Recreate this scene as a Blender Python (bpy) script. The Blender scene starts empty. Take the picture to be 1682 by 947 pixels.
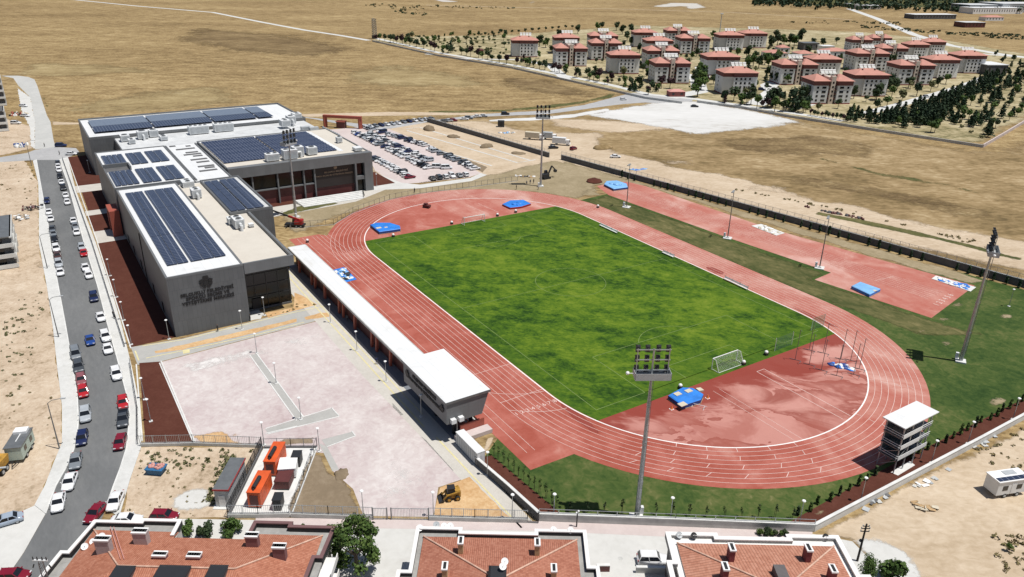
import bpy, math, random
from mathutils import Vector, Matrix
PI = math.pi
SC = bpy.context.scene
COL = SC.collection
rnd = random.Random(11)

# ------------------------------------------------------------------ survey: the camera, solved from the photograph, and where its
# rays meet level z. World axes: u (x) runs along the straights of the running track towards the viewer, v (y) across it; the origin is the centre spot.
W_, H_ = 1682.0, 947.0
F_, PITCH, ROLL, HC, CX, CY, TH = 1253.9, 0.414666, 0.0197402, 78.029, 15.1794, 182.346, -0.995417
def to_track(x, y):
    c, s = math.cos(TH), math.sin(TH); x -= CX; y -= CY
    return (x * c + y * s, -x * s + y * c)
def P(px, py, z=0.0):
    x = (px - W_ / 2) / F_; y = -(py - H_ / 2) / F_
    c, s = math.cos(ROLL), math.sin(ROLL); x, y = c * x - s * y, s * x + c * y
    d = (x, math.cos(PITCH) + y * math.sin(PITCH), -math.sin(PITCH) + y * math.cos(PITCH))
    t = (z - HC) / d[2]
    return to_track(d[0] * t, d[1] * t)
def PL(*pts, z=0.0): return [P(a, b, z) for a, b in pts]
def rotdir(v):
    c, s = math.cos(TH), math.sin(TH)
    return Vector((v[0] * c + v[1] * s, -v[0] * s + v[1] * c, v[2]))
E1 = Vector((math.cos(TH), -math.sin(TH), 0))      # to the right as seen from the viewer
E2 = Vector((math.sin(TH), math.cos(TH), 0))       # away from the viewer
A1 = math.atan2(E1.y, E1.x)                        # heading of E1

# ------------------------------------------------------------------ materials
def newmat(name):
    m = bpy.data.materials.new(name); m.use_nodes = True
    nt = m.node_tree; b = nt.nodes['Principled BSDF']
    return m, nt, b
def lnk(nt, a, b): nt.links.new(a, b)
def ramp(nt, fac, stops):
    r = nt.nodes.new('ShaderNodeValToRGB'); e = r.color_ramp.elements
    while len(e) < len(stops): e.new(0.5)
    for el, (p, c) in zip(e, stops): el.position = p; el.color = (*c, 1)
    lnk(nt, fac, r.inputs[0]); return r.outputs[0]
def noise(nt, vec, scale, detail=5, rough=0.6, dist=0.0):
    n = nt.nodes.new('ShaderNodeTexNoise'); n.inputs['Scale'].default_value = scale
    n.inputs['Detail'].default_value = detail; n.inputs['Roughness'].default_value = rough
    n.inputs['Distortion'].default_value = dist
    lnk(nt, vec, n.inputs['Vector']); return n.outputs[0]
def coords(nt, scale=(1, 1, 1), rot=0.0):
    t = nt.nodes.new('ShaderNodeTexCoord'); mp = nt.nodes.new('ShaderNodeMapping')
    mp.vector_type = 'TEXTURE'
    mp.inputs['Scale'].default_value = scale; mp.inputs['Rotation'].default_value = (0, 0, rot)
    lnk(nt, t.outputs['Object'], mp.inputs['Vector']); return mp.outputs[0]
def mth(nt, op, a, b=None, c=None, clamp=False):
    n = nt.nodes.new('ShaderNodeMath'); n.operation = op; n.use_clamp = clamp
    for i, x in enumerate((a, b, c)):
        if x is None: continue
        if isinstance(x, (int, float)): n.inputs[i].default_value = x
        else: lnk(nt, x, n.inputs[i])
    return n.outputs[0]
def mixc(nt, fac, a, b, mode='MIX'):
    n = nt.nodes.new('ShaderNodeMix'); n.data_type = 'RGBA'; n.blend_type = mode
    if isinstance(fac, (int, float)): n.inputs[0].default_value = fac
    else: lnk(nt, fac, n.inputs[0])
    for i, x in ((6, a), (7, b)):
        if isinstance(x, tuple): n.inputs[i].default_value = (*x, 1)
        else: lnk(nt, x, n.inputs[i])
    return n.outputs[2]
def smooth(nt, x, lo, hi):
    n = nt.nodes.new('ShaderNodeMapRange'); n.interpolation_type = 'SMOOTHSTEP'
    lnk(nt, x, n.inputs[0]); n.inputs[1].default_value = lo; n.inputs[2].default_value = hi
    return n.outputs[0]
def sepxyz(nt, vec):
    n = nt.nodes.new('ShaderNodeSeparateXYZ'); lnk(nt, vec, n.inputs[0]); return n.outputs
def flat(name, col, rough=0.7, metal=0.0, var=0.0, vs=3.0, spec=None):
    m, nt, b = newmat(name)
    b.inputs['Roughness'].default_value = rough; b.inputs['Metallic'].default_value = metal
    if spec is not None: b.inputs['Specular IOR Level'].default_value = spec
    if var:
        n = noise(nt, coords(nt), vs, 4)
        lo = tuple(c * (1 - var) for c in col); hi = tuple(min(1, c * (1 + var)) for c in col)
        lnk(nt, ramp(nt, n, [(0.3, lo), (0.7, hi)]), b.inputs['Base Color'])
    else: 
        n = noise(nt, coords(nt), 1.5, 2)
        lnk(nt, ramp(nt, n, [(0.3, tuple(c * .96 for c in col)), (0.7, tuple(min(1, c * 1.04) for c in col))]), b.inputs['Base Color'])
    return m
def terrain(name, stops, scales=(0.9, 0.12, 0.02), wts=(0.35, 0.35, 0.3), stretch=1.0, rot=0.0, rough=0.95, dist=0.4, bump=0.0, gain=2.2):
    m, nt, b = newmat(name)
    v = coords(nt, (1.0 * stretch, 1.0, 1.0), rot)
    acc = None
    for s, w in zip(scales, wts):
        n = mth(nt, 'MULTIPLY', noise(nt, v, s, 6, 0.62, dist), w)
        acc = n if acc is None else mth(nt, 'ADD', acc, n)
    acc = mth(nt, 'MULTIPLY_ADD', mth(nt, 'SUBTRACT', acc, 0.5), gain, 0.5, clamp=True)
    lnk(nt, ramp(nt, acc, stops), b.inputs['Base Color'])
    b.inputs['Roughness'].default_value = rough; b.inputs['Specular IOR Level'].default_value = 0.15
    if bump:
        bp = nt.nodes.new('ShaderNodeBump'); bp.inputs['Strength'].default_value = bump; bp.inputs['Distance'].default_value = 0.3
        lnk(nt, acc, bp.inputs['Height']); lnk(nt, bp.outputs[0], b.inputs['Normal'])
    return m, nt, b

MT = {}
MT['field'], _nt, _b = terrain('dry_grass', [(0.0, (.095, .062, .028)), (0.28, (.19, .13, .060)), (0.5, (.275, .193, .092)), (0.72, (.365, .268, .134)), (1.0, (.50, .395, .225))],
                       scales=(1.0, 0.16, 0.012), wts=(0.42, 0.34, 0.24), stretch=1.9, rot=A1, gain=3.7, dist=0.15)
MT['scrubfield'], _, _ = terrain('scrub_grass', [(0.0, (.085, .062, .028)), (0.3, (.195, .137, .064)), (0.55, (.295, .21, .108)), (0.8, (.41, .315, .185)), (1.0, (.53, .44, .30))],
                       scales=(0.45, 0.06, 0.016), wts=(0.34, 0.34, 0.32), stretch=1.6, rot=A1, gain=3.2)
MT['palegrass'], _, _ = terrain('pale_dry_grass', [(0.0, (.14, .10, .047)), (0.3, (.24, .175, .085)), (0.55, (.315, .24, .12)), (0.8, (.385, .305, .165)), (1.0, (.49, .40, .24))], scales=(1.0, 0.16, 0.03), stretch=1.9, rot=A1, gain=3.4)
MT['darkgrass'], _, _ = terrain('dark_dry_grass', [(0.0, (.075, .050, .023)), (0.3, (.14, .095, .046)), (0.55, (.20, .14, .068)), (0.75, (.27, .195, .098)), (1.0, (.40, .31, .175))], scales=(1.0, 0.16, 0.03), stretch=1.9, rot=A1, gain=3.6)
MT['sand'], _, _ = terrain('sandy_dirt', [(0.0, (.27, .20, .125)), (0.35, (.43, .335, .23)), (0.6, (.53, .43, .315)), (1.0, (.66, .57, .455))],
                     scales=(0.9, 0.13, 0.03), wts=(0.4, 0.32, 0.28), stretch=1.6, rot=A1, gain=2.0, bump=0.4)
MT['lotdirt'], _, _ = terrain('lot_dirt', [(0.0, (.11, .09, .045)), (0.2, (.27, .205, .13)), (0.42, (.46, .36, .26)), (0.65, (.54, .44, .33)), (1.0, (.66, .58, .475))],
                     scales=(1.3, 0.28, 0.05), wts=(0.36, 0.34, 0.3), gain=2.5, bump=0.5)
MT['orange_dirt'], _, _ = terrain('fresh_soil', [(0.0, (.32, .18, .08)), (0.4, (.50, .31, .15)), (0.7, (.60, .42, .235)), (1.0, (.70, .55, .37))], scales=(1.6, 0.4, 0.1), gain=2.2, bump=.4)
MT['brown_dirt'], _, _ = terrain('brown_soil', [(0.0, (.15, .115, .075)), (0.5, (.215, .165, .11)), (1.0, (.33, .265, .19))], scales=(1.2, 0.3, 0.08), gain=1.8, bump=.4)
MT['olive_dirt'], _, _ = terrain('olive_soil', [(0.0, (.17, .135, .075)), (0.5, (.29, .235, .145)), (1.0, (.44, .36, .25))], scales=(1.0, 0.2, 0.05), gain=2.0)
MT['mulch'], _, _ = terrain('red_mulch', [(0.0, (.050, .016, .010)), (0.5, (.088, .030, .020)), (1.0, (.135, .055, .038))], scales=(2.0, 0.4, 0.06), gain=1.6)
MT['plaza'], _nt, _b = terrain('pink_concrete', [(0.0, (.33, .25, .245)), (0.32, (.45, .37, .365)), (0.55, (.53, .47, .455)), (0.75, (.605, .56, .54)), (1.0, (.69, .66, .635))],
                     scales=(0.9, 0.15, 0.035), wts=(0.30, 0.30, 0.40), gain=2.3, rough=0.85, dist=.8)
MT['pave'], _, _ = terrain('pavement_concrete', [(0.0, (.40, .40, .38)), (0.5, (.56, .56, .54)), (1.0, (.68, .68, .66))], scales=(1.4, 0.3, 0.07), gain=1.8, rough=.85)
MT['pave_tan'], _, _ = terrain('paving_blocks', [(0.0, (.36, .34, .30)), (0.5, (.50, .475, .43)), (1.0, (.62, .60, .55))], scales=(2.4, 0.4, 0.09), gain=1.6, rough=.85)
MT['pave_grey'], _, _ = terrain('grey_paving', [(0.0, (.29, .29, .27)), (0.5, (.385, .38, .36)), (1.0, (.47, .465, .44))], scales=(2.4, 0.4, 0.09), gain=1.6, rough=.85)
MT['pave_white'], _, _ = terrain('white_concrete', [(0.0, (.43, .42, .39)), (0.5, (.55, .545, .52)), (1.0, (.64, .635, .61))], scales=(0.8, 0.15, 0.04), gain=1.8, rough=.85)
MT['pave_pink'], _, _ = terrain('pink_paving', [(0.0, (.42, .35, .335)), (0.5, (.53, .455, .435)), (1.0, (.61, .55, .53))], scales=(0.9, 0.2, 0.05), gain=1.8, rough=.85)
MT['plaza_white'], _, _ = terrain('washed_concrete', [(0.0, (.58, .545, .53)), (0.5, (.66, .635, .615)), (1.0, (.74, .72, .70))], scales=(0.9, .2, .05), gain=2.0)
MT['yard_white'], _, _ = terrain('white_gravel', [(0.0, (.20, .18, .14)), (0.22, (.44, .42, .385)), (0.45, (.57, .565, .545)), (1.0, (.68, .675, .66))], scales=(0.4, 0.05, 0.012), wts=(.3, .35, .35), stretch=2.5, rot=A1, gain=2.6)
MT['asphalt'], _, _ = terrain('asphalt', [(0.0, (.095, .098, .100)), (0.4, (.140, .144, .146)), (0.7, (.185, .188, .188)), (1.0, (.27, .27, .26))], scales=(1.5, 0.16, 0.04), wts=(.25, .35, .4), stretch=3.0, rot=0.0, gain=1.9, rough=.8)
MT['asphalt_old'], _, _ = terrain('old_asphalt', [(0.0, (.36, .36, .34)), (0.5, (.45, .45, .43)), (1.0, (.58, .57, .54))], scales=(0.8, 0.15, 0.03), gain=1.8, rough=.85)
MT['asphalt_far'], _, _ = terrain('worn_asphalt', [(0.0, (.28, .28, .28)), (0.5, (.38, .38, .38)), (1.0, (.5, .5, .49))], scales=(0.8, 0.15, 0.03), gain=1.8, rough=.85)
MT['estate'], _, _ = terrain('estate_ground', [(0.0, (.05, .065, .025)), (0.3, (.15, .135, .065)), (0.48, (.33, .275, .155)), (0.7, (.46, .40, .26)), (1.0, (.60, .56, .46))], scales=(0.5, 0.09, 0.02), stretch=1.5, rot=A1, gain=2.6)
MT['lawn'], _nt, _b = terrain('lawn', [(0.0, (.013, .034, .008)), (0.28, (.030, .060, .014)), (0.52, (.058, .090, .022)), (0.76, (.11, .122, .040)), (1.0, (.25, .22, .11))],
                        scales=(0.8, 0.18, 0.035), wts=(.34, .33, .33), gain=2.5, dist=.8, bump=.3)
MT['lawn_dry'], _, _ = terrain('dry_lawn', [(0.0, (.022, .040, .012)), (0.35, (.065, .074, .024)), (0.6, (.12, .113, .044)), (1.0, (.26, .21, .10))],
                        scales=(0.8, 0.16, 0.04), wts=(.34, .36, .30), stretch=1.8, gain=2.6, dist=.8, bump=.3)

# ---- football turf: mown light-green with dark worn streaks running across the pitch
def turf_mat():
    m, nt, b = newmat('football_turf')
    v = coords(nt, (1.5, 1.0, 1.0), A1 - .25)
    n1 = noise(nt, v, 0.30, 10, 0.78, 0.2); n2 = noise(nt, v, 0.06, 4, 0.6, 0.2); n3 = noise(nt, v, 1.6, 4, 0.65)
    a = mth(nt, 'ADD', mth(nt, 'MULTIPLY', n1, 0.52), mth(nt, 'MULTIPLY', n2, 0.30)); a = mth(nt, 'ADD', a, mth(nt, 'MULTIPLY', n3, 0.18))
    a = mth(nt, 'MULTIPLY_ADD', mth(nt, 'SUBTRACT', a, 0.5), 3.9, 0.50, clamp=True)
    c = ramp(nt, a, [(0.0, (.009, .030, .006)), (0.22, (.022, .058, .008)), (0.42, (.054, .112, .010)), (0.66, (.105, .170, .014)), (1.0, (.175, .225, .028))])
    # greener towards the rim of the pitch
    x = sepxyz(nt, coords(nt))
    e = mth(nt, 'MAXIMUM', mth(nt, 'DIVIDE', mth(nt, 'ABSOLUTE', x[0]), 54.0), mth(nt, 'DIVIDE', mth(nt, 'ABSOLUTE', x[1]), 36.0))
    k = smooth(nt, mth(nt, 'ADD', e, mth(nt, 'MULTIPLY', mth(nt, 'SUBTRACT', n2, 0.5), 0.8)), 0.78, 1.05)
    c = mixc(nt, mth(nt, 'MULTIPLY', k, 0.55), c, (.045, .100, .012))
    lnk(nt, c, b.inputs['Base Color']); b.inputs['Roughness'].default_value = 0.9; b.inputs['Specular IOR Level'].default_value = .1
    bp = nt.nodes.new('ShaderNodeBump'); bp.inputs['Strength'].default_value = .5; bp.inputs['Distance'].default_value = .25
    lnk(nt, a, bp.inputs['Height']); lnk(nt, bp.outputs[0], b.inputs['Normal'])
    return m
MT['turf'] = turf_mat()
# ---- running-track rubber: brick red, bleached pink by dust, darker where it has been watered
def rubber_mat(name, wet=0.0):
    m, nt, b = newmat(name)
    v = coords(nt); x = sepxyz(nt, v)
    n1 = noise(nt, v, 0.05, 5, 0.6, 1.5); n2 = noise(nt, v, 0.5, 6, 0.65, 0.8); n3 = noise(nt, v, 2.5, 3, 0.6)
    nd = noise(nt, coords(nt, (5, 1, 1)), 0.12, 5, 0.6, 0.6)
    # dust: the far straight and both far ends are the most bleached
    d = mth(nt, 'ADD', mth(nt, 'MULTIPLY', smooth(nt, x[1], -40.0, 36.0), 0.42), mth(nt, 'MULTIPLY', smooth(nt, n1, 0.40, 0.66), 0.35))
    d = mth(nt, 'ADD', d, mth(nt, 'MULTIPLY', smooth(nt, nd, 0.45, 0.7), 0.30)); d = mth(nt, 'ADD', d, mth(nt, 'MULTIPLY', mth(nt, 'SUBTRACT', n2, 0.5), 0.5))
    c = ramp(nt, d, [(0.0, (.310, .074, .050)), (0.35, (.395, .125, .094)), (0.7, (.470, .215, .172)), (1.0, (.56, .335, .285))])
    c = mixc(nt, mth(nt, 'MULTIPLY', smooth(nt, n3, .45, .7), .12), c, (.20, .05, .04))
    rough = 0.85
    if wet:
        # hosed-down area: dark red along the pitch edge, tide marks further out
        n4 = noise(nt, coords(nt, (1.7, 1, 1), 0.9), 0.12, 5, 0.6, 0.5)
        w = mth(nt, 'ADD', mth(nt, 'MULTIPLY', mth(nt, 'SUBTRACT', x[0], 55.0), 0.055), mth(nt, 'MULTIPLY', mth(nt, 'SUBTRACT', n4, 0.5), 2.2))
        wetm = mth(nt, 'SUBTRACT', 1.0, smooth(nt, w, 0.22, 0.48))
        band2 = mth(nt, 'MULTIPLY', smooth(nt, n4, 0.500, 0.512), mth(nt, 'SUBTRACT', 1.0, smooth(nt, n4, 0.512, 0.66)))
        band2 = mth(nt, 'MULTIPLY', band2, smooth(nt, x[0], 58.0, 66.0))
        dry = mixc(nt, 0.65, c, (.52, .275, .235))
        c2 = mixc(nt, mth(nt, 'MULTIPLY', band2, .8), dry, (.235, .052, .036))
        c2 = mixc(nt, mth(nt, 'MULTIPLY', smooth(nt, n1, .47, .62), .6), c2, (.30, .082, .060))
        c = mixc(nt, mth(nt, 'MULTIPLY', wetm, .9), c2, (.225, .036, .024))
    lnk(nt, c, b.inputs['Base Color']); b.inputs['Roughness'].default_value = rough; b.inputs['Specular IOR Level'].default_value = .2
    return m
MT['rubber'] = rubber_mat('track_rubber'); MT['rubber_wet'] = rubber_mat('track_rubber_watered', 1.0)
MT['line'] = flat('white_line_paint', (.66, .50, .45), .8, var=.12, vs=.8)
MT['kerbline'] = flat('white_kerb_paint', (.80, .77, .74), .8, var=.08, vs=.8)
MT['turfline'] = flat('faint_turf_line', (.15, .21, .06), .9, var=.35, vs=.5)
MT['yellow_line'] = flat('yellow_tactile', (.60, .54, .30), .8, var=.12, vs=.6)
# ---- buildings
def cladding(name, col, w, h, mort, off=0.0):
    m, nt, b = newmat(name)
    t = nt.nodes.new('ShaderNodeTexCoord'); x = sepxyz(nt, t.outputs['Object'])
    cb = nt.nodes.new('ShaderNodeCombineXYZ'); lnk(nt, mth(nt, 'ADD', x[0], x[1]), cb.inputs[0]); lnk(nt, x[2], cb.inputs[1])
    br = nt.nodes.new('ShaderNodeTexBrick'); lnk(nt, cb.outputs[0], br.inputs['Vector'])
    br.offset = off; br.inputs['Scale'].default_value = 1.0; br.inputs['Brick Width'].default_value = w; br.inputs['Row Height'].default_value = h
    br.inputs['Mortar Size'].default_value = mort; br.inputs['Color1'].default_value = (*[c * .92 for c in col], 1); br.inputs['Color2'].default_value = (*[c * 1.08 for c in col], 1)
    br.inputs['Mortar'].default_value = (*[c * .72 for c in col], 1)
    n = noise(nt, t.outputs['Object'], .35, 4)
    lnk(nt, mixc(nt, .35, br.outputs[0], ramp(nt, n, [(.3, tuple(c * .75 for c in col)), (.7, tuple(c * 1.25 for c in col))])), b.inputs['Base Color'])
    b.inputs['Roughness'].default_value = .55; b.inputs['Metallic'].default_value = 0.0
    return m
MT['clad'] = cladding('grey_metal_cladding', (.112, .117, .122), 0.95, 3.6, .05, .5)
MT['cladlight'] = cladding('grey_fascia_panel', (.150, .156, .161), 1.8, 7.0, .03)
MT['claddark'] = cladding('dark_louvre_facade', (.022, .016, .015), 2.4, .55, .05)
def cladroof(name, col):
    # membrane in lapped sheets, with dust and drain stains
    m, nt, b = newmat(name); t = nt.nodes.new('ShaderNodeTexCoord'); br = nt.nodes.new('ShaderNodeTexBrick'); lnk(nt, t.outputs['Object'], br.inputs['Vector'])
    br.inputs['Scale'].default_value = 1; br.inputs['Brick Width'].default_value = 9.0; br.inputs['Row Height'].default_value = 1.9; br.inputs['Mortar Size'].default_value = .03
    br.inputs['Color1'].default_value = (*col, 1); br.inputs['Color2'].default_value = (*[c * .95 for c in col], 1); br.inputs['Mortar'].default_value = (*[c * .80 for c in col], 1)
    n1 = noise(nt, t.outputs['Object'], .22, 6, .7, .6)
    lnk(nt, mixc(nt, mth(nt, 'MULTIPLY', smooth(nt, n1, .52, .75), .45), br.outputs[0], tuple(c * q for c, q in zip(col, (.70, .67, .61)))), b.inputs['Base Color']); b.inputs['Roughness'].default_value = .6; return m
def solar_mat(name, c1, c2, w, h, mort, mc=(.30, .33, .38)):
    m, nt, b = newmat(name)
    t = nt.nodes.new('ShaderNodeTexCoord'); br = nt.nodes.new('ShaderNodeTexBrick'); lnk(nt, t.outputs['Object'], br.inputs['Vector'])
    br.offset = 0.0; br.inputs['Scale'].default_value = 1; br.inputs['Brick Width'].default_value = w; br.inputs['Row Height'].default_value = h
    br.inputs['Mortar Size'].default_value = mort; br.inputs['Color1'].default_value = (*c1, 1); br.inputs['Color2'].default_value = (*c2, 1); br.inputs['Mortar'].default_value = (*mc, 1)
    lnk(nt, br.outputs[0], b.inputs['Base Color']); b.inputs['Roughness'].default_value = .25; b.inputs['Specular IOR Level'].default_value = .3
    return m
MT['solar'] = solar_mat('solar_panel_cells', (.028, .038, .070), (.036, .047, .084), 1.05, 2.0, .06, (.17, .19, .24))
MT['solar2'] = solar_mat('solar_panel_cells_wide', (.028, .037, .070), (.038, .048, .086), 2.1, 1.05, .06, (.18, .20, .25))
MT['solar_sky_sheen'] = solar_mat('solar_panel_cells_sky_sheen', (.150, .180, .235), (.165, .195, .25), 2.1, 1.05, .03, (.20, .23, .28))  # paler than the other cells: sky reflection painted into the colour
MT['roofwhite'] = cladroof('white_roof_membrane', (.70, .71, .71))
MT['roofbeige'], _, _ = terrain('beige_roof_gravel', [(0.0, (.46, .42, .36)), (.5, (.56, .52, .455)), (1.0, (.64, .60, .53))], scales=(3.0, .4, .1), gain=1.5)
MT['roofgrey'] = flat('pale_grey_roof', (.55, .56, .56), .7, var=.12, vs=.35)
MT['steel'] = flat('galvanised_steel', (.42, .44, .45), .45, .6, var=.12, vs=.7)
MT['steel_d'] = flat('weathered_steel', (.20, .21, .215), .5, .5, var=.15, vs=.7)
MT['acwhite'] = flat('white_sheet_metal', (.68, .69, .69), .5, var=.08, vs=.9)
MT['acgrey'] = flat('grey_sheet_metal', (.40, .42, .43), .5, var=.12, vs=.9)
MT['glass'] = flat('dark_window_glass', (.012, .014, .018), .12, spec=.6)
MT['glassf'] = flat('tinted_facade_glass', (.006, .007, .008), .15, var=.5, vs=.25, spec=.4)
MT['black'] = flat('black_rubber', (.014, .014, .015), .7)
MT['blackm'] = flat('black_metal', (.022, .023, .026), .5)
MT['letter'] = flat('black_sign_letters', (.010, .010, .011), .6)
MT['gold'] = flat('pale_bronze_letters', (.30, .22, .15), .5)
MT['terracotta'] = flat('terracotta_panel', (.34, .085, .055), .6, var=.12)
MT['pinkpanel'] = flat('faded_pink_panel', (.55, .27, .23), .6, var=.08)
MT['darkred'] = flat('dark_red_panel', (.10, .026, .024), .6, var=.2, vs=.5)
MT['concrete'] = flat('cast_concrete', (.46, .46, .44), .85, var=.15, vs=.6)
MT['concrete_w'] = flat('pale_cast_concrete', (.62, .62, .60), .85, var=.12, vs=.5)
MT['concrete_d'] = flat('dark_and_shaded_concrete', (.105, .105, .108), .85, var=.2, vs=.5)  # dark concrete; on the boundary walls it also paints their shaded face
MT['floor_shade'] = flat('canopy_shaded_floor', (.17, .185, .21), .8, var=.1)  # dark blue-grey carries the canopy's shadow in the colour
MT['seat'] = flat('orange_plastic_seat', (.72, .20, .05), .5)
MT['white'] = flat('white_paint', (.78, .78, .77), .55, var=.04)
MT['blue'] = flat('blue_vinyl', (.025, .19, .62), .55, var=.25, vs=.7)
MT['paleblue'] = flat('sun_bleached_blue_vinyl', (.20, .42, .72), .5, var=.15, vs=.5)
MT['navyv'] = flat('navy_vinyl', (.02, .06, .24), .6)
MT['buff'] = flat('buff_pad', (.55, .49, .38), .8, var=.1)
MT['red'] = flat('red_paint', (.34, .018, .018), .45, var=.08)
MT['orange'] = flat('orange_enamel', (.62, .095, .020), .55, var=.2, vs=.6)
MT['yellow'] = flat('yellow_enamel', (.40, .22, .035), .55, var=.4, vs=1.2)
MT['timber'] = flat('raw_timber', (.40, .27, .14), .8, var=.25, vs=2)
MT['netting'] = None

# ------------------------------------------------------------------ mesh helpers
class MB:
    def __init__(s): s.v = []; s.f = []; s.m = []; s.sm = []
    def add(s, vs, fs, mi=0, smo=False):
        o = len(s.v); s.v += [tuple(a) for a in vs]
        for f in fs: s.f.append(tuple(i + o for i in f)); s.m.append(mi); s.sm.append(smo)
        return s
    def box(s, x0, y0, z0, x1, y1, z1, mi=0):
        return s.add([(x0, y0, z0), (x1, y0, z0), (x1, y1, z0), (x0, y1, z0), (x0, y0, z1), (x1, y0, z1), (x1, y1, z1), (x0, y1, z1)],
                     [(3, 2, 1, 0), (4, 5, 6, 7), (0, 1, 5, 4), (1, 2, 6, 5), (2, 3, 7, 6), (3, 0, 4, 7)], mi)
    def frus(s, b, t, z0, z1, mi=0):
        # b, t = (x0, y0, x1, y1) rectangles at the bottom and at the top
        return s.add([(b[0], b[1], z0), (b[2], b[1], z0), (b[2], b[3], z0), (b[0], b[3], z0), (t[0], t[1], z1), (t[2], t[1], z1), (t[2], t[3], z1), (t[0], t[3], z1)],
                     [(3, 2, 1, 0), (4, 5, 6, 7), (0, 1, 5, 4), (1, 2, 6, 5), (2, 3, 7, 6), (3, 0, 4, 7)], mi)
    def prism(s, pts, z0, z1, mi=0):
        n = len(pts)
        if sum(pts[i][0] * pts[(i + 1) % n][1] - pts[(i + 1) % n][0] * pts[i][1] for i in range(n)) < 0: pts = pts[::-1]
        v = [(p[0], p[1], z0) for p in pts] + [(p[0], p[1], z1) for p in pts]
        return s.add(v, [tuple(range(n - 1, -1, -1)), tuple(range(n, 2 * n))] + [(i, (i + 1) % n, n + (i + 1) % n, n + i) for i in range(n)], mi)
    def bar(s, a, b, w, h=None, mi=0):
        # a box whose axis runs from a to b
        a = Vector(a); b = Vector(b); h = h or w; d = (b - a).normalized()
        up = Vector((0, 0, 1)) if abs(d.z) < .95 else Vector((1, 0, 0))
        x = d.cross(up).normalized() * w / 2; y = x.cross(d).normalized() * h / 2
        v = [a - x - y, a + x - y, a + x + y, a - x + y, b - x - y, b + x - y, b + x + y, b - x + y]
        return s.add(v, [(3, 2, 1, 0), (4, 5, 6, 7), (0, 1, 5, 4), (1, 2, 6, 5), (2, 3, 7, 6), (3, 0, 4, 7)], mi)
    def tube(s, a, b, r0, r1=None, n=8, mi=0, cap=True, smo=True):
        a = Vector(a); b = Vector(b); r1 = r0 if r1 is None else r1; d = (b - a).normalized()
        up = Vector((0, 0, 1)) if abs(d.z) < .95 else Vector((1, 0, 0))
        x = d.cross(up).normalized(); y = x.cross(d).normalized(); v = []
        for c, r in ((a, r0), (b, r1)):
            for i in range(n): t = 2 * PI * i / n; v.append(c + x * math.cos(t) * r + y * math.sin(t) * r)
        s.add(v, [(i, (i + 1) % n, n + (i + 1) % n, n + i) for i in range(n)], mi, smo)
        if cap: s.add(v, [tuple(range(n - 1, -1, -1)), tuple(range(n, 2 * n))], mi)
        return s
    def path(s, pts, r, n=6, mi=0):
        for a, b in zip(pts, pts[1:]): s.tube(a, b, r, n=n, mi=mi)
        return s
    def ell(s, c, rx, ry, rz, n=10, k=6, mi=0, lump=0.0, R=None):
        v = []; f = []
        for j in range(k + 1):
            ph = PI * j / k
            for i in range(n):
                t = 2 * PI * i / n; q = 1 + (R.uniform(-lump, lump) if (lump and 0 < j < k) else 0)
                v.append((c[0] + rx * q * math.sin(ph) * math.cos(t), c[1] + ry * q * math.sin(ph) * math.sin(t), c[2] + rz * q * math.cos(ph)))
        for j in range(k):
            for i in range(n): f.append((j * n + i, (j + 1) * n + i, (j + 1) * n + (i + 1) % n, j * n + (i + 1) % n))
        return s.add(v, f, mi, True)
    def poly(s, pts, mi=0):
        # flat sheet from 3D points, normal upwards
        n = len(pts)
        if sum(pts[i][0] * pts[(i + 1) % n][1] - pts[(i + 1) % n][0] * pts[i][1] for i in range(n)) < 0: pts = pts[::-1]
        return s.add(pts, [tuple(range(n))], mi)
    def mesh(s, name, mats, o=(0, 0, 0)):
        me = bpy.data.meshes.new(name)
        me.from_pydata([(a - o[0], b - o[1], c - o[2]) for a, b, c in s.v], [], s.f)
        for m in (mats if isinstance(mats, (list, tuple)) else [mats]): me.materials.append(MT[m] if isinstance(m, str) else m)
        for p, mi, sm in zip(me.polygons, s.m, s.sm): p.material_index = mi; p.use_smooth = sm
        me.update(); return me
def link(o, parent=None):
    COL.objects.link(o)
    if parent is not None: o.parent = parent
    return o
def obj(name, mb, mats, parent=None, o=(0, 0, 0), loc=None, rz=0.0):
    me = mb.mesh(name, mats, o) if isinstance(mb, MB) else mb
    ob = link(bpy.data.objects.new(name, me), parent)
    if loc is not None: ob.location = loc
    ob.rotation_euler = (0, 0, rz); return ob
def tag(o, label, cat, group=None, kind=None):
    o['label'] = label; o['category'] = cat
    if group: o['group'] = group
    if kind: o['kind'] = kind
    return o
def thing(name, label, cat, loc=(0, 0, 0), rz=0.0, group=None):
    o = link(bpy.data.objects.new(name, None)); o.location = loc; o.rotation_euler = (0, 0, rz); o.empty_display_size = .5
    return tag(o, label, cat, group)
def world_part(name, mb, mats, root):                   # a part whose mesh was drawn in world coordinates
    return obj(name, mb, mats, root, o=tuple(root.location))
def copy_tree(o, parent=None):
    c = o.copy(); COL.objects.link(c); c.parent = parent
    for ch in list(o.children): copy_tree(ch, c)
    return c
def struct(name, mb, mats):
    o = obj(name, mb, mats); o['kind'] = 'structure'; return o
def wobble(pts, amp, step, seed=1, closed=True):
    # natural edge: subdivide and push the points about
    R = random.Random(seed); out = []
    n = len(pts)
    for i in range(n if closed else n - 1):
        a = Vector(pts[i]); b = Vector(pts[(i + 1) % n]); L = (b - a).length; k = max(1, int(L / step)); nn = Vector((-(b - a).y, (b - a).x)).normalized() if L else Vector((0, 0))
        for j in range(k):
            q = a + (b - a) * (j / k) + (nn * R.uniform(-amp, amp)); out.append((q.x, q.y))
    return out
def sheet(name, pts, z, mat, wob=0, step=3, seed=1):
    if wob: pts = wobble(pts, wob, step, seed)
    return struct(name, MB().poly([(p[0], p[1], z) for p in pts]), mat)
SOFT = {}
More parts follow.
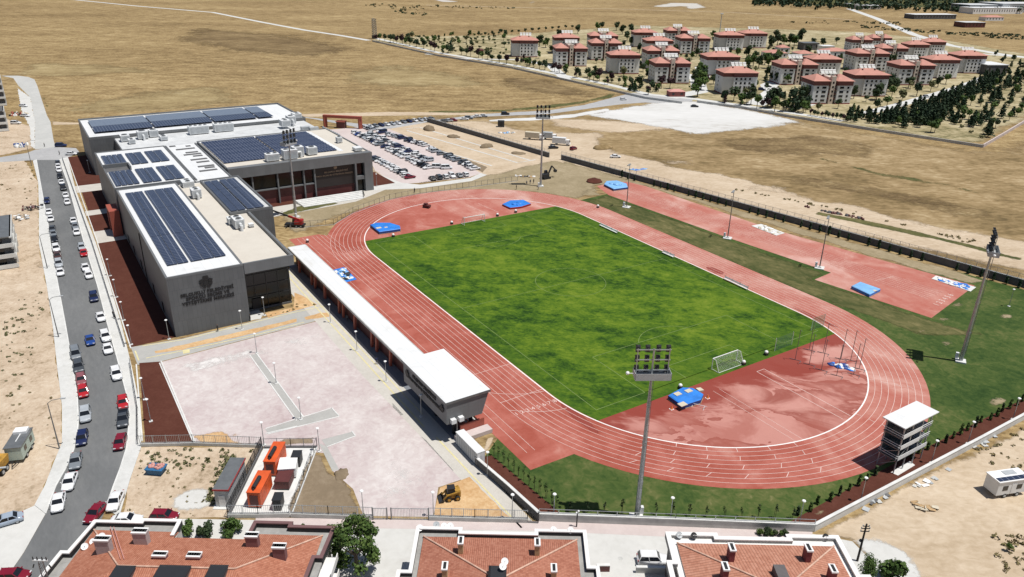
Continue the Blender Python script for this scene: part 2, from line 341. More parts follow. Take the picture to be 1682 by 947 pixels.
def soften(key, ns=0.25):
    # the same ground material, fading out raggedly where the 'edge' attribute falls to 0
    if key in SOFT: return SOFT[key]
    m = MT[key].copy(); m.name = MT[key].name + '_ragged'; nt = m.node_tree; b = nt.nodes['Principled BSDF']
    at = nt.nodes.new('ShaderNodeAttribute'); at.attribute_name = 'edge'
    v = coords(nt); n1 = noise(nt, v, ns, 8, .75); n2 = noise(nt, v, ns * 7, 3, .6)
    a = mth(nt, 'ADD', mth(nt, 'MULTIPLY_ADD', at.outputs['Fac'], 1.9, -0.45), mth(nt, 'ADD', mth(nt, 'MULTIPLY', mth(nt, 'SUBTRACT', n1, .5), 2.6), mth(nt, 'MULTIPLY', mth(nt, 'SUBTRACT', n2, .5), 1.0)))
    lnk(nt, smooth(nt, a, .15, .95), b.inputs['Alpha']); SOFT[key] = m; return m
def soft_sheet(name, pts, z, mat, d, wob=1.0, step=4, seed=1, ns=.25):
    # a grid clipped to the outline; 'edge' rises from 0 at the outline to 1 at depth d
    pts = wobble(pts, wob, max(step, 2), seed) if wob else pts; n = len(pts)
    xs = [p[0] for p in pts]; ys = [p[1] for p in pts]; x0, y0 = min(xs), min(ys); g = max(d * .7, (max(xs) - x0) / 64, (max(ys) - y0) / 64)
    nx, ny = int((max(xs) - x0) / g) + 2, int((max(ys) - y0) / g) + 2; seg = [(pts[i][0], pts[i][1], pts[(i + 1) % n][0], pts[(i + 1) % n][1]) for i in range(n)]
    val = {}
    for i in range(nx):
        for j in range(ny):
            x, y = x0 + i * g, y0 + j * g; ins = False; best = 1e18
            for ax, ay, bx, by in seg:
                if (ay > y) != (by > y) and x < (bx - ax) * (y - ay) / (by - ay) + ax: ins = not ins
                dx, dy = bx - ax, by - ay; q = dx * dx + dy * dy; t = 0 if q == 0 else max(0, min(1, ((x - ax) * dx + (y - ay) * dy) / q)); e = (x - ax - t * dx) ** 2 + (y - ay - t * dy) ** 2
                if e < best: best = e
            val[i, j] = min(1.0, math.sqrt(best) / d) if ins else 0.0
    idx = {}; V = []; E = []; Fc = []
    def vid(i, j):
        if (i, j) not in idx: idx[i, j] = len(V); V.append((x0 + i * g, y0 + j * g, z)); E.append(val[i, j])
        return idx[i, j]
    for i in range(nx - 1):
        for j in range(ny - 1):
            if max(val[i, j], val[i + 1, j], val[i + 1, j + 1], val[i, j + 1]) > 0: Fc.append((vid(i, j), vid(i + 1, j), vid(i + 1, j + 1), vid(i, j + 1)))
    me = bpy.data.meshes.new(name); me.from_pydata(V, [], Fc); at = me.attributes.new('edge', 'FLOAT', 'POINT')
    for i, e in enumerate(E): at.data[i].value = e
    me.materials.append(soften(mat, ns)); me.update(); o = link(bpy.data.objects.new(name, me)); o['kind'] = 'structure'; return o
def ribbon(pts, w, z, mb=None, off=0.0):
    # a strip of width w along a polyline
    mb = mb or MB(); n = len(pts); l = []; r = []
    for i in range(n):
        a = Vector(pts[max(0, i - 1)]); b = Vector(pts[min(n - 1, i + 1)]); d = (b - a).normalized(); nn = Vector((-d.y, d.x)); p = Vector(pts[i]) + nn * off
        q = p + nn * w / 2; l.append((q.x, q.y, z)); q = p - nn * w / 2; r.append((q.x, q.y, z))
    mb.add(l + r, [(n + i, n + i + 1, i + 1, i) for i in range(n - 1)]); return mb
ORD = ['first', 'second', 'third', 'fourth', 'fifth', 'sixth', 'seventh', 'eighth', 'ninth', 'tenth', 'eleventh', 'twelfth', 'thirteenth', 'fourteenth', 'fifteenth', 'sixteenth',
       'seventeenth', 'eighteenth', 'nineteenth', 'twentieth', 'twenty-first', 'twenty-second', 'twenty-third', 'twenty-fourth', 'twenty-fifth', 'twenty-sixth', 'twenty-seventh',
       'twenty-eighth', 'twenty-ninth', 'thirtieth', 'thirty-first', 'thirty-second', 'thirty-third', 'thirty-fourth', 'thirty-fifth', 'thirty-sixth', 'thirty-seventh', 'thirty-eighth', 'thirty-ninth', 'fortieth',
       'forty-first', 'forty-second', 'forty-third', 'forty-fourth', 'forty-fifth', 'forty-sixth', 'forty-seventh', 'forty-eighth', 'forty-ninth', 'fiftieth']
def text_mesh(body, size, mat, depth=.05, align='CENTER', bold=.0, space=1.0):
    c = bpy.data.curves.new('lettering', 'FONT'); c.body = body; c.size = size; c.extrude = depth; c.align_x = align; c.space_character = 1.12; c.offset = bold; c.space_line = space
    o = bpy.data.objects.new('lettering', c); COL.objects.link(o)
    dg = bpy.context.evaluated_depsgraph_get(); me = bpy.data.meshes.new_from_object(o.evaluated_get(dg))
    bpy.data.objects.remove(o); me.materials.clear(); me.materials.append(MT[mat]); return me

# ------------------------------------------------------------------ the setting: ground, roads, paths
sheet('ground', [(-6000, -5000), (4000, -5000), (4000, 6000), (-6000, 6000)], 0.0, 'field')
# rougher, sparser grass on the building land to the right of the compound
soft_sheet('rough_ground', PL((560, 190), (760, 186), (945, 178), (1130, 168), (1300, 193), (1480, 222), (1615, 243), (1720, 180), (1900, 300), (1900, 520), (1682, 480), (1390, 392), (922, 268), (700, 212)), .01, 'scrubfield', 22, 1.5, 6, 3, 0.06)
soft_sheet('pale_grass', PL((60, 200), (75, 165), (200, 150), (330, 138), (420, 135), (440, 165), (330, 185), (140, 196)), .008, 'palegrass', 32, 4, 10, 61, .05)
soft_sheet('pale_grass', PL((0, 125), (30, 100), (180, 102), (320, 118), (180, 124), (60, 130)), .008, 'palegrass', 21, 4, 10, 62, .05)
soft_sheet('pale_grass', PL((520, 120), (640, 95), (800, 125), (880, 150), (700, 150), (560, 145)), .008, 'palegrass', 36, 4, 10, 63, .04)
soft_sheet('dark_grass', PL((800, 120), (900, 125), (1010, 150), (990, 165), (860, 160), (780, 140)), .009, 'darkgrass', 28, 4, 10, 64, .04)
soft_sheet('dark_grass', PL((300, 40), (500, 55), (620, 80), (560, 100), (380, 90), (250, 70)), .009, 'darkgrass', 46, 5, 14, 65, .03)
soft_sheet('green_verge', PL((700, 181), (830, 179), (960, 164), (1015, 150), (1010, 160), (940, 174), (830, 184), (700, 187)), .022, 'lawn_dry', 4, 1, 6, 66, .12)
soft_sheet('green_verge', PL((1335, 252), (1450, 282), (1560, 300), (1682, 330), (1682, 336), (1560, 308), (1440, 290), (1330, 258)), .022, 'lawn_dry', 6, 1, 6, 67, .15)
soft_sheet('green_verge', PL((1330, 352), (1430, 372), (1560, 400), (1682, 432), (1682, 424), (1560, 392), (1440, 364), (1340, 345)), .030, 'lawn_dry', 2.0, .6, 4, 68, .25)
soft_sheet('green_verge', PL((67, 150), (62, 135), (72, 150), (80, 175), (86, 198), (80, 196)), .022, 'lawn_dry', 1.6, .5, 4, 69, .25)
soft_sheet('bleached_soil', PL((1070, 258), (1150, 260), (1170, 272), (1100, 276)), .022, 'sand', 9, 1, 5, 70, .15)
soft_sheet('bleached_soil', PL((1180, 300), (1300, 300), (1330, 325), (1230, 318)), .022, 'sand', 9, 1, 5, 71, .15)
soft_sheet('dark_grass', PL((1150, 225), (1330, 215), (1500, 245), (1450, 265), (1300, 262), (1180, 250)), .023, 'darkgrass', 18, 3, 8, 72, .06)
soft_sheet('dark_grass', PL((1240, 275), (1420, 300), (1660, 345), (1650, 375), (1450, 330), (1260, 300)), .023, 'darkgrass', 12, 2, 6, 73, .08)
# sandy track strip outside the boundary wall and the bare land behind the car park
soft_sheet('dirt_road', PL((590, 205), (700, 199), (800, 196), (870, 214), (1000, 217), (990, 236), (1025, 250), (1085, 262), (1110, 271), (1210, 288), (1300, 313), (1345, 327), (1420, 335), (1480, 355), (1560, 373), (1682, 391), (1760, 401), (1760, 460), (1682, 448), (1560, 425), (1390, 385), (1240, 345), (1100, 306), (960, 292), (880, 305), (790, 292), (700, 300), (600, 312), (480, 345), (455, 352), (455, 330), (612, 300), (560, 215)), .02, 'sand', 6, 1.0, 4, 5, 0.15)
soft_sheet('bare_soil', PL((880, 190), (1020, 196), (1130, 205), (1110, 214), (1010, 222), (960, 216), (900, 208)), .026, 'sand', 9, 1.2, 4, 9, 0.15)
# bare ground inside the far end of the compound
soft_sheet('worn_soil', PL((455, 352), (480, 345), (600, 312), (700, 300), (790, 288), (900, 262), (925, 264), (1000, 283), (1060, 300), (985, 306), (955, 330), (880, 318), (760, 314), (660, 330), (560, 356), (500, 385), (470, 385)), .030, 'olive_dirt', 4, .8, 3, 6, 0.3)
# lots left of the street
sheet('building_lot', PL((-260, 262), (40, 262), (62, 300), (64, 400), (77, 470), (87, 537), (94, 602), (102, 667), (102, 728), (89, 759), (74, 798), (57, 830), (22, 846), (-40, 856), (-400, 856)), .02, 'lotdirt', .35, 2, 8)
soft_sheet('far_lot', PL((-260, 262), (-260, 190), (0, 190), (60, 208), (57, 244), (0, 256)), .02, 'lotdirt', 2, .35, 3, 8, 0.3)
soft_sheet('track_path', PL((85, 205), (140, 204), (140, 201), (84, 199)), .03, 'sand', 1.2, .3, 3, 4, 0.3)
soft_sheet('far_path', PL((480, 187), (640, 183), (800, 185), (800, 189), (640, 190), (500, 192)), .03, 'sand', 1.5, .3, 4, 4, 0.3)
L_EDGE = [(60, 262), (66.5, 300), (73, 336), (79, 367.5), (84, 408), (94, 460), (107, 530), (117.5, 590), (127, 650), (129, 690), (126.5, 718), (121, 740), (108, 770), (92, 798), (75, 844), (39, 908), (17, 940), (-10, 975), (-60, 1040)]
R_EDGE = [(97, 262), (112, 302), (138.5, 400), (160, 468), (176, 530), (192.4, 588), (207, 643), (212.5, 668), (213, 690), (208, 737), (198, 769), (187, 798), (174, 835), (160, 870), (122, 947), (102, 985), (80, 1040)]
sheet('road', PL(*L_EDGE) + PL(*R_EDGE)[::-1], .030, 'asphalt')
sheet('crossing_road', PL((-60, 258), (0, 258), (44, 251), (57, 246), (90, 241), (125, 243), (130, 249), (118, 256), (97, 262.5), (60, 262.5), (0, 266), (-60, 267)), .034, 'asphalt_far')
sheet('old_road', PL((57.4, 245), (57.6, 200), (50, 160), (30, 140), (22, 128), (2, 124), (30, 124), (46, 126), (56.6, 130), (61.5, 141), (67.5, 160), (77, 189), (83, 200), (88, 230), (92, 242)), .030, 'asphalt_old')
sheet('road_shoulder', PL((29, 144.5), (50, 160), (57.5, 200), (57.3, 244), (50, 240), (50, 210), (36, 184), (31, 158)), .028, 'pave_white', .3, 2, 3)
# pavements with a real kerb
def raised(name, pts, h, mat): return struct(name, MB().prism([(p[0], p[1]) for p in pts], 0.0, h), mat)
lp = PL(*L_EDGE[:15]); lo = PL((54, 264), (63, 300), (64, 340), (64, 400), (77, 470), (87, 537), (94, 602), (102, 667), (102, 728), (89, 759), (74, 798), (57, 830))
raised('left_pavement', lp + lo[::-1], .14, 'pave')
rp = PL(*R_EDGE[:13]); ro = PL((111, 258), (125, 314), (158, 400), (180, 467), (199, 530), (216, 600), (230, 667), (232, 735), (226, 752), (214, 787), (203, 825), (196, 850))
raised('right_pavement', rp + ro[::-1], .14, 'pave')
kb = MB()
for e, sgn in ((L_EDGE[:15], 1), (R_EDGE[:13], -1)):
    pts = PL(*e)
    for a, b in zip(pts, pts[1:]): kb.bar((*a, .085), (*b, .085), .22, .17)
struct('kerb', kb, 'concrete_w')
sheet('street_corner', PL((-200, 856), (-40, 856), (22, 846), (57, 830), (75, 843.5), (39, 907.5), (17, 939.5), (-10, 974), (-300, 1000)), .036, 'pave_white')
# bottom street of pale concrete with a pink footway along the wall
sheet('street', PL((196, 850), (640, 858), (885, 861), (1335, 877), (1400, 889), (1440, 930), (1500, 1010), (1500, 1300), (-100, 1300), (102, 984), (122, 947), (160, 869)), .028, 'pave_white')
sheet('footway', PL((420, 850), (640, 853), (885, 856), (1335, 872), (1332, 892), (885, 872), (640, 868), (420, 864)), .036, 'pave_pink')
# street end dirt on the right
soft_sheet('dirt_ground', PL((1332, 878), (1400, 840), (1480, 797), (1600, 738), (1682, 700), (1900, 600), (2400, 900), (1900, 1300), (1500, 1100), (1440, 930), (1400, 889)), .032, 'sand', 1.5, .5, 3, 12, 0.4)
soft_sheet('concrete_patch', PL((1392, 880), (1440, 878), (1500, 905), (1525, 940), (1540, 1000), (1450, 1000)), .040, 'pave_white', 2.0, .5, 2, 13, 0.3)
# lots inside the compound
sheet('weedy_lot', PL((231, 734), (433, 735), (377, 850), (200, 850), (214, 787)), .02, 'lotdirt', .2, 2, 14)
soft_sheet('spilt_cement', PL((285, 815), (320, 795), (352, 798), (355, 825), (330, 843), (275, 840)), .026, 'pave_white', 1.6, .5, 1.5, 15, 0.4)
sheet('generator_yard', PL((434, 734), (522, 734), (478, 849), (376, 849)), .024, 'concrete_w')
soft_sheet('brown_mound_ground', PL((509, 744), (530, 745), (543, 775), (562, 782), (580, 803), (597, 846), (474, 848), (471, 832)), .026, 'brown_dirt', 1, .25, 1.5, 16, 0.5)
sheet('plaza', PL((262, 595), (545, 521), (586, 574.6), (620, 610), (645, 637), (690, 684), (722, 716), (771, 783), (720, 800), (712, 849), (597, 847), (580, 803), (545, 772), (532, 744), (434, 734), (318, 726)), .020, 'plaza')
sheet('skid_loader_soil', PL((771, 783), (722, 801), (714, 846), (836, 849)), .028, 'orange_dirt', .12, 1.2, 17)
for k, (pp, zz) in enumerate(((((310, 717), (365, 706), (388, 722), (420, 734), (330, 731)), .030), (((375, 712), (393, 710), (395, 716), (380, 720)), .030), (((455, 724), (470, 717), (515, 717), (520, 731), (465, 733)), .030))):
    soft_sheet('sand_spill', PL(*pp), zz, 'orange_dirt' if k < 2 else 'brown_dirt', .9, .3, 1.2, 20 + k, .6)
soft_sheet('cement_wash', PL((560, 600), (600, 640), (640, 690), (700, 760), (705, 840), (615, 845), (630, 780), (600, 700), (540, 640)), .024, 'plaza_white', 5.5, .8, 3, 81, .2)
soft_sheet('cement_wash', PL((268, 600), (420, 570), (540, 540), (530, 560), (420, 590), (300, 620)), .024, 'plaza_white', 3.5, .6, 3, 82, .2)
# plaza drains / paved fingers
sheet('paved_strip', PL((412, 583), (421, 581), (498, 683), (488, 690)), .028, 'pave_grey')
sheet('paved_strip', PL((436, 705), (545, 671), (556, 683), (440, 712)), .032, 'pave_grey')
sheet('paved_strip', PL((528, 722), (578, 709), (583, 716), (536, 733)), .032, 'pave_grey')
sheet('paved_strip', PL((524, 728), (537, 733), (557, 771), (546, 774)), .028, 'pave_grey')
fr = MB()
for a, b in (((411, 584), (487, 691)), ((422, 581), (498, 684)), ((436, 712), (488, 700)), ((436, 704), (545, 670)), ((545, 670), (557, 683)), ((440, 713), (557, 684)), ((262, 596), (318, 727)), ((578, 708), (584, 716)), ((584, 716), (537, 734))):
    fr.bar((*P(*a), .04), (*P(*b), .04), .22, .08)
struct('edging', fr, 'concrete_w')
# the walk between the building and the plaza
sheet('walk', PL((215, 570), (300, 556), (410, 529), (482, 509), (545, 500), (549, 519), (262, 594), (226, 599)), .018, 'pave_grey')
sheet('soil_strip', PL((254, 577), (300, 566), (420, 539), (487, 523), (487, 528), (420, 546), (300, 574), (256, 580)), .026, 'orange_dirt', .15, 1.2, 22)
sheet('soil_bed', PL((436, 514), (482, 505), (484, 480), (500, 487), (521, 500), (440, 522)), .026, 'orange_dirt', .1, 1.2, 23)
sheet('soil_bed', PL((500, 521), (525, 514), (540, 513), (541, 520), (503, 525)), .026, 'orange_dirt', .1, 1.2, 24)
sheet('cement_patch', PL((409, 512), (424, 508), (434, 516), (428, 523), (409, 527)), .030, 'pave_white', .15, 1, 25)
yl = MB()
for pts in (((234, 568), (300, 558), (482, 513), (545, 500)), ((240, 588), (300, 576), (420, 550), (500, 529)), ((222, 576), (228, 592))): ribbon(PL(*pts), .28, .034, yl)
yl.poly([(*p, .036) for p in PL((300, 575), (311, 573), (312, 579), (301, 581))])
struct('tactile_line', yl, 'yellow_line')
# path beside the grandstand
CPX = PL((484, 450), (545, 510), (600, 566), (645, 612), (690, 655), (726, 695)); 
sheet('grandstand_path', [(-45, -64.2), (-14, -64.4), (18, -64.6), (42, -64.0), (72, -63.6), (72, -59.4), (-45, -59.2)], .024, 'pave_tan')
yl = MB()
ribbon([(-44, -61.6), (10, -62.0), (40, -62.2)], .3, .036, yl); ribbon([(44, -61.8), (71, -61.6)], .3, .036, yl); ribbon([(-44, -60.4), (12, -60.6), (36, -60.6)], .22, .036, yl)
struct('tactile_line', yl, 'yellow_line')
sheet('shaded_stand_floor', [(-47, -59.3), (47.5, -59.6), (47.5, -52.8), (-47, -52.8)], .036, 'floor_shade')  # floor drawn out to the canopy's shadow edge, with the shade painted in
soft_sheet('stand_end_soil', PL((790, 745), (800, 720), (816, 712), (812, 726), (800, 742), (793, 758)), .034, 'sand', 0.6, .2, 1.2, 27, 0.6)
# red mulch beds along the street front
for a, b, c in ((-203, -156.4, -90), (-147.2, -124, -90), (-118.6, -101.5, -90), (-90.2, -18.6, -90)):
    k = -101.6 if a > -95 else -100.2
    sheet('mulch_bed', [(a, -99.3 if a < -140 else -100.4), (b, -99.6 if b < -120 else -102.0 if b > -20 else -100.5), (b, c), (a, c)], .03, 'mulch')
for a, b in ((-156.4, -147.2), (-124, -118.6), (-101.5, -90.2)):
    sheet('entrance_path', [(a, -100.6), (b, -100.7), (b, -90), (a, -90)], .034, 'pave_tan')
sheet('mulch_bed', [(-10.4, -101.6), (-8.9, -97.9), (24.2, -98.1), (20.2, -105.2)], .03, 'mulch')
ed = MB(); ed.bar((-9, -97.7, .05), (24.2, -97.9, .05), .25, .1); ed.bar((-203, -99.2, .06), (-90, -100.5, .06), .25, .12); ed.bar((-90, -100.6, .06), (-18, -102.1, .06), .25, .12); ed.bar((-10, -102.2, .06), (19, -105.5, .06), .25, .12)
struct('edging', ed, 'concrete_w')
# far block forecourt, steps, car park
sheet('forecourt', [(-104, -60), (-104, -10), (-100.5, -7), (-92, -22), (-88.5, -60)], .034, 'pave_tan')
sheet('mulch_bed', [(-103.9, -58), (-103.9, -19), (-100.2, -19), (-99.2, -58)], .040, 'mulch')
sheet('mulch_bed', [(-124, -10.6), (-106, -9.2), (-106.3, -1.0), (-124, -1.4)], .042, 'mulch')
sheet('car_park', PL((520, 214), (600, 208), (640, 212), (712, 240), (790, 284), (770, 291), (690, 300), (650, 302), (616, 280), (607, 260), (560, 230)), .030, 'pave_pink')
sheet('car_park_border', PL((617, 284), (660, 300), (690, 303), (772, 292), (790, 284), (800, 287), (775, 297), (690, 309), (612, 312)), .036, 'pave_white')
sheet('planting_strip', PL((702, 243), (712, 241), (800, 274), (793, 283)), .036, 'brown_dirt', .2, 2, 28)
ed = MB()
for e in (((667, 211), (690, 209), (870, 263)), ((668, 214), (850, 267), (880, 262)), ((705, 242), (808, 272))): ribbon(PL(*e), .9, .05, ed)
struct('edging', ed, 'pave_white')
# estate roads and the white gravel yard
soft_sheet('estate_ground', PL((600, 64), (636, 60), (840, 56), (1040, 41), (1270, 47), (1420, 52), (1560, 66), (1700, 90), (1760, 160), (1690, 198), (1612, 241), (1300, 192), (1138, 168), (1060, 161), (840, 111), (612, 67)), .02, 'estate', 8, 1.0, 10, 31, 0.1)
sheet('access_road', PL((480, 189), (590, 203), (640, 205), (720, 196), (800, 186.5), (900, 181), (960, 172), (1015, 158), (1040, 152), (1140, 162), (1130, 172), (1060, 168), (1010, 172), (900, 187), (800, 191), (700, 201), (640, 211), (600, 211)), .034, 'asphalt_far', .3, 5, 32)
soft_sheet('gravel_yard', PL((940, 188), (1010, 176), (1070, 166), (1140, 164), (1230, 178), (1337, 201), (1270, 212), (1145, 224), (1060, 208), (1010, 199)), .040, 'yard_white', 9, .8, 4, 33, 0.12)
soft_sheet('yard_lane', PL((800, 196), (880, 192), (945, 186), (1000, 176), (1004, 182), (945, 193), (880, 198), (800, 200)), .044, 'yard_white', 2.0, .4, 4, 34, 0.2)
for k, e in enumerate((((612, 63), (720, 88), (840, 108), (1000, 141), (1060, 156), (1140, 164), (1220, 175), (1380, 200)),)):
    struct('estate_road', ribbon(PL(*e), 5.5, .05, off=4.0), 'pave')
for e, w in ((((1100, 160), (1150, 150), (1145, 130), (1120, 120)), 12), (((1240, 172), (1270, 150), (1262, 140), (1290, 128)), 13), (((1300, 178), (1330, 170)), 9), (((930, 130), (905, 108), (870, 100)), 9), (((1420, 186), (1480, 171), (1580, 142), (1620, 126)), 8),
             (((860, 98), (760, 96), (700, 88)), 6), (((1150, 110), (1158, 122), (1150, 135)), 10)):
    struct('estate_road', ribbon(PL(*e), w * .85, .045), 'pave')
# far country roads and the pale channel over the plain
struct('country_road', ribbon(PL((1395, 14), (1440, 30), (1500, 56), (1560, 74), (1640, 88), (1760, 104)), 11, .05), 'pave')
struct('country_road', ribbon(PL((1590, 86), (1682, 94), (1760, 100)), 8, .056), 'pave')
struct('canal_path', ribbon(PL((60, -8), (130, 0), (230, 10), (350, 20), (430, 36), (500, 49), (560, 58), (606, 66)), 6, .05), 'pave')
struct('country_road', ribbon(PL((700, 8), (860, 12), (1000, 14), (1200, 20), (1400, 32)), 5, .05), 'sand')
for pp, s in ((((1065, 10), (1100, 4), (1150, 5), (1165, 12), (1130, 16), (1120, 10), (1090, 12)), 41), (((866, 3), (880, -3), (884, 2), (873, 11)), 42), (((690, -4), (720, -2), (760, 2), (730, 4)), 43)):
    soft_sheet('bare_quarry_ground', PL(*pp), .04, 'pave_tan', 12, 2, 12, s, .05)
soft_sheet('dark_heath', PL((1230, -8), (1900, -8), (1900, 22), (1500, 12), (1330, 6)), .03, 'lawn_dry', 20, 3, 25, 44, 0.03)

# ------------------------------------------------------------------ the stadium ground
def stad(R, L=84.39, n=48, cut=None):
    pts = []
    for s, a0 in ((1, -PI / 2), (-1, PI / 2)):
        for i in range(n + 1):
            a = a0 + PI * i / n; pts.append((s * L / 2 + math.cos(a) * R, math.sin(a) * R))
    return pts
sheet('lawn', [(-56, 45), (-57.5, 60), (-2, 63), (30, 72), (37, 84), (48, 96.5), (63.7, 99.5), (94.6, 104.5), (94.4, 0), (93.6, -25.2), (71.2, -57.8), (54, -58.6), (50, -53), (40, -45), (60, 0), (30, 40)], .020, 'lawn')
soft_sheet('dry_lawn', [(-55.5, 44.5), (-57, 59), (-30, 60), (0, 61.8), (31, 64), (31.5, 57.4), (50, 60), (61, 61.4), (75, 66), (66, 50), (52, 48), (30, 46)], .026, 'lawn_dry', 3, .5, 2.5, 50, 0.25)
soft_sheet('boundary_soil', [(-92, 63), (-104, 73), (-60, 80.5), (0, 89.2), (40, 95.4), (55, 97.6), (56, 90.8), (30, 86), (-60, 76.5), (-66, 70), (-68, 62), (-57, 56), (-60, 45)], .028, 'olive_dirt', 1.5, .5, 2.5, 51, 0.3)
struct('running_track', MB().poly([(x, y, .034) for x, y in stad(47.6)]), 'rubber')
sheet('straight_extension', [(-66.8, -52.8), (-66.8, -44), (-50, -30), (50, -30), (60.4, -43.2), (60.2, -52.8)], .038, 'rubber')
sheet('sprint_and_jump_area', [(-67, 61.6), (-68, 68), (-66, 75.5), (-58, 77.5), (-3, 79.8), (29.4, 85.6), (55.7, 90.8), (61.1, 61.7), (31.5, 57.1), (30.6, 65.2), (-2.7, 61.8), (-56, 58.2)], .034, 'rubber')
# watered half-moon at the near end
dn = [(54.4, -34.6)] + [(42.2 + math.cos(a) * 36.4, math.sin(a) * 36.4) for a in [(-71 + 142 * i / 40) * PI / 180 for i in range(41)]] + [(54.4, 34.6)]
sheet('near_half_moon', dn, .044, 'rubber_wet')
pt = [p for p in stad(36.25) if abs(p[0]) < 54.5]
lim = math.sqrt(36.25 ** 2 - (54.5 - 42.195) ** 2)
pitch = [(54.5, -lim), (54.5, lim)] + sorted([p for p in pt if p[1] > 0], key=lambda p: -p[0]) + [(-54.5, lim), (-54.5, -lim)] + sorted([p for p in pt if p[1] < 0], key=lambda p: p[0])
sheet('football_pitch', pitch, .048, 'turf')
for k, (x, y, rx, ry) in enumerate(((1551, 524, 2.2, 1.2), (1651, 519, 2.6, 1.4), (1556, 563, 2.4, 1.2), (1572, 501, 3.2, 1.0), (1510, 545, 2.6, .8), (1640, 660, 3.0, 1.2), (1350, 842, 1.8, .9))):
    c = P(x, y); soft_sheet('worn_lawn_patch', [(c[0] + math.cos(t * PI / 8) * (ry if t % 2 else ry * 1.3), c[1] + math.sin(t * PI / 8) * rx) for t in range(16)], .030 + .001 * k, 'olive_dirt', 1.4, .2, 1.5, 90 + k, .6)
# damp patches left on the lanes
for c, rx, ry, s in (((13.6, 38.6), 3.2, 1.6, 1), ((46.5, 37.6), 7.0, .9, 2), ((52, -36.6), 6.0, 1.1, 3)):
    pts = [(c[0] + rx * math.cos(t * PI / 12), c[1] + ry * math.sin(t * PI / 12)) for t in range(24)]
    soft_sheet('damp_patch', pts, .050, 'rubber_wet', .5, .15, .8, s, .8)
ln = MB()
def arcline(R, w, z, a0=None, a1=None):
    pts = stad(R, n=64); ribbon(pts + [pts[0]], w, z, ln)
for k in range(1, 9): arcline(36.5 + 1.22 * k, .08, .054)
for v in (-49.1, -50.7): ribbon([(-66, v), (56, v)], .07, .054, ln)
for k in range(9): ribbon([(-66 if k > 3 else -52, -36.5 - 1.22 * k), (-42, -36.5 - 1.22 * k)], .07, .056, ln)
for u in (28.5, 40.2): ribbon([(u, -36.6), (u, -46.3)], .10, .056, ln)
for a in (14, 22, 31, 39, 47, 55, -14, -38): 
    t = math.radians(a)
    for k in range(0, 8, 2):
        r0 = 36.5 + 1.22 * k; ribbon([(42.2 + math.cos(t) * r0, -abs(1) * math.sin(t) * r0), (42.2 + math.cos(t + .004 * k) * (r0 + 1.22), -math.sin(t + .004 * k) * (r0 + 1.22))], .1, .056, ln)
# curved break lines where the lanes are staggered
for cx_, r_ in ((62, 30), (75, 30)):
    ribbon([(36 + (i / 12) * 9 - (i / 12) ** 2 * 4 + (cx_ - 62) * .55, -46.3 + 9.8 * i / 12) for i in range(13)], .10, .056, ln)
# right-hand sprint lanes and runways
for k in range(7): 
    v = 67.6 + 1.22 * k; ribbon([(-60, v - 4.4), (-2.7, v - .2), (54, v + 4.2)], .07, .054, ln)
for v in (-8.2, -6.6): ribbon([(58, v), (78, v)], .07, .054, ln)
for v in (7.4, 5.2): ribbon([(57.2, v), (77.6, v)], .11, .054, ln)
ribbon([(57.2, 7.4), (57.2, 5.2)], .11, .056, ln)
for v in (9, 13): ribbon([(-70, v), (-58, v + 1.0)], .1, .044, ln)
ribbon([(41, 77.6), (40.2, 70.6)], .10, .056, ln)
ribbon([(-58, 62), (-60, 68)], .12, .056, ln)
struct('track_markings', ln, 'line')
kl = MB(); pts = stad(36.5, n=64); ribbon(pts + [pts[0]], .26, .060, kl)
struct('track_inner_edge', kl, 'kerbline')
tl = MB()
def rect(u0, v0, u1, v1): ribbon([(u0, v0), (u1, v0)], .13, .054, tl); ribbon([(u0, v1), (u1, v1)], .13, .054, tl); ribbon([(u0, v0), (u0, v1)], .13, .056, tl); ribbon([(u1, v0), (u1, v1)], .13, .056, tl)
rect(-51.5, -32.2, 51.5, 32.2); ribbon([(0, -32.2), (0, 32.2)], .13, .056, tl)
ribbon([(9.15 * math.cos(t * PI / 24), 9.15 * math.sin(t * PI / 24)) for t in range(49)], .13, .058, tl)
for s in (1, -1):
    rect(s * 35, -20.15, s * 51.5, 20.15); rect(s * 46, -9.16, s * 51.5, 9.16)
    ribbon([(s * (40.5 - 9.15 * math.cos(t)), 9.15 * math.sin(t)) for t in [(-53 + 106 * i / 16) * PI / 180 for i in range(17)]], .13, .058, tl)
struct('pitch_markings', tl, 'turfline')
for u, v, rz, sz, s in ((57.2, 74.8, -1.40, 1.4, 1), (45.4, -41.4, -1.57, .95, 2)):
    n = link(bpy.data.objects.new('lane_numbers', text_mesh('1 2 3 4 5 6' if s == 1 else '1 2 3 4 5 6 7 8', sz * 1.45, 'line', 0)));
    n.location = (u, v, .060); n.rotation_euler = (0, 0, rz + PI); n['kind'] = 'structure'
# mulch strips along the near walls
sheet('mulch_bed', [(52.5, -59.3), (70.6, -58.2), (71.4, -54.8), (53.5, -56.2)], .034, 'mulch')
sheet('mulch_bed', [(91.0, -27.0), (93.5, -25.5), (94.6, 40), (95, 104), (91.8, 103), (91.4, 40), (90.6, 0)], .034, 'mulch')
soft_sheet('green_verge', PL((452, 352), (486, 338), (548, 330), (560, 334), (505, 346), (470, 354)), .040, 'lawn_dry', 1.5, .5, 3, 75, .3)
sheet('tower_pad', PL((1463, 776), (1475, 781), (1503, 764), (1494, 757)), .050, 'concrete_w')

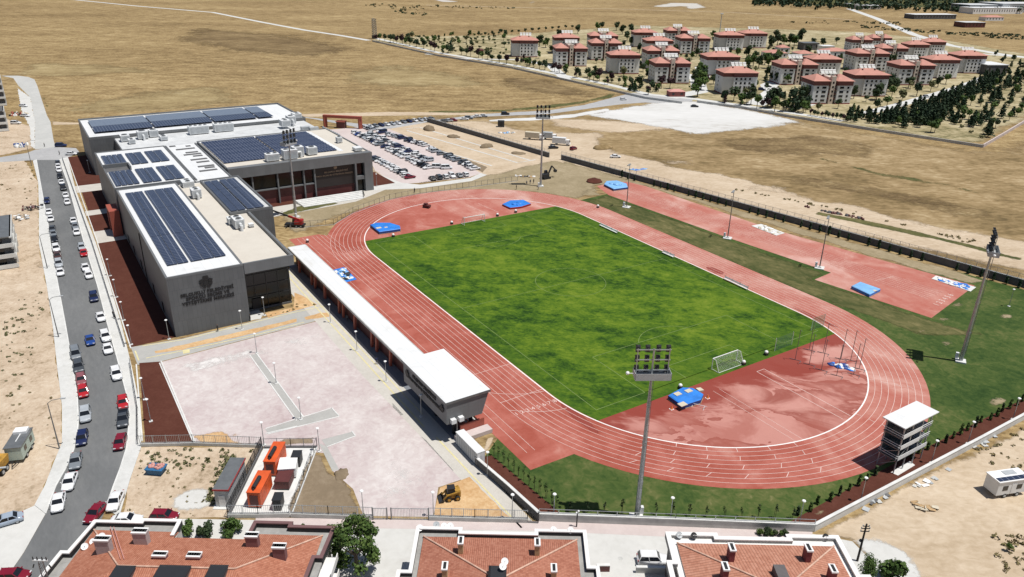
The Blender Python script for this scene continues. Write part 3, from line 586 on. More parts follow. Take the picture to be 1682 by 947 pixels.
# ------------------------------------------------------------------ the sports centre (one building, wings as parts)
bld = thing('sports_centre', 'long dark grey sports centre of several flat-roofed wings covered in solar panels', 'building', (-110, -60, 0))
def bpart(name, mb, mats, parent=None, label=None):
    o = world_part(name, mb, mats, bld)
    if parent is not None:
        o.parent = parent
    if label: o['label'] = label
    return o
def parapet(mb, u0, v0, u1, v1, z0, z1, t=.45, mi=0):
    mb.box(u0, v0, z0, u1, v0 + t, z1, mi); mb.box(u0, v1 - t, z0, u1, v1, z1, mi)
    mb.box(u0, v0 + t, z0, u0 + t, v1 - t, z1, mi); mb.box(u1 - t, v0 + t, z0, u1, v1 - t, z1, mi)
def wing(u0, v0, u1, v1, z, roof, rz, pt=.45, pm=1):
    w = MB(); w.box(u0, v0, 0, u1, v1, rz - .3)
    parapet(w, u0 - .03, v0 - .03, u1 + .03, v1 + .03, rz - .3, z, pt, pm)
    bpart('wing', w, ['clad', 'cladlight'])
    bpart('roof', MB().box(u0 + pt, v0 + pt, rz - .3, u1 - pt, v1 - pt, rz), roof)
wing(-92.7, -93.0, -18.45, -77.0, 14.05, 'roofwhite', 13.9)                      # front wing with the name
wing(-143.4, -93.3, -95.0, -71.4, 14.0, 'roofwhite', 13.75)
wing(-206.3, -92.6, -168.4, -12.4, 14.0, 'roofwhite', 13.4)
wing(-146.8, -59.9, -104.2, -11.4, 13.6, 'roofbeige', 13.3)
bpart('roof_border', MB().box(-146.3, -59.4, 13.31, -144.2, -19.5, 13.36).box(-144.2, -20.3, 13.31, -109.5, -18.6, 13.36), 'roofwhite')
wing(-92.2, -70.4, -56.5, -59.2, 14.0, 'roofgrey', 13.6)
# low link roofs
m = MB(); m.box(-168.3, -84.5, 0, -146.9, -12.9, 12.6); m.box(-146.8, -71.3, 0, -95.1, -60, 12.7); m.box(-94.9, -92.8, 0, -92.8, -60.2, 12.4); bpart('link_wing', m, 'clad')
bpart('link_roof', MB().box(-168.2, -84.2, 12.62, -147.0, -13.2, 12.8), 'roofgrey'); m = MB(); m.box(-146.6, -71.0, 12.72, -95.4, -60.3, 12.9); m.box(-94.8, -92.6, 12.42, -92.9, -60.4, 12.6); bpart('link_roof', m, 'roofwhite')
# beige-roofed wing with the glass front
m = MB(); m.box(-92.2, -76.95, 0, -54.6, -66.3, 13.0); m.box(-54.6, -76.95, 0, -23.9, -66.3, 13.0); m.box(-23.9, -76.95, 11.9, -18.45, -65.8, 13.0)
m.box(-23.9, -76.95, 0, -23.4, -65.8, .5)
for a in ((-54.7, -66.3, -18.4, -65.75), (-18.95, -76.9, -18.4, -66.3)): m.box(a[0], a[1], 11.6, a[2], a[3], 14.05, 1)
bpart('wing', m, ['clad', 'cladlight'])
bpart('roof', MB().box(-92.0, -76.9, 13.02, -19.0, -70.5, 13.25).box(-56.3, -70.5, 13.02, -19.0, -66.35, 13.25), 'roofbeige')
g = MB(); g.box(-23.9, -76.9, .5, -23.6, -65.9, 11.9); g.box(-54, -65.74, .6, -24, -65.6, 11.4); gl = bpart('glass_front', g, 'glassf')
g = MB()
for v in (-76.6, -74, -71.3, -68.6, -66.1): g.box(-23.58, v - .06, .5, -23.45, v + .06, 11.9)
for z in (3.4, 6.2, 9.0): g.box(-23.57, -76.9, z - .07, -23.43, -65.9, z + .07)
bpart('mullion', g, 'blackm', gl)
g = MB(); g.box(-23.44, -75.0, .5, -23.3, -73.0, 3.0); bpart('door', g, 'black')
g = MB(); g.box(-54, -93.2, 0, -53.6, -93.03, 13); bpart('downpipe', g, 'blackm'); [bpart('side_window', MB().box(u, -93.12, 1.0, u + 1.4, -93.045, 3.4), 'glass') for u in (-84, -74, -62, -44, -32)]; None
# notch (light well) in the second wing
m = MB(); m.box(-120.0, -93.2, 13.76, -115.0, -86.3, 13.80); bpart('light_well', m, 'concrete_d')
m = MB(); m.box(-120.6, -93.25, 13.76, -120.05, -86, 15.0); m.box(-120.05, -86.25, 13.76, -115, -85.8, 15.0); bpart('light_well_parapet', m, 'cladlight')
# far wing facade: fascia, ribbon of windows, dark louvred sign wall, corner tower
f = MB()
f.box(-104.15, -59.8, 10.3, -101.9, -11.2, 13.65, 0)
for v in (-59.6, -52.6, -44.4, -35.6, -31.9): f.box(-104.1, v - .22, 0, -102.4, v + .22, 10.3, 0)
f.box(-104.1, -59.8, 4.9, -102.6, -31.8, 5.3, 0); f.box(-104.12, -17.7, 0, -101.9, -17.1, 10.3, 0); f.box(-104.12, -14.2, 0, -101.9, -11.2, 10.3, 0); f.box(-104.1, -17.1, 4.4, -102.2, -14.2, 5.6, 0)
bpart('facade_frame', f, 'cladlight')
[bpart('facade_window', MB().box(-104.0, a, z0, -103.6, b, z1), 'glassf') for a, b, z0, z1 in ((-59.4, -52.9, 5.3, 10.3), (-52.3, -44.7, 5.3, 10.3), (-44.1, -35.9, 5.3, 10.3), (-35.3, -32.2, 5.3, 10.3), (-17.05, -14.25, 5.6, 10.3), (-17.05, -14.25, 0, 4.4))]
g = MB(); g.box(-104.1, -31.6, 3.2, -103.0, -17.8, 10.3); bpart('sign_wall', g, 'claddark')
g = MB(); g.box(-104.1, -59.4, 0, -103.4, -31.9, 4.9); g.box(-104.1, -31.6, 0, -103.3, -17.8, 3.2); bpart('ground_floor_wall', g, 'darkred')
def place_text(name, body, size, mat, loc, rz, parent, depth=.06, bold=0.0, space=1.0):
    o = link(bpy.data.objects.new(name, text_mesh(body, size, mat, depth, bold=bold, space=space)), parent)
    p = Vector(parent.location); o.location = (loc[0] - p.x, loc[1] - p.y, loc[2] - p.z); o.rotation_euler = (PI / 2, 0, rz); return o
# letters stand on the facade that faces +u
for i, (t, z) in enumerate((('SELÇUKLU BELEDİYESİ', 9.0), ('SPORCU SEÇME VE', 8.0), ('YETİŞTİRME MERKEZİ', 7.0))):
    place_text('lettering', t, .98, 'letter', (-18.38, -85.2, z), PI / 2, bld, .03, .05)
place_text('lettering', 'SELÇUKLU BELEDİYESİ', .75, 'gold', (-102.93, -24.2, 8.05), PI / 2, bld, .08, .02)
place_text('lettering', 'SPORCU SEÇME VE YETİŞTİRME MERKEZİ', .66, 'gold', (-102.93, -25.2, 6.95), PI / 2, bld, .08, .02)
def emblem(c, s, mat, root, axis='u'):
    # stylised rosette of stacked lozenges: crown, two wings, body, tail
    m = MB()
    shapes = [[(-.35, 1.0), (.35, 1.0), (.45, .62), (-.45, .62)], [(-.28, .60), (.28, .60), (.42, .2), (-.42, .2)], [(-1.0, .38), (-.45, .58), (-.40, .05), (-.85, -.05)], [(1.0, .38), (.45, .58), (.40, .05), (.85, -.05)],
              [(-.95, -.10), (-.40, .02), (-.34, -.45), (-.78, -.55)], [(.95, -.10), (.40, .02), (.34, -.45), (.78, -.55)], [(-.36, .17), (.36, .17), (.3, -.55), (-.3, -.55)], [(-.62, -.60), (-.06, -.58), (-.12, -1.0), (-.45, -.95)], [(.62, -.60), (.06, -.58), (.12, -1.0), (.45, -.95)]]
    for sh in shapes:
        n = len(sh); v = []
        for d in (0, .12):
            for a, b in sh: v.append((c[0] + d, c[1] + a * s, c[2] + b * s) if axis == 'u' else (c[0] + a * s, c[1] - d, c[2] + b * s))
        m.add(v, [tuple(range(n)), tuple(range(2 * n - 1, n - 1, -1))] + [(i, n + i, n + (i + 1) % n, (i + 1) % n) for i in range(n)])
    return world_part('emblem', m, mat, root)
emblem((-18.42, -85.2, 11.5), 1.45, 'letter', bld); emblem((-103.0, -24.4, 9.55), .62, 'gold', bld)
# solar arrays
def array(u0, v0, u1, v1, z, mat='solar', tilt=0.0, parent=bld):
    m = MB(); m.add([(u0, v0, z), (u1, v0, z), (u1, v1, z), (u0, v1, z), (u0, v0, z + .12 + tilt), (u1, v0, z + .12), (u1, v1, z + .12), (u0, v1, z + .12 + tilt)],
                    [(3, 2, 1, 0), (4, 5, 6, 7), (0, 1, 5, 4), (1, 2, 6, 5), (2, 3, 7, 6), (3, 0, 4, 7)])
    return bpart('solar_array', m, mat)
for a, b in ((-87.6, -69.05), (-68.8, -46.3), (-46.05, -25.4)):
    for c, d in ((-91.4, -89.27), (-89.15, -87.0), (-86.45, -83.92), (-83.8, -81.47), (-81.35, -79.0)): array(a, c, b, d, 14.1)
for a, b in ((-89.6, -79), (-78.8, -57.4)):
    for c, d in ((-69.9, -68.07), (-67.95, -66.0), (-65.5, -63.47), (-63.35, -61.1)): array(a, c, b, d, 14.0)
for (a, b), gs in (((-137.0, -121.0), ((-92.2, -85.8), (-84.9, -79.9), (-79.0, -73.5))), ((-114.3, -97.0), ((-92.6, -86.1), (-85.2, -80.0), (-79.1, -73.6)))):
    for c, d in gs:
        n = 4 if d - c > 6 else 2; w = (d - c) / n
        for k in range(n): array(a, c + k * w + .09, b, c + (k + 1) * w - .09, 14.0)
for c, d in ((-59.0, -40.4), (-39.8, -20.6)):
    for k in range(11): array(-143.8 + k * 3.05, c, -141.1 + k * 3.05, d, 13.5, 'solar2', .22)
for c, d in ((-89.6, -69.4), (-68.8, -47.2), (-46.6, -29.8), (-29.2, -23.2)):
    array(-200.8, c, -187.2, d, 14.1, 'solar_sky_sheen', -.06)
    array(-186.2, c, -176.6, d, 14.05, 'solar2', .15)
# skylights on the white link roof
for k, (a, v0, v1) in enumerate(((-146, -69.5, -67.5), (-144, -64.4, -62.8), (-140, -68.4, -62.2), (-134, -66.4, -62.4), (-131, -67.6, -62.0), (-128, -65.2, -62.2), (-123, -67.0, -61.8), (-119, -66.0, -62.0), (-113, -66.8, -61.8), (-110.6, -65.2, -62.2), (-107.2, -67.6, -62.2))):
    m = MB().box(a, v0, 12.9, a + 1.5, v1, 13.05); bpart('skylight', m, 'concrete_d')
ca = MB()
for v in (-70.6, -60.7): ca.box(-146, v - .2, 12.9, -96, v + .2, 13.3)
bpart('coping', ca, 'cladlight')
# terracotta entrance portal on the street side
m = MB(); m.box(-101.6, -95.9, 0, -100.4, -93.35, 7.0); m.box(-94.8, -95.9, 0, -93.6, -93.35, 7.0); m.box(-101.6, -95.9, 7.0, -93.6, -93.35, 7.7); bpart('entrance_portal', m, 'terracotta')
m = MB(); m.box(-100.4, -94.2, 0, -94.8, -93.32, 6.9); bpart('entrance_wall', m, 'darkred')
# roof machines: each could be lifted off
def roof_unit(loc, sx, sy, sz, label, legs=True, fans=1, duct=0, rz=0.0):
    t = thing('rooftop_air_unit', label, 'air conditioner', loc, rz, 'air handling units on the roofs')
    m = MB(); m.box(-sx / 2, -sy / 2, .35, sx / 2, sy / 2, sz); m.box(-sx / 2 - .05, -sy / 2 - .05, sz, sx / 2 + .05, sy / 2 + .05, sz + .08); obj('casing', m, 'acwhite', t)
    m = MB(); m.box(-sx / 2 + .2, -sy / 2 - .02, .6, sx / 2 - .2, -sy / 2 + .04, sz - .3); m.box(sx / 2 - .04, -sy / 2 + .2, .6, sx / 2 + .02, sy / 2 - .2, sz - .3); obj('grille', m, 'acgrey', t)
    for x in (-1, 1):
        for y in (-1, 1): obj('leg', MB().box(x * sx * .42 - .08, y * sy * .42 - .08, 0, x * sx * .42 + .08, y * sy * .42 + .08, .35), 'steel_d', t)
    for k in range(fans):
        x = (k - (fans - 1) / 2) * (sx / fans); m = MB().tube((x, 0, sz + .08), (x, 0, sz + .3), min(sx / fans, sy) * .36, n=14); m.tube((x, 0, sz + .3), (x, 0, sz + .31), min(sx / fans, sy) * .30, n=14, mi=1); obj('fan', m, ['acgrey', 'black'], t)
    if duct:
        m = MB().tube((sx / 2, 0, sz * .6), (sx / 2 + duct, 0, sz * .6), .38, n=10).tube((sx / 2 + duct, 0, sz * .6), (sx / 2 + duct, 0, 0), .38, n=10); obj('duct', m, 'acwhite', t)
    return t
R_ = 13.25
roof_unit((*P(391, 366, 14.3), R_), 4.2, 2.3, 2.4, 'large white air handling unit on the beige roof near the glass front', duct=1.4, fans=2)
roof_unit((*P(380, 361, 14.3), R_), 2.4, 1.8, 1.7, 'small white air unit behind the large one on the beige roof')
roof_unit((*P(412, 368, 14.0), R_), 1.3, 1.1, .9, 'small white box unit at the right edge of the beige roof', fans=0)
roof_unit((*P(322, 318, 14.3), R_), 3.4, 2.4, 2.5, 'white air handling unit at the far end of the beige roof', duct=1.0, fans=2)
roof_unit((*P(308, 301, 14.0), 12.95), 4.0, 3.2, 1.9, 'broad white air unit at the near end of the skylight strip', fans=2)
roof_unit((*P(205, 226, 14), 12.8), 3.6, 3.0, 2.2, 'leftmost white air unit in the lane between the two solar roofs', fans=1)
roof_unit((*P(216, 230, 14), 12.8), 3.0, 2.2, 1.6, 'second white air unit from the left in the lane between the solar roofs', fans=2)
roof_unit((*P(234, 222, 14), 12.8), 3.8, 3.4, 2.8, 'tall white air unit, third from the left in the lane between the solar roofs', duct=1.6, fans=1)
roof_unit((*P(252, 219, 14), 12.8), 3.6, 3.0, 2.6, 'white air unit with sloping light hood, fourth in the lane between the solar roofs', fans=1)
roof_unit((*P(268, 224, 14), 12.8), 4.4, 2.4, 1.5, 'low white air unit, fifth in the lane between the solar roofs', fans=2)
roof_unit((*P(326, 214, 14), 12.8), 7.0, 3.8, 3.0, 'big chiller with four fans, left one of the pair by the back solar roof', fans=4, rz=PI / 2)
roof_unit((*P(367, 210, 14), 12.8), 7.0, 3.8, 3.0, 'big chiller with four fans, right one of the pair by the back solar roof', fans=4, rz=PI / 2)
roof_unit((*P(468, 205, 14), 13.45), 4.4, 3.4, 2.6, 'white air unit left of the cluster at the right end of the back roof', fans=2)
roof_unit((*P(478, 200, 14), 13.45), 4.0, 3.0, 3.0, 'tall white air unit in the cluster at the right end of the back roof', fans=1, duct=1.4)
roof_unit((*P(487, 192, 14), 13.45), 4.4, 3.2, 2.2, 'white air unit at the rear of the cluster on the back roof', fans=2)
roof_unit((*P(447, 259, 14.3), 13.35), 4.2, 3.0, 2.4, 'left white air unit on the edge above the ribbon windows', fans=2, rz=PI / 2)
roof_unit((*P(476, 256, 14.3), 13.35), 4.6, 3.4, 3.2, 'tall white air unit in the middle of the edge above the sign wall', fans=2, duct=1.6, rz=PI / 2)
roof_unit((*P(489, 252, 14.3), 13.35), 3.6, 3.0, 3.4, 'white air unit right of the tall one above the sign wall', fans=1, rz=PI / 2)
roof_unit((*P(512, 249, 14.3), 13.35), 3.2, 2.8, 2.6, 'right-hand white air unit on the edge above the sign wall', fans=1, rz=PI / 2)
roof_unit((*P(557, 231, 14), 13.35), 2.2, 1.8, 2.0, 'small white air unit on the terrace at the right corner of the roof', fans=1)
roof_unit((*P(587, 244, 14), 13.35), 3.2, 2.6, 1.2, 'low white hatch box at the right corner of the roof', fans=0)
m = MB(); 
for a in ((-150.5, -20.5), (-148, -18)): m.box(a[0], a[1], 12.8, a[0] + 2.0, a[1] + 3.4, 14.4)
for k in range(8): m.bar((*P(530 + k * 3.4, 206 + k * 1.6, 14), 13.4), (*P(534 + k * 3.4, 208 + k * 1.6, 14), 13.4), .5, .5)
bpart('pipe_run', m, 'acgrey')
# gate of the car park
gt = thing('entrance_gate', 'red portal gate with a small kiosk at the far end of the car park', 'gate', (-205, 17, 0))
m = MB(); p0 = Vector((-210.8, 10.5, 0)); p1 = Vector((-199.3, 23.5, 0)); d = (p1 - p0).normalized(); a = math.atan2(d.y, d.x)
gate_l = MB().bar(p0 + Vector((0, 0, 0)), p0 + Vector((0, 0, 4.6)), 1.6, 1.4); world_part('pillar', gate_l, 'terracotta', gt)
gate_r = MB().bar(p1, p1 + Vector((0, 0, 4.6)), 1.6, 1.4); world_part('pillar', gate_r, 'terracotta', gt)
world_part('beam', MB().bar(p0 - d * .8 + Vector((0, 0, 5.2)), p1 + d * .8 + Vector((0, 0, 5.2)), 1.7, 1.2), 'terracotta', gt)
k = MB(); c = p0 + d * 8; k.bar(c - d * 2 + Vector((0, 0, 1.5)), c + d * 2 + Vector((0, 0, 1.5)), 3, 3.0); world_part('kiosk', k, 'darkred', gt)
k = MB(); k.bar(c - d * 2.3 + Vector((0, 0, 3.1)), c + d * 2.3 + Vector((0, 0, 3.1)), 3.6, .25); world_part('kiosk_roof', k, 'terracotta', gt)

# ------------------------------------------------------------------ the grandstand under its white canopy, with the press box
gs = thing('grandstand', 'long low grandstand under a flat white canopy beside the home straight', 'grandstand', (-10, -56, 0))
CR0, CR1 = -47.2, 25.8
m = MB(); m.box(CR0, -58.7, 4.85, CR1 + 1, -54.2, 5.05); world_part('canopy', m, 'roofwhite', gs)
m = MB(); m.box(CR0 - .05, -58.95, 4.55, CR1 + .5, -58.72, 5.1); m.box(CR0 - .25, -58.7, 4.6, CR0 - .03, -54.2, 5.08); m.box(CR0, -54.18, 4.75, CR1 + .5, -54.0, 5.06); world_part('canopy_edge', m, 'concrete', gs)
m = MB(); m.box(CR0 + 1, -57.35, .04, 45.5, -57.0, 3.9); world_part('back_wall', m, 'darkred', gs)
for k in range(7):
    u = -41 + k * 9.6
    for du in ((0,) if k % 2 == 0 else (0, 2.6)): world_part('column', MB().bar((u + du, -58.2, .04), (u + du, -57.9, 4.8), .45, .7), 'terracotta', gs)
for k in range(3): m = MB().box(CR0 + 2, -57.0 + k * 1.15, .04, 45.5, -55.9 + k * 1.15, 1.7 - .5 * k); world_part('terrace_step', m, 'concrete', gs)
for k in range(3):
    m = MB()
    for i in range(150):
        u = CR0 + 3 + i * .6
        if u > 45.2: break
        m.box(u, -56.9 + k * 1.15, 1.72 - .5 * k, u + .45, -56.5 + k * 1.15, 1.8 - .5 * k); m.box(u, -56.98 + k * 1.15, 1.8 - .5 * k, u + .45, -56.92 + k * 1.15, 2.2 - .5 * k)
    world_part('seat_row', m, 'seat', gs)
m = MB(); m.box(45.6, -58.0, .04, 45.9, -53.2, 2.3); m.box(CR0 + 1, -53.5, .04, 45.6, -53.2, 1.1); world_part('side_wall', m, 'terracotta', gs)
m = MB(); m.box(45.95, -59.3, .04, 47.8, -52.6, .8); world_part('ramp', m, 'pave_pink', gs)
pb = thing('press_box', 'dark grey press box with flat white roof raised over the end of the grandstand', 'press box', (36, -57, 0))
U0, U1 = 29.2, 46.3
m = MB(); prof = [(-60.9, 3.6), (-60.9, 7.9), (-52.5, 7.9), (-53.9, 3.6)]
m.add([(U0, a, b) for a, b in prof] + [(U1, a, b) for a, b in prof], [(0, 1, 2, 3), (7, 6, 5, 4)] + [(i, 4 + i, 4 + (i + 1) % 4, (i + 1) % 4) for i in range(4)][::1])
world_part('cabin', m, 'cladlight', pb)
m = MB(); m.box(U0 - .15, -61.1, 7.92, U1 + .15, -52.3, 8.12); world_part('roof', m, 'roofwhite', pb)
m = MB(); m.box(U0 - .2, -61.2, 7.7, U1 + .2, -61.1, 8.15); m.box(U1 + .15, -61.1, 7.7, U1 + .25, -52.3, 8.15); world_part('roof_edge', m, 'steel_d', pb)
m = MB(); 
for i in range(8): m.add([(U0 + 1 + i * 1.95, -53.62, 4.6), (U0 + 2.7 + i * 1.95, -53.62, 4.6), (U0 + 2.7 + i * 1.95, -52.78, 7.2), (U0 + 1 + i * 1.95, -52.78, 7.2)], [(0, 1, 2, 3)])
world_part('window', m, 'glass', pb)
for u in (31.5, 37.8, 44.5):
    for v in (-58.6, -55.2): world_part('column', MB().bar((u, v, .04), (u, v, 3.6), .5), 'blackm', pb)
place_text('lettering', 'SELÇUKLU BELEDİYESİ', .82, 'letter', (37.8, -60.98, 6.5), 0, pb, .06, .03)
place_text('lettering', 'SPORCU SEÇME VE YETİŞTİRME MERKEZİ', .68, 'letter', (37.8, -60.98, 5.45), 0, pb, .06, .03)
emblem((31.0, -60.98, 6.2), .72, 'letter', pb, 'v'); emblem((44.8, -60.98, 6.2), .72, 'letter', pb, 'v')
[world_part('air_conditioner', MB().box(46.35, v, 3.9, 47.1, v + .9, 4.7), 'acwhite', pb) for v in (-60.3, -58.8)]
# steel cabinet standing by the wall
ct = thing('steel_container', 'narrow pale grey steel container standing beside the grandstand path', 'container', (51.2, -59.1, .03))
m = MB(); m.box(-3.6, -.75, .12, 3.6, .75, 2.5); obj('body', m, 'acgrey', ct)
m = MB(); m.box(-3.65, -.8, 2.5, 3.65, .8, 2.62); obj('roof', m, 'acwhite', ct)
m = MB(); [m.box(-3.4 + i * .75, -.79, .25, -3.3 + i * .75, -.75, 2.4) for i in range(10)]; obj('side_rib', m, 'acwhite', ct)
for s in (-.36, .36): obj('door', MB().box(3.6, s - .33, .25, 3.64, s + .33, 2.35), 'acwhite', ct)

# ------------------------------------------------------------------ boundary walls and fences
def wall(name, label, cat, pts, h, t, mat, capmat=None, fence=0, post=2.5, fm='steel', pick=.0):
    p0 = pts[0]; root = thing(name, label, cat, (*p0, 0))
    m = MB(); c = MB()
    for a, b in zip(pts, pts[1:]):
        m.bar((*a, h / 2), (*b, h / 2), t, h)
        if capmat: c.bar((*a, h + .06), (*b, h + .06), t + .14, .12)
    world_part('wall_panel', m, mat, root)
    if capmat: world_part('coping', c, capmat, root)
    if fence:
        r = MB(); pk = MB(); n = 0
        for a, b in zip(pts, pts[1:]):
            A = Vector((*a, h)); B = Vector((*b, h)); L = (B - A).length; k = max(1, round(L / post))
            r.bar(A + Vector((0, 0, fence * .95)), B + Vector((0, 0, fence * .95)), .06, .06); r.bar(A + Vector((0, 0, .2)), B + Vector((0, 0, .2)), .06, .06)
            for i in range(k + 1):
                q = A + (B - A) * i / k; n += 1
                world_part('post', MB().bar(q, q + Vector((0, 0, fence)), .09), fm, root) if n <= 100 else pk.bar(q, q + Vector((0, 0, fence)), .09)
            if pick:
                for i in range(int(L / pick)): q = A + (B - A).normalized() * (i * pick); pk.bar(q + Vector((0, 0, .12)), q + Vector((0, 0, fence)), .035)
        world_part('rail', r, fm, root)
        if pk.v: world_part('picket', pk, fm, root)
    return root
wall('boundary_wall', 'shade-darkened concrete boundary wall with tall steel posts along the right side of the stadium', 'wall', [(-105.3, 73.2), (-51, 82.6), (0, 91.2), (63.7, 101.2), (95.8, 105.6)], 2.0, .35, 'concrete_d', 'concrete', 1.5, 2.6, 'steel', .42)  # shade of the inner face is put into the wall colour
wall('boundary_wall', 'shade-darkened concrete boundary wall running from the far road to the gap beside the floodlight', 'wall', [(-199, 58.8), (-160, 64.2), (-110.6, 70.8)], 2.0, .4, 'concrete_d', 'concrete', 1.3, 3.0, 'steel', .6)
wall('retaining_wall', 'low white-topped retaining wall beside the diagonal paved path', 'wall', [(54.2, -59.75), (63, -59.0), (71.0, -58.55)], 1.5, .35, 'concrete_d', 'concrete_w')
wall('boundary_wall', 'grey concrete boundary wall along the bottom street below the lawn', 'wall', [(71.0, -58.5), (82.5, -41.8), (94.2, -24.9)], 1.35, .35, 'concrete', 'concrete_w', .9, 3.0, 'steel', 0)
wall('boundary_wall', 'white concrete boundary wall between the lawn corner and the bare land on the right', 'wall', [(94.2, -24.9), (95.0, 20), (95.8, 105.4)], 1.3, .35, 'concrete_w', 'concrete_w')
wall('street_fence', 'steel picket fence on a low wall in front of the brown soil patch', 'fence', PL((478, 849), (540, 851), (612, 853)), .75, .3, 'concrete', None, 1.6, 1.9, 'steel', .30)
wall('street_fence', 'steel picket fence on a low wall in front of the skid loader', 'fence', PL((705, 854), (780, 856), (866, 858)), .75, .3, 'concrete', None, 1.6, 1.9, 'steel', .30)
wall('yard_fence', 'steel mesh fence on a low wall in front of the generator yard', 'fence', PL((375, 850), (425, 850), (476, 849)), .75, .3, 'concrete', None, 1.6, 1.9, 'steel', .3)
wall('lot_fence', 'steel picket fence on a low wall across the top of the weedy lot', 'fence', PL((231, 733), (318, 731), (430, 735)), .6, .3, 'concrete', None, 1.6, 2.0, 'steel', .3)
wall('yard_fence', 'dark mesh fence between the weedy lot and the generator yard', 'fence', PL((431, 736), (402, 795), (375, 850)), .6, .3, 'concrete_d', None, 1.8, 1.9, 'blackm', .16)
wall('yard_fence', 'thin wire fence at the back of the generator yard', 'fence', PL((434, 736), (478, 735), (521, 735)), .3, .25, 'concrete_d', None, 1.7, 2.4, 'steel_d')
wall('yard_fence', 'open wire fence between the generator yard and the brown soil', 'fence', PL((521, 735), (500, 790), (478, 848)), .25, .25, 'concrete_w', None, 1.9, 2.4, 'steel_d')
wall('street_fence', 'dark railing on a low kerb between the street pavement and the mulch beds', 'fence', [(-200, -101.1), (-120, -101.7), (-90, -101.9), (-19, -103.1)], .35, .25, 'concrete_w', None, .8, 3.2, 'blackm', .5)
wall('street_fence', 'dark railing beside the lower mulch bed at the street bend', 'fence', [(-11, -103.2), (8, -104.6), (19.8, -106.3)], .35, .25, 'concrete_w', None, 1.0, 2.2, 'blackm', .3)
wall('field_fence', 'light wire fence curving round the far bend of the running track', 'fence', PL((478, 376), (510, 372), (548, 369), (580, 350), (640, 328), (690, 318), (760, 309), (850, 297)), .1, .2, 'concrete', None, 1.9, 2.4, 'steel_d')
wall('estate_wall', 'long grey boundary wall of the apartment estate along the dry field', 'wall', PL((612, 68), (720, 92), (840, 112), (960, 139), (1060, 162), (1120, 170)), 1.3, .5, 'concrete', None)
wall('estate_wall', 'grey boundary wall of the estate along the white gravel yard and pine wood', 'wall', PL((1145, 168), (1220, 178), (1300, 193), (1450, 217), (1614, 242)), 1.3, .5, 'concrete', None)
wall('estate_wall', 'pale pink boundary wall at the right end of the pine wood', 'wall', PL((1614, 242), (1650, 221), (1690, 197)), 1.5, .5, 'pave_pink', None)
wall('service_gate', 'sliding steel gate between two posts at the end of the diagonal path', 'gate', PL((866, 858), (884, 859)), .12, .2, 'steel_d', None, 1.9, 2.2, 'blackm', .25)
for (a, b, lab) in (((613, 853), (636, 853), 'single-leaf grey sheet gate in the street fence left of the wide gate'), ((643, 853), (704, 854), 'wide double-leaf gate in the street fence onto the plaza')):
    g = thing('street_gate', lab, 'gate', (*P(*a), 0)); A = Vector((*P(*a), 0)); B = Vector((*P(*b), 0)); Lg = (B - A).length; nl = 1 if Lg < 5 else 2
    for k in range(nl):
        q0 = A + (B - A) * (k / nl) + (B - A) * .01; q1 = A + (B - A) * ((k + 1) / nl) - (B - A) * .01; m = MB()
        for z in (.15, 2.1): m.bar(q0 + Vector((0, 0, z)), q1 + Vector((0, 0, z)), .08, .08)
        nb = int((q1 - q0).length / .22)
        for i in range(nb + 1): q = q0 + (q1 - q0) * i / nb; m.bar(q + Vector((0, 0, .19)), q + Vector((0, 0, 2.06)), .04)
        world_part('leaf', m, 'steel', g)
    for q in (A, B): world_part('post', MB().bar(q, q + Vector((0, 0, 2.2)), .16), 'steel_d', g)

st = thing('forecourt_steps', 'broad pale concrete steps below the dark sign wall of the sports centre', 'steps', (-97, -28, .04))
for k in range(5): world_part('step', MB().box(-100.4 + k * 1.25, -40 + k * .2, .045, -99.15 + k * 1.25, -16.5 - k * .4, .95 - k * .18), 'concrete_w', st)
world_part('handrail', MB().bar((-99.5, -16.3, 1.0), (-94.5, -17.9, 1.0), .25, .5), 'blackm', st)

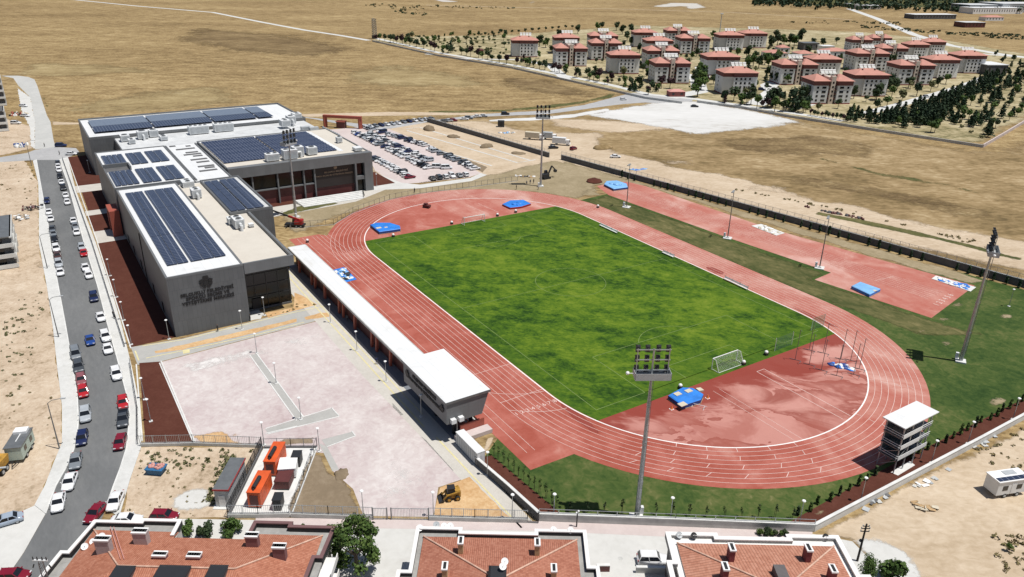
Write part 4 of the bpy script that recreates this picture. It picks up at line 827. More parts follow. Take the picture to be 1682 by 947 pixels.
# ------------------------------------------------------------------ floodlight masts
def floodlight_mast(u, v, label, h=29.0):
    t = thing('floodlight_mast', label, 'floodlight', (u, v, 0), math.atan2(-v, -u), 'floodlight masts at the corners of the stadium')   # local +x looks at the pitch
    m = MB(); zs = [.35, 7, 14, 20.5, h - 4.2]; rs = [.42, .36, .30, .24, .18]
    for i in range(4): m.tube((0, 0, zs[i]), (0, 0, zs[i + 1]), rs[i], rs[i + 1], 12); m.tube((0, 0, zs[i + 1] - .5), (0, 0, zs[i + 1] + .05), rs[i + 1] + .05, rs[i + 1] + .04, 12)
    obj('pole', m, 'steel', t)
    obj('footing', MB().box(-1.0, -1.0, 0, 1.0, 1.0, .35), 'concrete_w', t)
    obj('junction_box', MB().box(.5, -1.1, 0.35, 1.1, -.5, 1.6), 'acwhite', t)
    m = MB(); z0 = h - 4.2
    for y in (-2.2, 0, 2.2): m.bar((.1, y, z0), (.1, y, h), .12)
    for z in (z0 + .9, z0 + 2.5, z0 + 4.05): m.bar((.1, -2.4, z), (.1, 2.4, z), .13)
    m.bar((.1, 0, z0 - 1), (.1, 0, h), .22); obj('lamp_frame', m, 'steel', t)
    m = MB(); m.box(-1.1, -2.5, z0 - .12, .9, 2.5, z0)
    for y in (-2.5, 2.45): m.box(-1.1, y, z0, .9, y + .05, z0 + .95)
    m.box(-1.1, -2.5, z0, -1.06, 2.5, z0 + .95); m.box(.86, -2.5, z0, .9, 2.5, z0 + .35); pf = obj('platform', m, 'acgrey', t)
    for z in (z0 + .95, z0 + 2.5, z0 + 4.05):
        for y in (-2.1, -.75, .75, 2.1):
            for dz in (.36, -.22):
                m = MB(); c = Vector((.42, y, z + dz)); d = Vector((.86, 0, -.5)); s = Vector((0, 1, 0)); n_ = d.cross(s)
                a = c - d * .22; b = c + d * .22; vs = []
                for q, w in ((a, .20), (b, .34)):
                    for i, j in ((-1, -1), (1, -1), (1, 1), (-1, 1)): vs.append(q + s * i * w + n_ * j * w * .75)
                m.add(vs, [(3, 2, 1, 0), (0, 1, 5, 4), (1, 2, 6, 5), (2, 3, 7, 6), (3, 0, 4, 7)], 0); m.add(vs[4:], [(0, 1, 2, 3)], 1)
                m.bar((.15, y, z + dz * .4), c, .06, mi=0); obj('lamp', m, ['blackm', 'glass'], t)
    m = MB(); m.bar((-.1, 2.5, z0 + .5), (-.1, 3.3, z0 + .5), .08); m.ell((-.1, 3.4, z0 + .55), .28, .28, .26); obj('camera_dome', m, 'white', t)
    m = MB()
    for z in range(3, int(z0), 1): m.bar((-.5, -.22, z), (-.5, .22, z), .04)
    for y in (-.22, .22): m.bar((-.5, y, 2), (-.5, y, z0), .05)
    obj('ladder', m, 'steel_d', t)
    return t
floodlight_mast(78.3, -45.6, 'nearest tall floodlight mast, standing on the lawn by the bottom wall')
floodlight_mast(76.6, 46.4, 'tall floodlight mast on the lawn at the right edge of the photo')
floodlight_mast(-76.8, 43.3, 'tall floodlight mast beyond the far bend beside the group of people')
floodlight_mast(-85.6, -44.6, 'tall floodlight mast beside the red crane and the sports centre', 27.5)
def training_mast(px, py, label, h=14.5):
    u, v = P(px, py); t = thing('training_light', label, 'floodlight', (u, v, 0), -2.6, 'medium light poles beside the sprint area')
    obj('pole', MB().tube((0, 0, .5), (0, 0, h), .17, .09, 8), 'steel_d', t)
    obj('footing', MB().box(-1.2, -1.2, 0, 1.2, 1.2, .25).box(-.45, -.45, .25, .45, .45, .5), 'concrete_w', t)
    obj('control_cabinet', MB().box(.7, -.4, .25, 1.25, .3, 1.5).box(.65, -.45, 1.5, 1.3, .35, 1.56), 'acwhite', t)
    obj('cross_arm', MB().bar((0, -1.3, h), (0, 1.3, h), .12), 'steel', t)
    for y in (-1.1, -.4, .4, 1.1): obj('lamp', MB().bar((.05, y, h + .2), (.55, y, h + .05), .45, .22), 'acgrey', t)
training_mast(1029, 340, 'left light pole of three beside the sprint lanes, near the pale blue mat')
training_mast(1195, 391, 'middle light pole of three between the pitch and sprint lanes')
training_mast(1346, 440, 'right light pole of three, at the corner where the red sprint area widens')

# ------------------------------------------------------------------ lamp posts
def lamp_proto(h, name, kind):
    t = thing(name, '-', 'lamp post')
    m = MB().tube((0, 0, .12), (0, 0, h), .075, .05, 8); obj('pole', m, 'steel', t)
    obj('footing', MB().box(-.3, -.3, 0, .3, .3, .12), 'concrete_w', t)
    if kind == 'disc': m = MB().tube((0, 0, h), (0, 0, h + .1), .30, .24, 14).tube((0, 0, h - .25), (0, 0, h), .07, .15, 10)
    else: m = MB().bar((0, 0, h), (.9, 0, h + .15), .07).box(.5, -.16, h + .1, 1.2, .16, h + .2)
    obj('lamp_head', m, 'white', t); return t
LP0 = lamp_proto(4.6, 'park_lamp', 'disc'); used = [False]
def lamps(lst, fmt, group, descr=None):
    for i, q in enumerate(lst):
        o = LP0 if not used[0] else copy_tree(LP0); used[0] = True
        u, v = P(q[0], q[1]) if abs(q[0]) > 0 and len(q) == 2 else (q[0], q[1])
        o.location = (u, v, .03); o['group'] = group; o['label'] = fmt % ORD[i]
lamps([(543, 530), (586.5, 576), (634.5, 627), (692, 684)], 'disc lamp post beside the grandstand path, %s from the sports centre', 'disc lamp posts along the grandstand path')
lamps([(800.5, 781), (841, 853)], 'disc lamp post on the diagonal path beside the retaining wall, %s from the container', 'disc lamp posts along the diagonal path')
lamps([(909, 852), (1100, 858)], 'disc lamp post on the lawn behind the bottom wall, %s from the left', 'disc lamp posts along the bottom wall')
lamps([(1312, 863), (1413, 824), (1529, 761), (1589, 729), (1663, 689)], 'disc lamp post in the right-hand mulch strip, %s from the wall corner', 'disc lamp posts along the right wall')
lamps([(422, 580), (454, 630), (494.5, 689)], 'disc lamp post on the paved finger of the pink plaza, %s from the building', 'disc lamp posts on the plaza')
lamps([(434, 731), (525, 741), (597, 847), (712, 849)], 'disc lamp post around the generator yard and street fence, %s from the left', 'disc lamp posts along the fences')
lamps([(278, 557), (398, 541), (435, 518)], 'disc lamp post along the walk in front of the named facade, %s from the left', 'disc lamp posts before the facade')
lamps([(147.5, 283), (181.5, 453), (192, 488), (204, 526), (216, 566), (238, 656), (248, 692)], 'disc lamp post in the mulch beds along the street, %s from the far end', 'disc lamp posts along the mulch beds')
lamps([(530, 318), (591, 311), (619, 306), (1657, 503)], 'disc lamp post, %s of those scattered on the forecourt and right lawn', 'disc lamp posts on forecourt and lawn')
fl = thing('twin_floodlight', 'short post with two square floodlights beside the end of the press box', 'lamp post', (*P(751, 716), .03), .9)
obj('pole', MB().tube((0, 0, 0), (0, 0, 4.2), .08, n=8), 'steel', fl)
for y in (-.55, .55): obj('lamp', MB().bar((-.1, y, 4.3), (.25, y, 4.1), .7, .55), 'acwhite', fl)
obj('cross_arm', MB().bar((0, -.6, 4.1), (0, .6, 4.1), .08), 'steel', fl)
SL = [(98, 737, 'nearest tall street lamp with curved arm, beside the caravan lot'), (96.5, 554, 'tall street lamp with arm, beside the left pavement halfway along the street'), (78, 441, 'tall street lamp with arm, beside the left pavement near the white parked cars'), (52, 272, 'tall street lamp near the left corner of the crossing'), (2, 860, 'tall street lamp at the left photo edge beside the silver car')]
for i, (x, y, lab) in enumerate(SL):
    if i == 0:
        t0 = thing('street_lamp', lab, 'street lamp', (*P(x, y), 0), PI / 2 - .35, 'tall street lamps'); h = 9.0
        obj('pole', MB().tube((0, 0, 0), (0, 0, h), .13, .07, 8), 'steel_d', t0); obj('arm', MB().path([(0, 0, h), (.7, 0, h + .5), (2.2, 0, h + .7)], .05), 'steel_d', t0)
        obj('lamp_head', MB().box(2.0, -.15, h + .62, 2.8, .15, h + .76), 'acgrey', t0)
    else:
        c = copy_tree(t0); c.location = (*P(x, y), 0); c['label'] = lab

# ------------------------------------------------------------------ judges' tower at the right bend
tw = thing('judges_tower', 'open steel tower with three white-railed decks and white roof beside the right bend', 'tower', (90.4, 2.3, 0))
TU0, TU1, TV0, TV1 = 88.9, 92.3, -2.0, 6.4
for v in (TV0 + .3, (TV0 + TV1) / 2 - 1.4, (TV0 + TV1) / 2 + 1.4, TV1 - .3):
    for u in (TU0 + .2, TU1 - .2): world_part('column', MB().bar((u, v, .05), (u, v, 9.2), .16), 'steel', tw)
world_part('roof', MB().box(TU0 - .3, TV0 - .6, 9.25, TU1 + .3, TV1 + .6, 9.42), 'roofwhite', tw)
for z in (2.6, 4.7, 6.8):
    world_part('deck', MB().box(TU0, TV0, z, TU1, TV1, z + .14), 'steel_d', tw)
    m = MB(); m.box(TU1 + .0, TV0 + .1, z + .14, TU1 + .06, TV1 - (3.0 if z > 3 else .1), z + .95); m.box(TU0, TV0 - .03, z + .5, TU1, TV0 + .03, z + .58); m.box(TU0, TV0 - .03, z + .9, TU1, TV0 + .03, z + .98)
    if z > 3: m.bar((TU1, TV1 - 3, z + .9), (TU1, TV1, z + .9), .07); m.bar((TU1, TV1 - 3, z + .5), (TU1, TV1, z + .5), .05)
    world_part('railing', m, 'acwhite', tw)
world_part('back_panel', MB().box(TU0, TV0 + .3, 2.8, TU0 + .06, TV1 - .3, 8.9), 'concrete_d', tw)
m = MB()
for z0 in (2.7, 4.8): 
    for k in range(9): m.box(TU1 - 1.2, TV1 - 3 + k * .3, z0 + k * .23, TU1 - .3, TV1 - 2.7 + k * .3, z0 + k * .23 + .05)
    m.bar((TU1 - 1.2, TV1 - 3, z0), (TU1 - 1.2, TV1 - .3, z0 + 2.1), .1); m.bar((TU1 - .3, TV1 - 3, z0), (TU1 - .3, TV1 - .3, z0 + 2.1), .1)
world_part('stair', m, 'steel', tw)
m = MB()
for v in (TV0 + .3, TV1 - .3): m.bar((TU0 + .2, v, .1), (TU1 - .2, v, 2.5), .08); m.bar((TU0 + .2, v, 2.7), (TU1 - .2, v, 4.6), .08)
m.bar((TU1 - .2, TV0 + .3, 2.7), (TU1 - .2, TV0 + 2.8, 4.6), .07); world_part('brace', m, 'steel', tw)

# ------------------------------------------------------------------ sports equipment
MTN = newmat('goal_netting'); _m, _nt, _b = MTN
def netmat(name, col, cell, wid):
    m, nt, b = newmat(name); t = nt.nodes.new('ShaderNodeTexCoord'); x = sepxyz(nt, t.outputs['Object'])
    f = None
    for a in (mth(nt, 'ADD', x[0], x[2]), mth(nt, 'SUBTRACT', x[1], x[2]), ):
        k = mth(nt, 'LESS_THAN', mth(nt, 'FRACT', mth(nt, 'DIVIDE', a, cell)), wid); f = k if f is None else mth(nt, 'MAXIMUM', f, k)
    lnk(nt, f, b.inputs['Alpha']); b.inputs['Base Color'].default_value = (*col, 1); b.inputs['Roughness'].default_value = .8; return m
MT['net'] = netmat('white_goal_net', (.60, .63, .60), .22, .06); MT['greennet'] = netmat('green_cage_net', (.10, .22, .12), .3, .22); MT['darknet'] = netmat('dark_cage_net', (.06, .07, .06), .4, .07)
bpy.data.materials.remove(MTN[0])
def goal(c, rz, label, w=7.32, h=2.44, d=2.0):
    t = thing('football_goal', label, 'goal', (*c, .05), rz, 'football goals')
    m = MB(); m.tube((0, -w / 2, h), (0, w / 2, h), .09, n=8); obj('crossbar', m, 'white', t)
    for s in (-1, 1):
        obj('post', MB().tube((0, s * w / 2, 0), (0, s * w / 2, h), .09, n=8), 'white', t)
        obj('side_frame', MB().path([(0, s * w / 2, h), (-.8, s * w / 2, h), (-d, s * w / 2, .05), (0, s * w / 2, .05)], .05), 'white', t)
    obj('ground_bar', MB().tube((-d, -w / 2, .06), (-d, w / 2, .06), .05, n=6), 'white', t)
    m = MB(); m.add([(0, -w / 2, h), (0, w / 2, h), (-.8, w / 2, h), (-.8, -w / 2, h), (-d, w / 2, .06), (-d, -w / 2, .06), (0, -w / 2, .06), (0, w / 2, .06)], [(0, 1, 2, 3), (3, 2, 4, 5), (0, 3, 5, 6), (1, 7, 4, 2)]); obj('net', m, 'net', t)
goal((51.6, 1.6), PI, 'white football goal on the near pitch edge beside the watered half-moon')
goal((-52.5, 1.5), 0, 'white football goal at the far end of the pitch')
def sideline_bench(a, b, label):
    A = Vector((*P(*a), 0)); B = Vector((*P(*b), 0)); L = (B - A).length; d = (B - A).normalized(); t = thing('substitute_bench', label, 'bench', tuple((A + B) / 2), math.atan2(d.y, d.x), 'white benches along the far touchline')
    obj('seat', MB().box(-L / 2, -.25, .42, L / 2, .25, .5), 'acwhite', t)
    m = MB(); m.box(-L / 2, .3, .6, L / 2, .34, 1.0); obj('backrest', m, 'acwhite', t)
    for s in (-1, -.33, .33, 1): obj('leg', MB().bar((s * (L / 2 - .06), .3, 0), (s * (L / 2 - .06), .3, 1.3), .08).bar((s * (L / 2 - .06), -.2, 0), (s * (L / 2 - .06), -.2, .42), .06), 'steel', t)
sideline_bench((985, 371), (1013, 384), 'white sideline bench at the far touchline, farthest of three')
sideline_bench((1088, 416), (1106, 424), 'short white sideline bench at the far touchline, middle of three')
sideline_bench((1189, 459), (1227, 477), 'white sideline bench at the far touchline, nearest of three')
def mat_thing(name, label, outline, h, mats, pads=(), z=.05, lumps=0, base=None):
    pts = [P(a, b, .4) for a, b in outline]; cx = sum(p[0] for p in pts) / len(pts); cy = sum(p[1] for p in pts) / len(pts)
    t = thing(name, label, 'landing mat', (cx, cy, z), 0, 'pole vault and high jump mats')
    n = len(pts); top = [(cx + (p[0] - cx) * .94, cy + (p[1] - cy) * .94) for p in pts]
    if sum(pts[i][0] * pts[(i + 1) % n][1] - pts[(i + 1) % n][0] * pts[i][1] for i in range(n)) < 0: pts.reverse(); top.reverse()
    m = MB(); m.add([(p[0], p[1], z + .12) for p in pts] + [(p[0], p[1], z + h * .85) for p in pts] + [(p[0], p[1], z + h) for p in top],
                    [(i, (i + 1) % n, n + (i + 1) % n, n + i) for i in range(n)] , 1)
    m.add([(p[0], p[1], z + h * .85) for p in pts] + [(p[0], p[1], z + h) for p in top], [(i, (i + 1) % n, n + (i + 1) % n, n + i) for i in range(n)] + [tuple(range(n, 2 * n))], 0)
    world_part('cushion', m, mats, t)
    world_part('pallet', MB().prism([(cx + (p[0] - cx) * 1.03, cy + (p[1] - cy) * 1.03) for p in pts], z, z + .12), base or 'timber', t)
    if lumps:
        R = random.Random(lumps); m = MB()
        for k in range(5): a = R.uniform(0, 6.28); m.ell((cx + math.cos(a) * R.uniform(.3, 1.8), cy + math.sin(a) * R.uniform(.3, 1.5), z + h), R.uniform(.8, 1.5), R.uniform(.6, 1.1), R.uniform(.25, .6), 8, 5, 0, .2, R)
        world_part('tarpaulin', m, mats[0], t)
    for (x, y, s, hh) in pads:
        u, v = P(x, y, z + h); world_part('pad', MB().bar((u, v - s, z + h + hh / 2), (u, v + s, z + h + hh / 2), s * 1.5, hh), 'buff', t)
    return t
mat_thing('landing_mat', 'bright blue landing mat with buff pads near the goal in the near half-moon', [(1097, 653), (1121, 670), (1151, 660), (1155, 651), (1138, 641), (1120, 640)], 1.0, ['blue', 'navyv'], [(1113, 647, .7, .12), (1131, 642, .7, .12), (1121, 664, .8, .12)])
world_part('pad', MB().bar((*P(1148, 643), .05), (*P(1149, 643), .6), 1.4, 1.0), 'buff', bpy.data.objects['landing_mat'])
mat_thing('landing_mat', 'bright blue landing mat with dark slot at the far left bend', [(608, 371), (623, 383), (645, 380), (658, 378), (657, 373), (641, 368), (617, 368)], .95, ['blue', 'navyv'], [(622, 374, .8, .06), (634, 373, .5, .06)])
mat_thing('landing_mat', 'blue mat heaped with a tarpaulin on a red base at the far bend', [(825, 336), (838, 342), (856, 340), (872, 335), (860, 329), (838, 330)], .7, ['blue', 'red'], lumps=4, base='darkred')
mat_thing('landing_mat', 'pale blue mat at the far end of the sprint area', [(992, 304), (1008, 312), (1031, 309), (1029, 303), (1013, 298), (996, 299)], .9, ['paleblue', 'navyv'], lumps=6)
mat_thing('landing_mat', 'pale blue rectangular mat on the wide part of the sprint area', [(1398, 472), (1428, 486), (1446, 477), (1412, 465)], .9, ['paleblue', 'blue'], [(1437, 477, .5, .05)])
def heap(name, label, cat, px, rx, ry, hgt, mats, n, seed, rz=0, z=.04, flatn=False):
    u, v = P(*px); t = thing(name, label, cat, (u, v, z), rz); R = random.Random(seed)
    for k, mt in enumerate(mats):
        m = MB()
        for i in range(n):
            a = R.uniform(0, 6.28); r = math.sqrt(R.random()); x = rx * r * math.cos(a); y = ry * r * math.sin(a); s = R.uniform(.35, .9) * min(1, rx / 2)
            if flatn: s *= .62
            if flatn: m.bar((x - s, y, .03 + R.uniform(.02, hgt)), (x + s, y + R.uniform(-.4, .4), .03 + R.uniform(.02, hgt)), R.uniform(.4, 1.0), .05)
            else: m.ell((x, y, 0), s, s * R.uniform(.6, 1), hgt * R.uniform(.4, 1), 7, 4, 0, .3, R)
        obj(['scraps', 'crumpled_sheet', 'torn_piece', 'lump'][k % 4], m, mt, t)
    return t
def pit_cover(label, corners, mats, seed, n=16):
    pts = PL(*corners); cx = sum(p[0] for p in pts) / 4; cy = sum(p[1] for p in pts) / 4; t = thing('sandpit_cover', label, 'sandpit cover', (cx, cy, .05), 0, 'covered jump pits')
    world_part('frame', MB().prism(pts, .05, .14), mats[0], t); R = random.Random(seed)
    for k, mt in enumerate(mats[1:]):
        m = MB()
        for i in range(n):
            a, b = R.uniform(.08, .92), R.uniform(.12, .88); q = [(1 - a) * (1 - b) * pts[0][j] + a * (1 - b) * pts[1][j] + a * b * pts[2][j] + (1 - a) * b * pts[3][j] for j in (0, 1)]
            m.ell((q[0], q[1], .14), R.uniform(.3, .9), R.uniform(.3, .7), R.uniform(.1, .3), 7, 4, 0, .3, R)
        world_part(['crumpled_sheet', 'tarpaulin', 'weight'][k % 3], m, mt, t)
pit_cover('white crumpled cover over the jump pit beside the sprint lanes', [(1234, 371), (1250, 368), (1289, 383), (1275, 387)], ['concrete_w', 'white', 'buff'], 3)
pit_cover('blue and white cover over the jump pit at the right end of the sprint area', [(1530, 458), (1537, 453), (1603, 472), (1594, 479)], ['concrete_w', 'blue', 'white'], 4, 22)
pit_cover('blue, black and white cover over the pit beside the grandstand canopy', [(546, 444), (565, 439), (586, 459), (568, 464)], ['blue', 'blackm', 'white', 'paleblue'], 5, 14)
heap('blue_tarpaulin', 'crumpled blue and white tarpaulin inside the throwing cage', 'tarpaulin', (1381, 602), 2.8, 1.1, .5, ['blue', 'white', 'navyv'], 7, 8, .6)
heap('blue_tarpaulin', 'blue tarpaulin lying on the dirt road outside the right wall', 'tarpaulin', (1049, 278), 4.2, 1.5, .35, ['blue', 'paleblue'], 9, 9, 1.3)
cg = thing('throwing_cage', 'hammer cage of tall thin poles without netting on the near half-moon', 'throwing cage', (*P(1362, 600), .05))
for x, y in ((1306, 591), (1329, 599), (1349, 608), (1374, 617), (1402, 615), (1411, 606), (1397, 592), (1381, 590), (1352, 580), (1329, 575)):
    u, v = P(x, y); world_part('pole', MB().tube((u, v, .06), (u, v, 7.2), .06, n=6).bar((u, v, 7.2), (u + .8, v - .5, 7.2), .05), 'steel_d', cg)
    world_part('foot', MB().bar((u - 1.1, v - .5, .1), (u + 1.1, v + .5, .1), .09).bar((u + 1.1, v + .5, .1), (u + 1.5, v - .6, .1), .09), 'steel_d', cg)
fn = thing('ball_stop_net', 'green mesh panel on white posts at the pitch corner beside the throwing cage', 'net', (*P(1282, 580), .05))
for a, b in (((1272, 577), (1300, 566)), ((1332, 543), (1352, 536))):
    A = Vector((*P(*a), .05)); B = Vector((*P(*b), .05)); q = Vector((0, 0, 3.2)); m = MB(); m.add([A, B, B + q, A + q], [(0, 1, 2, 3)]); world_part('net', m, 'greennet', fn)
    for s in (A, B): world_part('post', MB().tube(s, s + q, .05, n=6), 'white', fn)
for i, (x, y, lab) in enumerate(((1258, 583, 'right of the goal'), (1221, 599, 'beside the near goal'), (1117, 638, 'above the bright blue mat'), (646, 389, 'near the far left mat'), (742, 368, 'beside the far goal'), (817, 355, 'near the heaped far mat'), (847, 349, 'right of the heaped far mat'), (982, 341, 'on the lawn beside the far right bend'), (505, 398, 'at the end of the grandstand canopy'))):
    t = thing('marker_post', 'small white-topped dark marker ' + lab + ' at the pitch edge' if i < 7 else 'small white marker ' + lab, 'marker', (*P(x, y), .05), 0, 'white-topped markers')
    obj('base', MB().box(-.35, -.35, 0, .35, .35, .5), 'blackm', t); obj('cap', MB().ell((0, 0, .72), .42, .42, .38), 'white', t)
for x, y, lab in ((1103, 672, 'orange and white cone on the left of the bright blue mat'), (1162, 654, 'orange and white cone on the right of the bright blue mat')):
    t = thing('traffic_cone', lab, 'cone', (*P(x, y), .05)); obj('body', MB().tube((0, 0, .05), (0, 0, .75), .3, .06, 10), 'seat', t); obj('base', MB().box(-.35, -.35, 0, .35, .35, .05), 'white', t)
t = thing('equipment_cart', 'small dark red equipment cart inside the far bend', 'cart', (*P(701, 341), .05), .6); obj('body', MB().box(-1.2, -.7, .35, 1.2, .7, 1.0).box(-.9, -.5, 1.0, .2, .5, 1.5), 'darkred', t)
for x in (-.8, .8):
    for y in (-.7, .7): obj('wheel', MB().tube((x, y - .08, .28), (x, y + .08, .28), .28, n=10), 'black', t)
t = thing('hurdle_trestle', 'white trestle leaning beside the bright blue mat', 'trestle', (*P(1146, 669), .05), .5)
obj('bar', MB().bar((-1.4, 0, .5), (1.6, .3, .5), .08), 'white', t)
for x in (-1.0, 1.2): obj('leg', MB().bar((x, -.5, 0), (x, .05, .5), .07).bar((x, .5, 0), (x, .05, .5), .07), 'white', t)
for x, y in ((727, 378), (820, 348)): pass

# ------------------------------------------------------------------ yard equipment
def box_h(a, b, c, d): return None
def gen(corn, z, name, label, col, exhaust=True):
    # corn: roof corners in the photograph (near-left, near-right, far-right, far-left)
    pts = [P(x, y, z) for x, y in corn]; nl, nr, fr_, fl_ = [Vector((*p, 0)) for p in pts]
    c = (nl + nr + fr_ + fl_) / 4; ax = ((fl_ - nl) + (fr_ - nr)) / 2; L = ax.length; a = math.atan2(ax.y, ax.x); wv = ((nr - nl) + (fr_ - fl_)) / 2; W = abs(wv.dot(Vector((-math.sin(a), math.cos(a), 0))))
    t = thing(name, label, 'generator', (c.x, c.y, .03), a, 'generators in the fenced yard')
    m = MB(); m.box(-L / 2, -W / 2, .25, L / 2, W / 2, z); m.box(-L / 2 - .06, -W / 2 - .06, z, L / 2 + .06, W / 2 + .06, z + .08); obj('body', m, col, t)
    obj('skid', MB().box(-L / 2, -W / 2 + .1, 0, L / 2, W / 2 - .1, .25), 'blackm', t)
    if exhaust:
        obj('exhaust_silencer', MB().tube((-L * .38, W * .06, z + .42), (L * .12, W * .02, z + .42), .32, n=12).tube((-L * .38, W * .06, z + .42), (-L * .44, W * .06, z - .2), .14, n=8), 'blackm', t)
        obj('louvre', MB().box(-L / 2 - .04, -W * .32, .6, -L / 2, W * .32, z - .5), 'darkred', t)
        for s in (-1, 1):
            for x in (-.2, .15): obj('door', MB().box(x * L - .7, s * W / 2 - (.03 if s > 0 else .02), .5, x * L + .7, s * W / 2 + (.03 if s > 0 else .02), z - .5), col, t)
    return t
gen(((405, 809), (426, 810), (445, 774), (424, 773)), 2.9, 'generator_container', 'bright orange generator container with black silencer, the nearer of two', 'orange')
gen(((432, 758), (452, 759), (468, 726), (450, 726)), 2.9, 'generator_container', 'bright orange generator container with black silencer, the farther of two', 'orange')
gen(((446, 822), (461, 822), (465, 809), (452, 809)), 2.0, 'transformer_box', 'small black ribbed cabinet nearest the street fence in the generator yard', 'blackm', False)
gen(((449, 791), (475, 792), (481, 773), (460, 772)), 1.6, 'transformer_box', 'low dark brown cabinet in the middle of the generator yard', 'darkred', False)
gen(((478, 751), (492, 751), (496, 740), (482, 740)), 2.0, 'transformer_box', 'black cabinet at the back of the generator yard', 'blackm', False)
gen(((456, 770), (485, 771), (488, 752), (461, 751)), 1.9, 'transformer_box', 'white flat-topped cabinet between the two orange generators', 'white', False)
t = thing('kiosk_shed', 'long grey shed with red roof trim beside the dark mesh fence', 'shed', (*P(380, 800), 0))
z = 3.4; pts = [Vector((*P(x, y, z), 0)) for x, y in ((348, 804), (374, 805), (404, 752), (378, 751))]; c = sum(pts, Vector()) / 4; ax = (pts[3] - pts[0]); a = math.atan2(ax.y, ax.x); L = ax.length; W = abs((pts[1] - pts[0]).dot(Vector((-math.sin(a), math.cos(a), 0))))
t.location = (c.x, c.y, .02); t.rotation_euler.z = a
obj('wall', MB().box(-L / 2 + .15, -W / 2 + .15, 0, L / 2 - .15, W / 2 - .15, z - .15), 'acgrey', t); obj('roof', MB().box(-L / 2, -W / 2, z - .15, L / 2, W / 2, z + .02), 'steel_d', t)
m = MB(); m.box(-L / 2 - .07, -W / 2, z - .22, -L / 2, W / 2, z + .05); m.box(-L / 2 - .07, -W / 2 - .07, z - .22, L / 2, -W / 2, z + .05); obj('trim', m, 'red', t); obj('door', MB().box(-L / 2 + .10, -.5, .1, -L / 2 + .15, .5, 2.2), 'acwhite', t)
obj('footing', MB().box(-L / 2 - .4, -W / 2 - .2, 0, L / 2 + .2, W / 2 + .2, .12), 'concrete_w', t)
t = thing('rubble_skip', 'blue steel skip piled with pinkish rubble on the weedy lot', 'skip', (*P(258, 776), .02), .9)
obj('tub', MB().frus((-1.0, -.75, 1.0, .75), (-1.45, -.95, 1.45, .95), 0, 1.1).box(-1.5, -1.0, 1.1, 1.5, 1.0, 1.14), flat('skip_blue_paint', (.02, .12, .26), .6, var=.2), t)
m = MB(); R = random.Random(5)
for k in range(14): m.ell((R.uniform(-1, 1), R.uniform(-.6, .6), 1.2), .35, .3, .3, 6, 4, 0, .3, R)
obj('rubble', m, 'pinkpanel', t)

# ------------------------------------------------------------------ machines
def wheel(t, x, y, r, w=.25, n=14, rim='acgrey'):
    s = 1 if y > 0 else -1
    m = MB().tube((x, y - w / 2, r), (x, y + w / 2, r), r, n=n); m.tube((x, y + s * w / 2, r), (x, y + s * (w / 2 + .02), r), r * .58, n=n, mi=1); return obj('wheel', m, ['black', rim], t)
t = thing('skid_loader', 'yellow and black skid steer loader with its bucket down on the orange soil', 'loader', (*P(742, 818), .03), A1 + PI + .25)
obj('body', MB().box(-1.35, -.6, .45, .9, .6, 1.2).frus((-1.4, -.62, -.4, .62), (-1.3, -.55, -.5, .55), 1.2, 1.65), 'yellow', t)
c = obj('cab', MB().frus((-.45, -.55, .75, .55), (-.4, -.5, .6, .5), 1.2, 2.1), 'blackm', t); obj('cab_roof', MB().box(-.5, -.58, 2.1, .68, .58, 2.2), 'black', c)
for s in (-1, 1): obj('lift_arm', MB().bar((-1.2, s * .75, 1.6), (.7, s * .75, 1.2), .16, .22).bar((.7, s * .75, 1.25), (1.4, s * .7, .45), .16, .2), 'yellow', t)
m = MB(); m.add([(1.35, -.95, .75), (1.35, .95, .75), (1.35, .95, .1), (1.35, -.95, .1), (2.15, .95, .06), (2.15, -.95, .06)], [(0, 1, 2, 3), (3, 2, 4, 5), (0, 3, 5), (1, 4, 2)]); obj('bucket', m, 'blackm', t)
for x in (-.8, .55):
    for y in (-.8, .8): wheel(t, x, y, .42, .32, rim='yellow')
t = thing('truck_crane', 'red crane with its long dark boom lowered towards the sports centre', 'crane', (*P(484, 372), .03), A1 + PI - .1)
obj('chassis', MB().box(-4.2, -1.2, .7, 3.6, 1.2, 1.3), 'blackm', t)
obj('turret', MB().box(-3.4, -1.2, 1.3, -.4, 1.2, 2.6).frus((-3.6, -1.1, -2.2, 1.1), (-3.4, -1.0, -2.3, 1.0), 2.6, 3.2), 'red', t)
obj('cab', MB().frus((-.4, -1.2, 1.0, -.1), (-.3, -1.1, .8, -.2), 1.3, 3.0), 'glass', t)
bm = obj('boom', MB().bar((-2.6, .3, 2.9), (2.0, .3, 4.3), .6, .7, 0).bar((2.0, .3, 4.3), (9.0, .3, 6.6), .45, .5, 1), ['red', 'blackm'], t)
for x in (-3, -1.2, 1.2, 3):
    for y in (-1.1, 1.1): wheel(t, x, y, .55, .4)
for s in (-1, 1): obj('outrigger', MB().bar((2.4, s * 1.2, .8), (2.4, s * 2.8, .7), .22).bar((2.4, s * 2.8, .7), (2.4, s * 2.8, 0), .18), 'blackm', t)
bpy.data.objects['truck_crane'].scale = (.78, .78, .78)
t = thing('tracked_excavator', 'small black excavator standing beside the far floodlight mast', 'excavator', (*P(896, 293), .03), A1 + .6)
obj('undercarriage', MB().box(-1.6, -1.3, 0, 1.6, -.8, .8).box(-1.6, .8, 0, 1.6, 1.3, .8).box(-1, -.8, .3, 1, .8, .7), 'black', t)
obj('house', MB().box(-1.7, -1.1, .85, 1.0, 1.1, 1.9), 'blackm', t); obj('cab', MB().frus((-.1, .2, 1.2, 1.1), (0, .3, 1.0, 1.0), 1.9, 3.0), 'glass', t)
